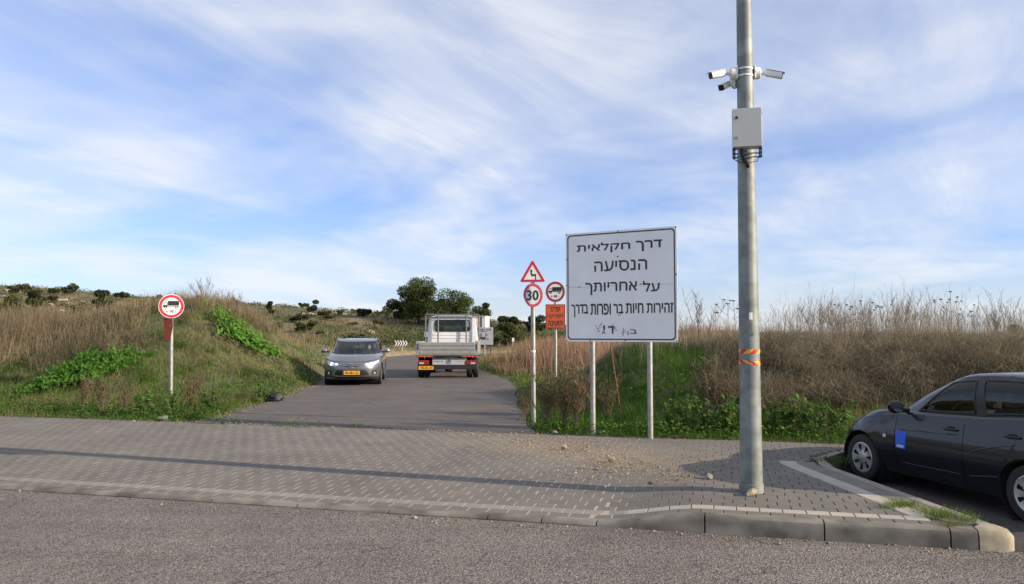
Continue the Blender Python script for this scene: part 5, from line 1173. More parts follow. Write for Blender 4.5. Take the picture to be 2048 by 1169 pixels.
b = MB(); b.box((2.4, 0.38, 0.62), (4.6, 0.08, 0.2)); b.box((2.4, -0.38, 0.62), (4.6, 0.08, 0.2)); b.tube([(0.85, -0.9, 0.36), (0.85, 0.9, 0.36)], 0.06, 10); b.lathe([(0.0, -0.16), (0.15, -0.12), (0.18, 0), (0.15, 0.12), (0, 0.16)], 16, axis='y', c=(0.85, 0, 0.36)); b.tube([(4.45, -0.8, 0.36), (4.45, 0.8, 0.36)], 0.05, 10); b.build('chassis', M_liner, tr)
for sg in (1, -1):
    wheel(tr, 0.85, sg * (W2 - 0.12), 0.36, 0.19, sg, 6, 0.6); wheel(tr, 0.85, sg * (W2 - 0.345), 0.36, 0.19, sg, 6, 0.6); wheel(tr, 4.45, sg * 0.86, 0.36, 0.2, sg, 6, 0.6)
# cab: rear wall with a window, sides, roof, windscreen
X0, X1, CW, CZ0, CZ1 = 3.25, 4.55, 1.0, 0.62, 2.27
wz0, wz1, wy = 1.66, 2.08, 0.68
b = MB()
def sec(x, z0, z1, w0, w1, r=0.09):
    pts = []
    for sg in (1, -1):
        col = [(w0, z0), (w0, z0 + 0.5), (w0 - 0.02, z0 + 0.8), (w1 + 0.02, z1 - 0.22), (w1 - 0.02, z1 - 0.09), (w1 - 0.09, z1 - 0.02), (w1 - 0.25, z1)]
        pts += [(x, sg * y, z) for y, z in (col if sg > 0 else col[::-1])]
    return pts
secs = [sec(X0 + 0.02, CZ0, CZ1 - 0.02, CW - 0.02, CW - 0.13), sec(X0 + 0.06, CZ0, CZ1, CW, CW - 0.10), sec(X1, CZ0, CZ1, CW, CW - 0.10), sec(X1 + 0.35, CZ0, CZ1 - 0.16, CW, CW - 0.13)]
n = len(secs[0]); side_f = []; 
b.add([p for s_ in secs for p in s_], [(i * n + k, i * n + k + 1, (i + 1) * n + k + 1, (i + 1) * n + k) for i in range(3) for k in range(n - 1) if not (k in (2, n - 4) and i == 1)])
cab = b.build('cab_shell', M_twhite, tr, smooth=40)
# rear wall frame round the window
b = MB(); rw = secs[0]; yo, zi = CW - 0.10, CZ1 - 0.06
inner = rrect(2 * wy, wz1 - wz0, 0.10, 5); zc_ = (wz0 + wz1) / 2; nI = len(inner)
outer = []
for (y, z) in inner:
    a = math.atan2(z / (wz1 - wz0), y / (2 * wy)); k = max(abs(math.cos(a)), abs(math.sin(a))); oy = math.cos(a) / k; oz = math.sin(a) / k
    outer.append((oy * (CW - 0.10 if oz > -0.5 else CW - 0.03), (CZ1 - 0.05) if oz > 0.99 else (CZ0 if oz < -0.99 else zc_ + (oz * (CZ1 - 0.05 - zc_) if oz > 0 else -oz * (CZ0 - zc_)))))
b.add([(X0, y, zc_ + z) for y, z in inner] + [(X0 + 0.015, y, z) for y, z in outer], [(k, (k + 1) % nI, nI + (k + 1) % nI, nI + k) for k in range(nI)]); b.build('rear_wall', M_twhite, tr)
b = MB(); b.add([(X0 + 0.006, y, zc_ + z) for y, z in inner], [tuple(range(nI))]); rwn = b.build('rear_window', G_side, tr)
b = MB(); b.tube([(X0 - 0.004, y, zc_ + z) for y, z in inner] + [(X0 - 0.004, inner[0][0], zc_ + inner[0][1])], 0.022, 6); b.build('window_seal', M_trim, rwn, smooth=True)
for zz in (1.52, 1.40, 1.20): tb('swage', (X0 - 0.004, 0, zz), (0.016, 1.5, 0.035), M_twhite, tr, 0.008)
b = MB(); b.add([(X1 + 0.36, CW - 0.14, CZ1 - 0.20), (X1 + 0.36, -CW + 0.14, CZ1 - 0.20), (X1 + 0.95, -CW + 0.05, 1.32), (X1 + 0.95, CW - 0.05, 1.32)], [(0, 1, 2, 3)]); b.build('windscreen', G_side, tr)
b = MB(); b.grid([[(X1 + 0.35, y, 1.30), (X1 + 0.95, y, 1.30), (X1 + 1.30, y, 1.08), (X1 + 1.38, y, 0.5)] for y in (-CW + 0.02, -0.5, 0, 0.5, CW - 0.02)]); 
for sg in (1, -1): b.add([(X1 + 0.35, sg * (CW - 0.005), 0.62), (X1 + 1.38, sg * (CW - 0.02), 0.5), (X1 + 1.30, sg * (CW - 0.02), 1.08), (X1 + 0.95, sg * (CW - 0.02), 1.30), (X1 + 0.35, sg * (CW - 0.005), 1.42)], [(0, 1, 2, 3, 4)])
b.build('bonnet', M_twhite, tr)
for sg in (1, -1):
    b = MB(); b.add([(X1 + 0.35, sg * (CW - 0.13), CZ1 - 0.2), (X1 + 0.42, sg * (CW - 0.14), CZ1 - 0.2), (X1 + 0.98, sg * (CW - 0.04), 1.31), (X1 + 0.88, sg * (CW - 0.03), 1.31)], [(0, 1, 2, 3)]); b.build('pillar', M_twhite, tr)
    b = MB(); b.add([(X0 + 0.45, sg * (CW - 0.02), 1.42), (X1 + 0.80, sg * (CW - 0.02), 1.36), (X1 + 0.33, sg * (CW - 0.085), CZ1 - 0.24), (X0 + 0.45, sg * (CW - 0.085), CZ1 - 0.22)], [(0, 1, 2, 3)]); b.build('side_window', G_dark, tr)
    b = MB(); b.add([(X0 + 0.06, sg * (CW - 0.02), 1.41), (X0 + 0.42, sg * (CW - 0.02), 1.41), (X0 + 0.42, sg * (CW - 0.08), CZ1 - 0.2), (X0 + 0.06, sg * (CW - 0.08), CZ1 - 0.2)], [(0, 1, 2, 3)]); b.build('side_panel', M_twhite, tr)
    mr = tb('door_mirror', (X1 + 0.55, sg * (CW + 0.19), 1.50), (0.12, 0.19, 0.34), M_dark, bevel=0.03); tb('mirror_glass', (X1 + 0.486, sg * (CW + 0.19), 1.53), (0.006, 0.15, 0.22), M_chrome, mr, 0); b = MB(); b.tube([(X1 + 0.55, sg * (CW - 0.02), 1.40), (X1 + 0.55, sg * (CW + 0.12), 1.40)], 0.03, 8); b.build('mirror_arm', M_dark, mr)
    st_ = tb('seat_back', (X0 + 0.55, sg * 0.5, 1.30), (0.16, 0.52, 0.70), M_seat, bevel=0.05); tb('headrest', (X0 + 0.50, sg * 0.5, 1.74), (0.12, 0.28, 0.20), M_seat, st_, 0.05)
tb('seat_back', (X0 + 0.60, 0.0, 1.26), (0.14, 0.40, 0.62), M_seat, bevel=0.05); tb('dashboard', (X1 + 0.75, 0, 1.26), (0.5, 1.8, 0.16), M_trim, bevel=0.05)
# ladder rack
rk = bpy.data.objects.new('ladder_rack', None); link(rk, tr)
b = MB()
for sg in (1, -1): b.tube([(3.14, sg * 0.55, 0.86), (3.14, sg * 0.55, 2.28)], 0.028, 8)
b.tube([(3.14, -1.0, 2.30), (3.14, 1.0, 2.30)], 0.03, 8); b.tube([(3.14, -1.0, 2.21), (3.14, 1.0, 2.21)], 0.02, 8); b.build('headboard_frame', M_rack, rk, smooth=True)
for sg in (1, -1):
    b = MB(); b.tube([(3.14, sg * 1.04, 0.86), (3.14, sg * 1.04, 2.30)], 0.026, 8); b.tube([(3.14, sg * 1.02, 2.32), (4.9, sg * 0.98, 2.32)], 0.026, 8); b.tube([(4.9, sg * 0.98, 2.32), (5.0, sg * 0.98, 2.2)], 0.024, 8); b.build('side_rail', M_rack, rk, smooth=True)
b = MB(); b.box((4.2, 0.92, 2.36), (0.9, 0.2, 0.03)); b.build('roof_step', M_dark, rk)

# ------------------------------------------------------------------ vegetation
M_dry = mat('dry_grass', attr='Col', rough=0.9, trans=0.25, spec=0.2)
M_green = mat('green_leaf', attr='Col', rough=0.75, trans=0.32, spec=0.25)
M_twig = mat('twig', (0.13, 0.10, 0.07), 0.9)
M_bark = mat('bark', (0.10, 0.075, 0.055), 0.95, var=0.3, scale=6, bump=0.02, bscale=12)
def ribbons(P, h, w, bend, az, col, seg=3, droop=0.0, face=None, tipw=0.0):
    """grass blades: base points, heights, widths, how far they bend (share of height) towards azimuth az"""
    n = len(P); face = rng.uniform(0, 6.283, n) if face is None else face
    dx, dy = np.cos(face) * w / 2, np.sin(face) * w / 2; bx, by = np.cos(az), np.sin(az); V = []; rows = []
    for k in range(seg + 1):
        f = k / seg; up = h * (f - 0.5 * np.minimum(bend, 0.9) * f * f - droop * f ** 3); out = h * bend * f ** 1.8
        c = P + np.stack([bx * out, by * out, up], -1); ww = 1 - f * (1 - tipw)
        if k == seg and tipw == 0: rows.append((c,))
        else: rows.append((c - np.stack([dx * ww, dy * ww, 0 * dx], -1), c + np.stack([dx * ww, dy * ww, 0 * dx], -1)))
    flat_ = [a for r_ in rows for a in r_]; m = len(flat_); V = np.stack(flat_, 1).reshape(-1, 3); F = []
    for k in range(seg):
        a, b = 2 * k, 2 * k + 1
        if k == seg - 1 and tipw == 0: F.append((a, b, 2 * k + 2))
        else: F += [(a, b, 2 * k + 3), (a, 2 * k + 3, 2 * k + 2)]
    F = (np.array(F)[None] + (np.arange(n) * m)[:, None, None]).reshape(-1, 3)
    return V, F, np.repeat(col, m, 0)
def join(parts):
    V, F, Cc = [], [], []; k = 0
    for v, f, c in parts: V.append(v); F.append(f + k); Cc.append(c); k += len(v)
    return np.concatenate(V), np.concatenate(F), np.concatenate(Cc)
def sample(n, px0, px1, d0, d1, p=1.0):
    px = rng.uniform(px0, px1, n); d = np.exp(rng.uniform(math.log(d0), math.log(d1), n)); x = (px - 1024) / FPX * d
    return x, d, px
def place_mask(x, y):
    s, t = ST(x, y); e = np.minimum(seg_dist(x, y, LEFT), seg_dist(x, y, RIGHT)); outer = seg_dist(x, y, LEFT) < seg_dist(x, y, RIGHT)
    wob = 0.16 * noise2(x, y, 2.2, 31) + 0.08 * noise2(x, y, 6.0, 32)
    return (t - BACK > -0.04 + wob) & ~in_road(x, y) & (e > 0.05), outer, t - BACK, e
def shade(base, n, v=0.25, hue=0.08):
    c = np.asarray(base)[None] * rng.uniform(1 - v, 1 + v, (n, 1)); c[:, 0] *= rng.uniform(1 - hue, 1 + hue, n); c[:, 2] *= rng.uniform(1 - hue, 1 + hue, n); return np.clip(c, 0.005, 0.9)
def mixcol(a, b, f): return a * (1 - f[:, None]) + b * f[:, None]
DRY, DRY2, DRYG = (0.27, 0.22, 0.135), (0.17, 0.14, 0.092), (0.14, 0.122, 0.085)
GRN, GRN2, OLV = (0.062, 0.145, 0.014), (0.045, 0.085, 0.018), (0.10, 0.105, 0.035)

# green grass and short mixed turf
x, y, px = sample(330000, -350, 2400, 11.0, 50)
ok, outer, back, e = place_mask(x, y); nz = noise2(x, y, 1.1, 41); nz2 = noise2(x, y, 0.5, 42)
dens = np.where(outer, 0.9 - 0.35 * ss((y - 22) / 8) + 0.3 * nz, np.where(px < 1450, 1.0, 1.0 - 0.7 * ss((back - 1.4) / 1.2)) + 0.2 * nz)
dens = np.where(~outer & (x > 5) & (back > 3), 0.1, dens)
k = ok & (rng.uniform(0, 1, len(x)) < dens); x, y, px, outer, back, e, nz, nz2 = (q[k] for q in (x, y, px, outer, back, e, nz, nz2))
n = len(x); P = np.stack([x, y, np.maximum(ground_z(x, y), -0.03) - 0.01], -1)
h = rng.gamma(5, 0.035, n) * np.where(outer, 1.0 + 0.35 * nz, 1.15 + 0.3 * nz) * (0.55 + 0.45 * ss(back / 0.8)) * (0.5 + 0.5 * ss(e / 0.7)); h = np.clip(h, 0.04, 0.6)
dryf = np.clip(np.where(outer, 0.16 + 0.45 * nz2 + 0.22 * ss((y - 20) / 8), 0.10 + 0.2 * nz2 + 0.5 * ss((px - 1450) / 200) * ss((back - 0.6) / 1.5)), 0, 0.9)
isdry = rng.uniform(0, 1, n) < dryf
col = np.where(isdry[:, None], shade((0.24, 0.19, 0.10), n, 0.3), mixcol(shade(GRN, n, 0.35, 0.2), shade((0.085, 0.15, 0.02), n, 0.3), np.clip(0.5 + nz, 0, 1)))
GRASS0 = ribbons(P, h, rng.uniform(0.007, 0.016, n) * np.maximum(1, y / 17), rng.uniform(0.1, 0.7, n), rng.uniform(0, 6.28, n), col, 2)
def tussocks(n, px0, px1, d0, d1, cond, hh, col, per=110, lean=(-math.pi / 2, 0.5)):
    x, y, px = sample(n * 6, px0, px1, d0, d1); ok, outer, back, e = place_mask(x, y); k = np.nonzero(ok & cond(x, y, px, back, outer, e))[0][:n]; x, y = x[k], y[k]; m_ = len(x); out = []
    rad = rng.uniform(0.12, 0.3, m_); X = np.repeat(x, per) + rng.normal(0, 1, m_ * per) * np.repeat(rad, per) * 0.5; Y = np.repeat(y, per) + rng.normal(0, 1, m_ * per) * np.repeat(rad, per) * 0.5
    az = np.arctan2(Y - np.repeat(y, per), X - np.repeat(x, per)) + rng.normal(0, 0.5, m_ * per); swing = np.repeat(rng.normal(lean[0], lean[1], m_), per); w_ = rng.uniform(0, 1, m_ * per) < 0.6; az = np.where(w_, swing + rng.normal(0, 0.35, m_ * per), az)
    h = np.repeat(rng.uniform(*hh, m_), per) * rng.uniform(0.55, 1.15, m_ * per); t_ = np.repeat(rng.uniform(0.55, 1.35, m_), per)[:, None]
    return ribbons(np.stack([X, Y, ground_z(X, Y)], -1), h, rng.uniform(0.005, 0.010, m_ * per), rng.uniform(0.35, 1.25, m_ * per), az, shade(col, m_ * per, 0.25) * t_, 4, rng.uniform(0.1, 0.45, m_ * per), tipw=0.25)
GRASS = [GRASS0]
GRASS.append(tussocks(420, -300, 640, 15, 30, lambda x, y, px, back, outer, e: outer & (e > 0.4) & (back > 0.6), (0.22, 0.5), (0.065, 0.13, 0.016), 70, (0.0, 2.0)))
GRASS.append(tussocks(220, -300, 640, 16, 30, lambda x, y, px, back, outer, e: outer & (e > 0.6) & (back > 1.2), (0.3, 0.6), (0.20, 0.165, 0.09), 60, (0.0, 2.0)))
GRASS.append(tussocks(200, 1040, 1560, 12.5, 20, lambda x, y, px, back, outer, e: ~outer & (e > 0.4) & (back > 0.3), (0.25, 0.5), (0.06, 0.14, 0.014), 70, (0.0, 2.0)))
V, F, Cc = join(GRASS)
tag(mesh_np('grass', V, F, M_green, cols=Cc), 'green and straw grass covering the verges and banks', 'grass', kind='stuff')
# small round leaves of mallow and clover between the grass
x, y, px = sample(150000, -350, 2400, 11.2, 36); ok, outer, back, e = place_mask(x, y); nz = noise2(x, y, 1.6, 51)
dens = np.where(outer, 0.55 * (nz > 0.15) * (1 - ss((y - 20) / 8)) + 0.7 * (back < 1.0) * (nz > -0.35) + 0.55 * (e < 1.8) * (nz > -0.3) * (y < 27), 0.5 * (nz > 0.1) * (px < 1450) + 0.85 * (back < 1.1) * (nz > -0.5))
k = ok & (rng.uniform(0, 1, len(x)) < dens); x, y, px, nz = x[k], y[k], px[k], nz[k]; n = len(x)
def leaf_quads(P, size, up, col, asp=0.62):
    n = len(P); a = rng.uniform(0, 6.283, n); tilt = rng.uniform(-1, 1, n) * up; d = np.stack([np.cos(a) * np.cos(tilt), np.sin(a) * np.cos(tilt), np.sin(tilt)], -1)
    r_ = np.stack([-np.sin(a), np.cos(a), rng.uniform(-0.5, 0.5, n)], -1); L = size[:, None]
    V = np.stack([P - d * L * 0.5, P + r_ * L * asp * 0.5 + d * L * 0.05, P + d * L * 0.5, P - r_ * L * asp * 0.5 + d * L * 0.05], 1).reshape(-1, 3)
    F = (np.array([(0, 1, 2), (0, 2, 3)])[None] + 4 * np.arange(n)[:, None, None]).reshape(-1, 3); return V, F, np.repeat(col, 4, 0)
P = np.stack([x, y, np.maximum(ground_z(x, y), -0.03) + rng.uniform(0.03, 0.28, n) * (0.7 + 0.6 * np.clip(nz, 0, 1))], -1)
V, F, Cc = leaf_quads(P, rng.uniform(0.03, 0.075, n) * np.maximum(1, y / 18), 0.7, shade((0.07, 0.145, 0.022), n, 0.35, 0.15), 0.8)
tag(mesh_np('leafy_weeds', V, F, M_green, cols=Cc), 'low broad-leaved weeds mixed into the verge grass', 'weeds', kind='stuff')

# tall dry grass on the left bank
parts = []
x, y, px = sample(120000, -420, 700, 20.5, 52); ok, outer, back, e = place_mask(x, y); nz = noise2(x, y, 0.9, 61)
lim = 21.6 + 3.2 * ss((px - 230) / 120) + 4.5 * ss((px - 400) / 150) + 0.9 * nz - 1.5 * ss((60 - px) / 100)
dens = ss((y - lim) / 1.2) * (0.75 + 0.5 * nz) * (1 - 0.75 * ss((y - 42) / 10)) * ss((e - 1.6) / 1.6)
k = ok & outer & (rng.uniform(0, 1, len(x)) < dens); x, y, px, nz = x[k], y[k], px[k], nz[k]; n = len(x); P = np.stack([x, y, ground_z(x, y) - 0.02], -1)
tall = 0.46 + 0.20 * ss((350 - px) / 250) + 0.22 * nz + 0.12 * noise2(x, y, 2.8, 64); h = np.clip(rng.normal(1.0, 0.22, n) * tall, 0.18, 1.4)
col = mixcol(shade(DRY, n, 0.25), shade(DRY2, n, 0.3), np.clip(0.45 + 0.8 * noise2(x, y, 1.3, 62), 0, 1))
parts.append(ribbons(P, h, rng.uniform(0.006, 0.012, n) * np.maximum(1, y / 22), np.abs(rng.normal(0.22, 0.24, n)), rng.normal(0, 1.0, n) + 3.0 * noise2(x, y, 0.7, 65), col, 3, tipw=0.35))
# clumps leaning over in front
x, y, px = sample(26000, -300, 640, 20.0, 32); ok, outer, back, e = place_mask(x, y); nz = noise2(x, y, 1.2, 63)
k = ok & outer & (nz > 0.18) & (y > 20.4 + 3.0 * ss((px - 200) / 150)) & (e > 2.2); x, y = x[k], y[k]; n = len(x); P = np.stack([x, y, ground_z(x, y) - 0.01], -1)
parts.append(ribbons(P, rng.uniform(0.45, 1.0, n), rng.uniform(0.007, 0.012, n), rng.uniform(0.4, 1.0, n), rng.uniform(0, 6.28, n), shade(DRYG, n, 0.3), 4, 0.12, tipw=0.3))
parts.append(tussocks(150, -300, 640, 20.5, 34, lambda x, y, px, back, outer, e: outer & (e > 2.2) & (y > 21 + 3.4 * ss((px - 200) / 150)), (0.5, 0.95), (0.24, 0.195, 0.125), 110, (3.5, 1.6)))
V, F, Cc = join(parts); tag(mesh_np('dry_grass', V, F, M_dry, cols=Cc), 'tall straw-brown dry grass on the left bank', 'dry grass', kind='stuff')

# matted dry grass on the right mound
parts = []
x, y, px = sample(190000, 1120, 2450, 13.2, 42); ok, outer, back, e = place_mask(x, y); nz = noise2(x, y, 0.9, 71)
lim = np.interp(px, [1100, 1300, 1400, 1480, 1560, 1700, 2000, 2500], [6.8, 5.8, 4.4, 3.0, 2.1, 1.5, 1.1, 1.0])
dens = ss((back - lim - 0.35 * nz) / 0.9) * np.clip(0.55 + 0.75 * nz + 0.4 * noise2(x, y, 2.4, 75), 0.08, 1) * (1 - 0.6 * ss((y - 24) / 10)) * ss((x - 1.3) / 1.2)
k = ok & ~outer & (rng.uniform(0, 1, len(x)) < dens); x, y, px, back = x[k], y[k], px[k], back[k]; n = len(x); P = np.stack([x, y, ground_z(x, y) + rng.uniform(-0.02, 0.12, n)], -1)
slope = back < 4.2
bend = np.where(slope, rng.uniform(0.5, 1.25, n), np.abs(rng.normal(0.3, 0.3, n))); az = np.where(slope, rng.normal(-math.pi / 2 - 0.25 + 0.9 * noise2(x, y, 0.8, 72), 0.6, n), rng.normal(-1.2, 1.2, n))
h = np.clip(rng.normal(0.78, 0.2, n), 0.25, 1.3) * np.where(slope, 0.75, 0.30)
col = mixcol(shade(DRYG, n, 0.35), shade((0.235, 0.20, 0.135), n, 0.3), np.clip(0.4 + 0.9 * noise2(x, y, 1.1, 73), 0, 1))
pale = rng.uniform(0, 1, n) < 0.16; col = np.where(pale[:, None], shade((0.38, 0.33, 0.235), n, 0.2), col); h = h * (1 + 0.35 * noise2(x, y, 1.7, 74)) * np.where(pale, 1.2, 1)
parts.append(ribbons(P, h, rng.uniform(0.006, 0.011, n) * np.maximum(1, y / 16), bend, az, col, 4, np.where(slope, 0.26, 0.02), tipw=0.3))
parts.append(tussocks(260, 1430, 2300, 13.4, 22, lambda x, y, px, back, outer, e: ~outer & (back > 1.3) & (back < 6.5) & (x > 2.6), (0.5, 1.0), (0.26, 0.22, 0.15), 120))
parts.append(tussocks(170, 1400, 2350, 16.5, 27, lambda x, y, px, back, outer, e: ~outer & (back > 4.2) & (x > 3.0), (0.55, 1.05), (0.30, 0.26, 0.185), 110, (0.0, 2.0)))
V, F, Cc = join(parts); tag(mesh_np('dry_grass', V, F, M_dry, cols=Cc), 'matted drooping dry grass over the right mound', 'dry grass', kind='stuff')
# thin standing stems against the sky
x, y, px = sample(30000, 1180, 2450, 15.5, 30); ok, outer, back, e = place_mask(x, y); nz = noise2(x, y, 1.0, 81)
dens = ss((back - 3.6) / 1.5) * 0.30 * (0.35 + 0.5 * ss((px - 1500) / 300) + 0.6 * nz); k = ok & ~outer & (rng.uniform(0, 1, len(x)) < dens); x, y, px, nz = x[k], y[k], px[k], nz[k]; n = len(x)
P = np.stack([x, y, ground_z(x, y)], -1); h = np.clip(rng.normal(0.95, 0.22, n) + 0.2 * nz, 0.4, 1.7) * np.interp(px, [1200, 1450, 1650, 2048], [0.75, 0.8, 1.0, 1.05])
col = shade((0.24, 0.20, 0.155), n, 0.3); az = rng.uniform(0, 6.28, n); bd = np.abs(rng.normal(0.14, 0.12, n))
parts = [ribbons(P, h, rng.uniform(0.004, 0.007, n), bd, az, col, 3, tipw=0.4)]
for _ in range(3):                                       # side twigs and seed heads
    f = rng.uniform(0.45, 0.98, n); out = h * bd * f ** 1.8; Q = P + np.stack([np.cos(az) * out, np.sin(az) * out, h * (f - 0.5 * np.minimum(bd, 0.9) * f * f)], -1)
    parts.append(ribbons(Q, h * rng.uniform(0.1, 0.28, n), rng.uniform(0.004, 0.008, n), rng.uniform(0.3, 0.9, n), rng.uniform(0, 6.28, n), col * 0.95, 2, tipw=0.2))
V, F, Cc = join(parts); tag(mesh_np('dry_stems', V, F, M_dry, cols=Cc), 'thin dry stems standing against the sky on the right mound', 'dry stems', kind='stuff')
# reddish dry grass inside the bend
parts = []
for (X0_, Y0_, sx_, sy_, n, hh) in ((1.9, 37, 0.7, 3, 7000, 1.0), (3.8, 33, 1.4, 3, 7000, 0.9), (0.2, 33, 0.7, 2.2, 3000, 0.25), (6.5, 44, 3, 4, 6000, 0.9), (-0.9, 43, 0.8, 2.5, 3000, 0.2)):
    x = rng.normal(X0_, sx_, n); y = rng.normal(Y0_, sy_, n); ok, outer, back, e = place_mask(x, y); k = ok & ~outer & (x > -2.2) & (e > 0.3); x, y = x[k], y[k]; m_ = len(x)
    parts.append(ribbons(np.stack([x, y, ground_z(x, y)], -1), np.clip(rng.normal(hh, hh * 0.2, m_), 0.1, 2), rng.uniform(0.012, 0.025, m_), np.abs(rng.normal(0.2, 0.15, m_)), rng.uniform(0, 6.28, m_), shade((0.30, 0.20, 0.13), m_, 0.3), 3, tipw=0.3))
V, F, Cc = join(parts); tag(mesh_np('dry_grass', V, F, M_dry, cols=Cc), 'reddish dry grass inside the bend right of the truck', 'dry grass', kind='stuff')
# cover of the hillside
x, y, px = sample(150000, -500, 1500, 46, 150); ok, outer, back, e = place_mask(x, y); nz = noise2(x, y, 0.30, 91); nz2 = noise2(x, y, 0.9, 92)
k = ok & outer & (rng.uniform(0, 1, len(x)) < 0.75 + 0.3 * nz2) & (e > 0.5); x, y, nz, nz2, e = x[k], y[k], nz[k], nz2[k], e[k]; n = len(x); P = np.stack([x, y, ground_z(x, y) - 0.03], -1)
f = np.clip(0.82 + 1.0 * nz + 0.3 * nz2, 0, 1); col = mixcol(mixcol(shade((0.26, 0.195, 0.115), n, 0.3), shade((0.20, 0.165, 0.085), n, 0.3), rng.uniform(0, 1, n)), shade((0.085, 0.105, 0.035), n, 0.4, 0.15), f)
h = np.clip(rng.gamma(4, 0.09, n) * (0.75 + 0.5 * nz2), 0.08, 1.1) * ss(e / 3 + 0.25)
HS = [ribbons(P, h, rng.uniform(0.03, 0.075, n) * y / 70, rng.uniform(0.1, 0.7, n), rng.uniform(0, 6.28, n), col, 2, tipw=0.3)]
x, y, px = sample(2600, -400, 1200, 57, 125); ok, outer, back, e = place_mask(x, y); k = ok & outer & (e > 4) & (noise2(x, y, 0.25, 93) > -0.15); x, y = x[k], y[k]; m_ = len(x); per = 34
rd = np.repeat(rng.uniform(0.25, 0.75, m_), per); o3 = rng.normal(0, 1, (m_ * per, 3)); o3 /= np.linalg.norm(o3, axis=1, keepdims=True) + 1e-6
X, Y = np.repeat(x, per) + o3[:, 0] * rd * 1.25, np.repeat(y, per) + o3[:, 1] * rd; tn = np.repeat(rng.uniform(0.6, 1.3, m_), per)[:, None]
HS.append(leaf_quads(np.stack([X, Y, np.repeat(ground_z(x, y), per) + 0.12 + np.abs(o3[:, 2]) * rd * 0.75], -1), rng.uniform(0.12, 0.26, m_ * per), 1.2, shade((0.085, 0.10, 0.038), m_ * per, 0.3) * tn, 0.6))
V, F, Cc = join(HS)
tag(mesh_np('hill_scrub', V, F, M_green, cols=Cc), 'straw and green scrub covering the hillside', 'scrub', kind='stuff')

# ---- trees and bushes
def crown(center, rad, nclump, nleaf, size, col, seed, flat=0.5, cl=(0.34, 0.62), asp=0.6):
    r_ = np.random.default_rng(seed); Ps = []; base = np.array(center); rad = np.array(rad); cs = []
    for _ in range(nclump):
        d = r_.normal(size=3); d /= np.linalg.norm(d); d[2] = d[2] * 0.9 + (0.25 if d[2] > -0.2 else 0.1); cs.append((base + d * rad * r_.uniform(0.25, 0.85), min(rad) * r_.uniform(*cl)))
    per = nleaf // nclump; tint = []
    for c, rr in cs:
        d = r_.normal(size=(per, 3)); d /= np.linalg.norm(d, axis=1, keepdims=True); q = c + d * rr * np.cbrt(r_.uniform(0.12, 1.25, (per, 1))) * np.array([1, 1, 0.75]); Ps.append(q); tint.append(np.full(per, r_.uniform(0.75, 1.25)))
    P = np.concatenate(Ps); tint = np.concatenate(tint); n = len(P)
    return leaf_quads(P, r_.uniform(0.6, 1.4, n) * size, 1.2, shade(col, n, 0.3, 0.12) * tint[:, None], asp)
def trunk_mb(h, r, lean=0.1, nb=5, seed=0, spread=0.5):
    r_ = random.Random(seed); mb = MB(); pts = [(0, 0, -0.2)]; 
    for k in range(1, 6): f = k / 5; pts.append((lean * h * f * f + r_.uniform(-1, 1) * r * 0.5, r_.uniform(-1, 1) * r * 0.5, h * f))
    mb.tube(pts, [r * (1.25 - 0.75 * k / 5) for k in range(6)], 8)
    for k in range(nb):
        f = r_.uniform(0.35, 0.95); i = int(f * 5); p = Vector(pts[i]); a = r_.uniform(0, 6.28); L = h * spread * r_.uniform(0.5, 1)
        q = p + Vector((math.cos(a) * L * 0.5, math.sin(a) * L * 0.5, L * 0.45)); s2 = q + Vector((math.cos(a + 0.4) * L * 0.4, math.sin(a + 0.4) * L * 0.4, L * 0.5)); mb.tube([p, q, s2], [r * 0.5, r * 0.32, r * 0.12], 6)
    return mb
def tree(px, d, top_py, wpx, label, name='tree', col=(0.045, 0.06, 0.02), nleaf=5000, nclump=14, seed=1, cat='tree', base_py=None, group=None, depth=0.8, size=None, lift=0.35, z=None):
    p = D(px, 640, d); z0 = gz(p.x, p.y) if z is None else z; ztop = D(px, top_py, d).z; h = max(0.5, ztop - z0); wr = wpx / FPX * d / 2
    t = thing(name, label, cat, (p.x, p.y, z0), group=group); trunk_mb(h * 0.72, max(0.03, h * 0.03), 0.05, 6, seed, 0.55).build('trunk', M_bark, t, smooth=True)
    cz = h * (lift + 1) / 2; V, F, Cc = crown((0, 0, cz), (wr * 0.95, wr * depth, h * (1 - lift) / 2), nclump, int(nleaf * 2.0), size or max(0.05, d * 0.0023), tuple(q * 1.9 for q in col), seed)
    mesh_np('crown', V, F, M_green, t, cols=Cc); return t
tree(838, 92, 556, 92, 'tallest tree on the hill ridge above the truck', nleaf=9000, nclump=30, seed=11, lift=-0.1)
tree(905, 88, 588, 104, 'broad rounded tree on the ridge right behind the truck cab', nleaf=8000, nclump=30, seed=12, lift=-0.15, col=(0.05, 0.068, 0.022))
tree(960, 90, 606, 52, 'small tree sloping down at the right end of the ridge grove', nleaf=4000, nclump=18, seed=13, lift=-0.2)
tree(792, 96, 602, 66, 'low dark tree at the left foot of the ridge grove', nleaf=4000, nclump=10, seed=14, lift=-0.2, col=(0.035, 0.045, 0.018))
tree(1022, 84, 628, 34, 'dark rounded bush on the skyline right of the truck', 'bush', nleaf=2200, nclump=8, seed=15, cat='bush', lift=-0.15, col=(0.03, 0.042, 0.016))
tree(1068, 78, 618, 40, 'feathery dark tree on the skyline behind the 30 sign', nleaf=2200, nclump=9, seed=16, lift=-0.15, col=(0.035, 0.05, 0.02))
tree(1020, 70, 645, 74, 'large olive-green bush beside the farther board', 'bush', nleaf=4500, nclump=12, seed=17, cat='bush', lift=-0.15, col=(0.06, 0.07, 0.025))
tree(28, 62, 584, 84, 'wide green bush on the rocky slope at the far left', 'bush', nleaf=4500, nclump=12, seed=18, cat='bush', lift=-0.15, col=(0.055, 0.068, 0.024))
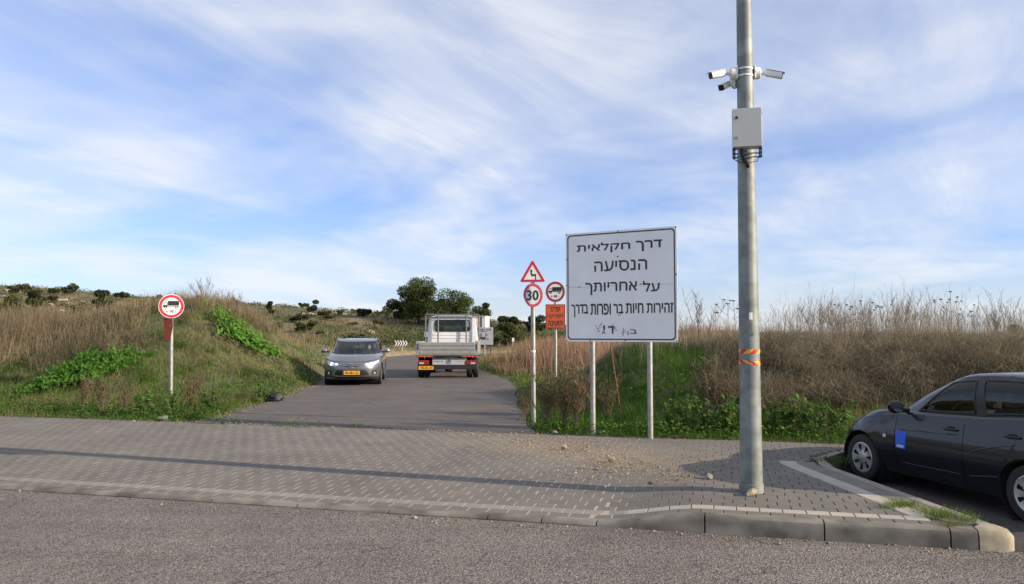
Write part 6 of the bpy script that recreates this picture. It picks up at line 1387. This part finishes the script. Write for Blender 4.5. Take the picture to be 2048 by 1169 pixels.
tree(70, 84, 566, 42, 'dark bush on the skyline at the far left', 'bush', nleaf=2500, nclump=8, seed=19, cat='bush', lift=-0.15, col=(0.03, 0.04, 0.018))
tree(208, 88, 572, 44, 'grey-green bush on the skyline left of the no-lorries sign', 'bush', nleaf=2200, nclump=8, seed=20, cat='bush', lift=-0.15, col=(0.04, 0.048, 0.024))
tree(626, 98, 597, 28, 'round dark bush standing up from the skyline above the silver car', 'bush', nleaf=1600, nclump=7, seed=21, cat='bush', lift=-0.15, col=(0.028, 0.038, 0.018))
tree(540, 98, 600, 20, 'small round bush on the skyline left of the silver car', 'bush', nleaf=1200, nclump=6, seed=22, cat='bush', lift=-0.15, col=(0.03, 0.04, 0.018))
tree(728, 96, 614, 34, 'spiky dark bush on the skyline between silver car and grove', 'bush', nleaf=1600, nclump=7, seed=23, cat='bush', lift=-0.15, col=(0.035, 0.045, 0.02))
tree(2044, 26, 648, 70, 'dense dark green shrub in the dry grass at the right edge', 'bush', nleaf=4000, nclump=9, seed=24, cat='bush', lift=-0.15, col=(0.03, 0.052, 0.018), size=0.055)
tree(322, 92, 592, 46, 'low dark bush on the skyline above the no-lorries sign', 'bush', nleaf=1600, nclump=7, seed=25, cat='bush', lift=-0.15, col=(0.035, 0.045, 0.02))
# scattered scrub on the slope
protos = []
for k in range(4):
    t = thing('scrub_bush', 'low olive scrub bush scattered on the hillside', 'bush', (0, 0, -50), group='scrub bushes on the hillside')
    V, F, Cc = crown((0, 0, 0.38), (0.75, 0.7, 0.42), 7, 900, 0.15, ((0.075, 0.09, 0.03), (0.09, 0.10, 0.042), (0.055, 0.07, 0.026), (0.11, 0.095, 0.045))[k], 100 + k); mesh_np('crown', V, F, M_green, t, cols=Cc)
    trunk_mb(0.4, 0.03, 0, 3, k).build('stem', M_bark, t); protos.append(t)
def zone(px_): return 'at the far left' if px_ < 170 else 'left of the no-lorries sign' if px_ < 310 else 'right of the no-lorries sign' if px_ < 500 else 'above the left bank' if px_ < 620 else 'behind the silver car' if px_ < 760 else 'between silver car and truck' if px_ < 840 else 'behind the truck' if px_ < 985 else 'right of the truck'
rb = random.Random(3); placed = 0; used = set()
while placed < 80:
    px_, d_ = rb.uniform(-60, 1090), rb.uniform(58, 112); p = D(px_, 640, d_)
    if 830 < px_ < 960 and d_ < 66: continue
    k = rb.randrange(4); o = protos[k] if k not in used else copy_tree(protos[k]); used.add(k)
    s_ = rb.uniform(0.7, 1.9); o.location = (p.x, p.y, gz(p.x, p.y) - 0.05); o.scale = (s_ * rb.uniform(0.8, 1.4), s_, s_ * rb.uniform(0.7, 1.15)); o.rotation_euler = (0, 0, rb.uniform(0, 6)); placed += 1
    o['label'] = '%s %s scrub bush on the %s slope %s' % ('small' if s_ < 1.05 else 'middling' if s_ < 1.5 else 'large', ('olive', 'grey-green', 'dark', 'brownish')[k], 'lower' if d_ < 75 else 'middle' if d_ < 95 else 'upper', zone(px_))
# rocks on the slope
M_lime = mat('hill_limestone', (0.40, 0.37, 0.32), 0.95, col2=(0.20, 0.185, 0.16), scale=2.5, bump=0.05, bscale=5)
rocks = []
for k in range(5): me = rock_mesh(40 + k, 3, 0.25, ((1, .8, .5), (1.2, .7, .4), (0.9, .9, .6), (1.4, .7, .35), (1, 1, .45))[k]); me.materials.append(M_lime if k != 9 else M_stone); rocks.append(me)
def hill_rock(px_, py_, w_px, label, k=0, group=None, d=None, tall=1.0):
    if d is None:                                        # walk along the sight line until it meets the slope
        d = hit(px_, py_, 46.0, 140.0, 0.5)
    p = D(px_, py_, d); o = bpy.data.objects.new('rock', rocks[k % 5]); link(o); s_ = w_px / FPX * d; o.scale = (s_, s_ * 0.9, s_ * tall); o.rotation_euler = (0, 0, px_ * 0.37); o.location = (p.x, p.y, gz(p.x, p.y) + 0.1 * s_); return tag(o, label, 'rock', group)
ob = hill_rock(741, 668, 19, 'tan boulder on the green slope between silver car and truck', 2, tall=1.3); ob.data = ob.data.copy(); ob.data.materials[0] = M_stone
hill_rock(22, 614, 44, 'long pale rock below the wide bush at the far left', 3); [hill_rock(px_, 630 + i, 17, lb, 1 + i, tall=0.8) for i, (px_, lb) in enumerate(((606, 'left rock of the pale trio high above the silver car'), (621, 'middle rock of the pale trio high above the silver car'), (638, 'right rock of the pale trio high above the silver car')))]
hill_rock(820, 635, 24, 'pale rock ledge at the foot of the ridge grove', 3); hill_rock(236, 585, 13, 'white upright rock on the skyline left of the sign', 0, tall=1.8)
hill_rock(102, 577, 24, 'white rock on the skyline right of the far-left bush', 1)
gl = 'weathered pale rock lying among the hillside scrub'
for i in range(46):
    lf = i < 30; px_ = rb.uniform(0, 330) if lf else rb.uniform(380, 860); py_ = (580 + 0.12 * px_ + abs(rb.gauss(0, 16))) if lf else (622 + abs(rb.gauss(0, 22)))
    wpx_ = rb.uniform(6, 26) if lf else rb.uniform(5, 14); shp = ('blocky', 'long low', 'rounded', 'flat', 'broad')[i % 5]
    hill_rock(px_, py_, wpx_, '%s %s pale rock %s %s' % ('tiny' if wpx_ < 9 else 'small' if wpx_ < 15 else 'larger', shp, 'near the skyline' if py_ < (600 if lf else 632) else 'lower down', zone(px_)), i, 'pale rocks on the hillside', tall=rb.uniform(0.6, 1.1))
for px_, py_, od in ((605, 672, 'leftmost'), (630, 672, 'second from the left'), (655, 674, 'third from the left'), (673, 676, 'rightmost')): hill_rock(px_, py_, rb.uniform(9, 13), od + ' of four small tan rocks behind the silver car', px_, 'rocks in a row behind the silver car')
# white cabin on the slope
cp = D(955, 660, 76); t = thing('site_cabin', 'white box cabin on the slope behind the farther board', 'cabin', (cp.x, cp.y, gz(cp.x, cp.y)), R(-8)); zt_ = D(960, 634, 76).z - gz(cp.x, cp.y)
M_cabin = mat('cabin_white', (0.74, 0.71, 0.62), 0.6, var=0.05)
b = MB(); b.box((0, 0, zt_ / 2), (1.95, 2.2, zt_)); b.build('wall', M_cabin, t, bevel=0.02)
for xx in (0.55, -0.3): b = MB(); b.box((xx, -1.115, zt_ / 2), (0.13, 0.03, zt_ * 0.98)); b.build('post', M_dark, t)
b = MB(); b.box((0, 0, zt_ + 0.03), (2.05, 2.3, 0.06)); b.build('roof', M_cabin, t)

# ---- individual weeds by the verge
def leafy_mesh(seed, h=0.42, nst=9, spread=0.5, leaf=0.085, col=(0.075, 0.15, 0.025)):
    r_ = random.Random(seed); mb = MB(); P = []
    for k in range(nst):
        a = r_.uniform(0, 6.28); L = h * r_.uniform(0.6, 1.1); o_ = spread * r_.uniform(0.2, 1) * h; e_ = Vector((math.cos(a) * o_, math.sin(a) * o_, L)); m_ = e_ * 0.5 + Vector((0, 0, L * 0.1)); mb.tube([(0, 0, -0.03), m_, e_], [0.006, 0.005, 0.002], 5)
        for j in range(14): f = r_.uniform(0.25, 1.05); q = (m_ * (f * 2) if f < 0.5 else m_ + (e_ - m_) * (f * 2 - 1)); P.append(q + Vector((r_.uniform(-1, 1), r_.uniform(-1, 1), r_.uniform(-0.4, 0.6))) * leaf * 0.6)
    P = np.array([tuple(p) for p in P]); n = len(P); return mb, leaf_quads(P, np.full(n, leaf) * rng.uniform(0.6, 1.3, n), 0.9, shade(col, n, 0.3, 0.15), 0.42)
def twig_mesh(seed, h=0.8, nst=16, col=(0.16, 0.085, 0.045), col2=(0.10, 0.12, 0.035)):
    r_ = random.Random(seed); mb = MB(); P = []
    for k in range(nst):
        a = r_.uniform(0, 6.28); L = h * r_.uniform(0.6, 1.05); o_ = 0.42 * h * r_.uniform(0.1, 1); e_ = Vector((math.cos(a) * o_, math.sin(a) * o_, L)); m_ = e_ * 0.55; mb.tube([(0, 0, -0.05), m_, e_], [0.006, 0.004, 0.002], 4)
        for j in range(6):
            f = r_.uniform(0.3, 0.95); q = e_ * f; b2 = r_.uniform(0, 6.28); tip = q + Vector((math.cos(b2) * 0.12 * h, math.sin(b2) * 0.12 * h, 0.16 * h)); mb.tube([q, tip], [0.003, 0.0015], 3)
            for _ in range(7): P.append(q + (tip - q) * r_.uniform(0.2, 1.1) + Vector((r_.uniform(-1, 1), r_.uniform(-1, 1), r_.uniform(-1, 1))) * 0.025)
    P = np.array([tuple(p) for p in P]); n = len(P); return mb, leaf_quads(P, rng.uniform(0.018, 0.045, n), 1.2, mixcol(shade(col, n, 0.4, 0.2), shade(col2, n, 0.4, 0.2), (rng.uniform(0, 1, n) < 0.45).astype(float)), 0.6)
def weed(kind, px_, py_, s_, label, seed, name, cat, group=None, z=None, d=None):
    if d is None:
        d = hit(px_, py_, 11.0, 40.0, 0.1, z)
    p = D(px_, py_, d); z0 = gz(p.x, p.y) if z is None else z; t = thing(name, label, cat, (p.x, p.y, z0), seed * 1.1, group)
    mb, (V, F, Cc) = kind(seed)
    if name == 'mallow_clump':                          # a low clump hugs the slope it grows on
        ca, sa = math.cos(seed * 1.1), math.sin(seed * 1.1); q = V * s_; V = V.copy(); V[:, 2] += (ground_z(p.x + q[:, 0] * ca - q[:, 1] * sa, p.y + q[:, 0] * sa + q[:, 1] * ca) - z0) / s_; mb = MB(); mb.tube([(0, 0, -0.05), (0, 0, 0.08)], 0.01, 5)
    mb.build('stems', M_twig if kind is not leafy_mesh else mat('green_stem', (0.09, 0.13, 0.04), 0.8), t); mesh_np('foliage', V, F, M_green, t, cols=Cc); t.scale = (s_,) * 3; return t
big = lambda s_: leafy_mesh(s_, 0.26, 110, 3.0, 0.105, (0.07, 0.175, 0.018))
weed(big, 150, 768, 1.45, 'large bright green mallow clump on the left verge below the dry grass', 201, 'mallow_clump', 'weed')
weed(big, 185, 742, 1.3, 'bright green clump above the large mallow against the dry grass', 209, 'mallow_clump', 'weed'); weed(big, 230, 735, 1.0, 'green clump right of the large mallow under the dry grass', 210, 'mallow_clump', 'weed')
weed(big, 90, 785, 1.0, 'smaller bright green clump left of the large mallow', 202, 'mallow_clump', 'weed')
weed(lambda s_: leafy_mesh(s_, 0.22, 100, 3.6, 0.10, (0.08, 0.19, 0.02)), 490, 684, 1.7, 'bright green clump at the top of the left bank by the dry grass', 203, 'mallow_clump', 'weed')
weed(twig_mesh, 205, 832, 1.05, 'reddish-brown twiggy weed at the pavement edge in front of the mallow', 204, 'twiggy_weed', 'weed')
weed(twig_mesh, 165, 826, 0.85, 'brown twiggy weed leaning left beside the reddish one', 205, 'twiggy_weed', 'weed')
weed(twig_mesh, 250, 826, 0.8, 'brown-green twiggy weed left of the no-lorries post', 206, 'twiggy_weed', 'weed')
weed(twig_mesh, 378, 822, 0.9, 'reddish twiggy weed just right of the no-lorries post', 207, 'twiggy_weed', 'weed')
weed(twig_mesh, 395, 800, 0.8, 'brown twiggy weed on the bank behind the no-lorries post', 208, 'twiggy_weed', 'weed')
gw = 'twiggy weeds around the bend sign'
for i, (px_, py_, s_, lb) in enumerate(((1090, 858, 0.9, 'tall twiggy weed right of the bend sign post'), (1125, 862, 1.0, 'brownish twiggy weed between bend sign and large board'), (1150, 864, 0.95, 'dense twiggy weed against the left post of the large board'), (1105, 835, 0.9, 'twiggy weed in front of the orange-plate post'), (1165, 835, 0.9, 'greenish twiggy weed behind the left post of the large board'), (1050, 840, 0.6, 'low twiggy weed at the road edge left of the bend sign'), (1215, 845, 0.8, 'brown-tipped twiggy weed between the two board posts'), (1420, 850, 1.0, 'reddish twiggy weed left of the lamp pole'), (1455, 848, 0.85, 'brown seeding weed touching the lamp pole on its left'), (1580, 850, 0.7, 'thin brown weed right of the lamp pole'))): weed(twig_mesh, px_, py_, s_ * 1.3, lb, 220 + i, 'twiggy_weed', 'weed', gw)
gw = 'leafy weeds along the back edge of the pavement'
for i, px_ in enumerate((1330, 1375, 1410, 1450, 1545, 1575, 1610, 1640, 1675)):
    lb = ('low leafy weed right of the board post', 'pale leafy weed between board and lamp pole', 'bright leafy weed left of the lamp pole', 'leafy weed half hidden by the lamp pole', 'leafy weed just right of the lamp pole', 'second leafy weed to the right of the lamp pole', 'third leafy weed to the right of the lamp pole', 'leafy weed left of the dark car', 'leafy weed touching the front of the dark car')[i]
    weed(leafy_mesh, px_, 868 + 0.02 * (px_ - 1330), rb.uniform(1.1, 1.6), lb, 250 + i, 'leafy_weed', 'weed', gw)
for i, (px_, py_, lb) in enumerate(((345, 834, 'leafy weed at the foot of the no-lorries post'), (285, 836, 'leafy weed at the pavement edge left of the post'), (30, 815, 'yellow-green leafy weed at the far left pavement edge'), (420, 826, 'leafy weed at the grass corner by the farm road'), (520, 806, 'leafy weed beside the black bag'))): weed(leafy_mesh, px_, py_, 1.25, lb, 270 + i, 'leafy_weed', 'weed', 'leafy weeds on the left verge')
# grass tufts in the paving joints by the kerb corner
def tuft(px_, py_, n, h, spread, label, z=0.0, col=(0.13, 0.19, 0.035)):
    p = G(px_, py_, z); q = np.clip(rng.normal(0, spread, (n, 2)), -1.9 * spread, 1.9 * spread); q[0] = 0; P = np.stack([q[:, 0], q[:, 1] * 0.7, np.full(n, -0.01)], -1)
    V, F, Cc = ribbons(P, np.minimum(rng.gamma(5, h / 5, n), 1.5 * h), rng.uniform(0.004, 0.008, n), rng.uniform(0.3, 1.0, n), np.arctan2(q[:, 1], q[:, 0]) + rng.normal(0, 0.6, n), shade(col, n, 0.3, 0.15), 3)
    o = mesh_np('grass_tuft', V, F, M_green, cols=Cc); o.location = (p.x, p.y, z); return tag(o, label, 'grass tuft', 'grass tufts in the paving by the kerb corner')
tuft(1805, 1012, 260, 0.10, 0.07, 'green grass tuft in the pale course nearest the lamp pole'); tuft(1780, 1016, 130, 0.07, 0.05, 'small grass tuft left of the first corner tuft')
tuft(1860, 1024, 160, 0.07, 0.08, 'low spreading tuft between the two large corner tufts'); tuft(1885, 1034, 320, 0.11, 0.08, 'largest grass tuft near the rounded kerb corner')
tuft(1900, 1050, 150, 0.07, 0.06, 'yellow-green tuft at the kerb edge below the largest tuft', col=(0.17, 0.18, 0.05)); tuft(1940, 1042, 170, 0.08, 0.05, 'tuft closest to the rounded kerb corner')
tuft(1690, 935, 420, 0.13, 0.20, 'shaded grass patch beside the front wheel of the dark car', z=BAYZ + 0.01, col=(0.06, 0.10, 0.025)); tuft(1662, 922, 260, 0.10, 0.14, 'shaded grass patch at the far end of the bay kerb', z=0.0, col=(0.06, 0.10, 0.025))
# dry umbel stalks and bare bushes against the sky
def umbel(seed, h):
    r_ = random.Random(seed); mb = MB(); top = Vector((r_.uniform(-0.2, 0.2) * h * 0.5, r_.uniform(-0.1, 0.1), h)); mb.tube([(0, 0, -0.1), tuple(top * 0.5 + Vector((0.03, 0, 0))), tuple(top)], [0.008, 0.006, 0.004], 5); heads = [top]
    for k in range(4): q = top * r_.uniform(0.55, 0.85); a = r_.uniform(0, 6.28); e_ = q + Vector((math.cos(a) * 0.25 * h, math.sin(a) * 0.25 * h, 0.24 * h * r_.uniform(0.7, 1.3))); mb.tube([q, e_], [0.005, 0.003], 4); heads.append(e_)
    hbs = []
    for q in heads:
        hb = MB(); hbs.append(hb); rr = r_.uniform(0.025, 0.05)
        for j in range(12): a = 6.283 * j / 12; e_ = q + Vector((math.cos(a) * rr, math.sin(a) * rr, 0.03)); hb.tube([q, e_], [0.002, 0.004], 3)
        hb.lathe([(0.0, 0.018), (rr * 0.8, 0.026), (rr, 0.034), (rr * 0.5, 0.040), (0, 0.042)], 10, c=tuple(q))
    return mb, hbs
M_umb = mat('dry_umbel', (0.17, 0.14, 0.105), 0.9)
for i, (px_, py_, lb) in enumerate(((1897, 586, 'tallest dry umbel stalk at the right skyline'), (1917, 606, 'dry umbel stalk leaning right beside the tallest one'), (1940, 612, 'dry umbel stalk farthest right in the umbel group'), (1735, 604, 'dry umbel stalk in the middle of the right mound'), (1700, 612, 'short dry umbel stalk left of the middle one'), (1765, 616, 'dry umbel stalk between the middle and right groups'), (1468, 604, 'dry umbel stalk just left of the lamp pole'), (1452, 610, 'smaller umbel stalk left of the lamp pole'))):
    d_ = 19 + (i % 3) * 1.3; p = D(px_, py_, d_); z0 = gz(p.x, p.y); mb, hb = umbel(300 + i, max(0.6, p.z - z0)); t = thing('umbel_stalk', lb, 'dry plant', (p.x, p.y, z0), group='dry umbel stalks on the right mound'); mb.build('stalk', M_umb, t); [q.build('umbel', M_umb, t) for q in hb]
def bare(px_, d_, top, s_, lb, seed):
    p = D(px_, 640, d_); z0 = gz(p.x, p.y); h = D(px_, top, d_).z - z0; r_ = random.Random(seed); mb = MB()
    for k in range(15):
        a = r_.uniform(0, 6.28); L = h * r_.uniform(0.5, 1.0); o_ = 1.5 * s_ * r_.uniform(0.1, 1); e_ = Vector((math.cos(a) * o_, math.sin(a) * o_ * 0.6, L)); m_ = e_ * 0.55 + Vector((0, 0, 0.05 * h)); mb.tube([(0, 0, -0.1), m_, e_], [0.006, 0.004, 0.002], 4)
        for j in range(9): q = m_ + (e_ - m_) * r_.uniform(0, 0.95); b2 = r_.uniform(0, 6.28); mb.tube([q, q + Vector((math.cos(b2) * 0.11, math.sin(b2) * 0.11, 0.20)) * r_.uniform(0.5, 1.2)], [0.004, 0.002], 3)
    o = mb.build('bare_bush', mat('bare_twig', (0.17, 0.125, 0.09), 0.9)); o.location = (p.x, p.y, z0); tag(o, lb, 'dry bush', 'bare dry bushes')
bare(412, 27, 556, 0.5, 'bare feathery dry bush on the skyline right of the no-lorries sign', 401); bare(470, 28, 584, 0.4, 'smaller bare bush on the skyline over the left bank', 402)
bare(1400, 17.5, 585, 0.5, 'bare dry bush on the mound just right of the large board', 403); bare(1640, 19, 590, 0.6, 'bare dry bush on the mound right of the lamp pole', 404); bare(1800, 20, 588, 0.6, 'bare dry bush on the mound above the dark car', 405); bare(1690, 19, 596, 0.5, 'bare dry bush left of the umbel stalks', 406); bare(2000, 20, 585, 0.5, 'bare dry bush near the right edge of the mound', 407)

# look-alikes on the slope are told apart by their place
same = {}
for o in scene.objects:
    if o.parent is None and o.get('group') in ('scrub bushes on the hillside', 'pale rocks on the hillside'): same.setdefault(o['label'], []).append(o)
for lb, L in same.items():
    if len(L) < 2: continue
    L.sort(key=lambda o: o.location.x / o.location.y)
    for o, w in zip(L, {2: ('left one', 'right one'), 3: ('left one', 'middle one', 'right one'), 4: ('leftmost', 'second left', 'second right', 'rightmost')}.get(len(L), [''] * len(L))):
        if w: o['label'] = lb + ', ' + w
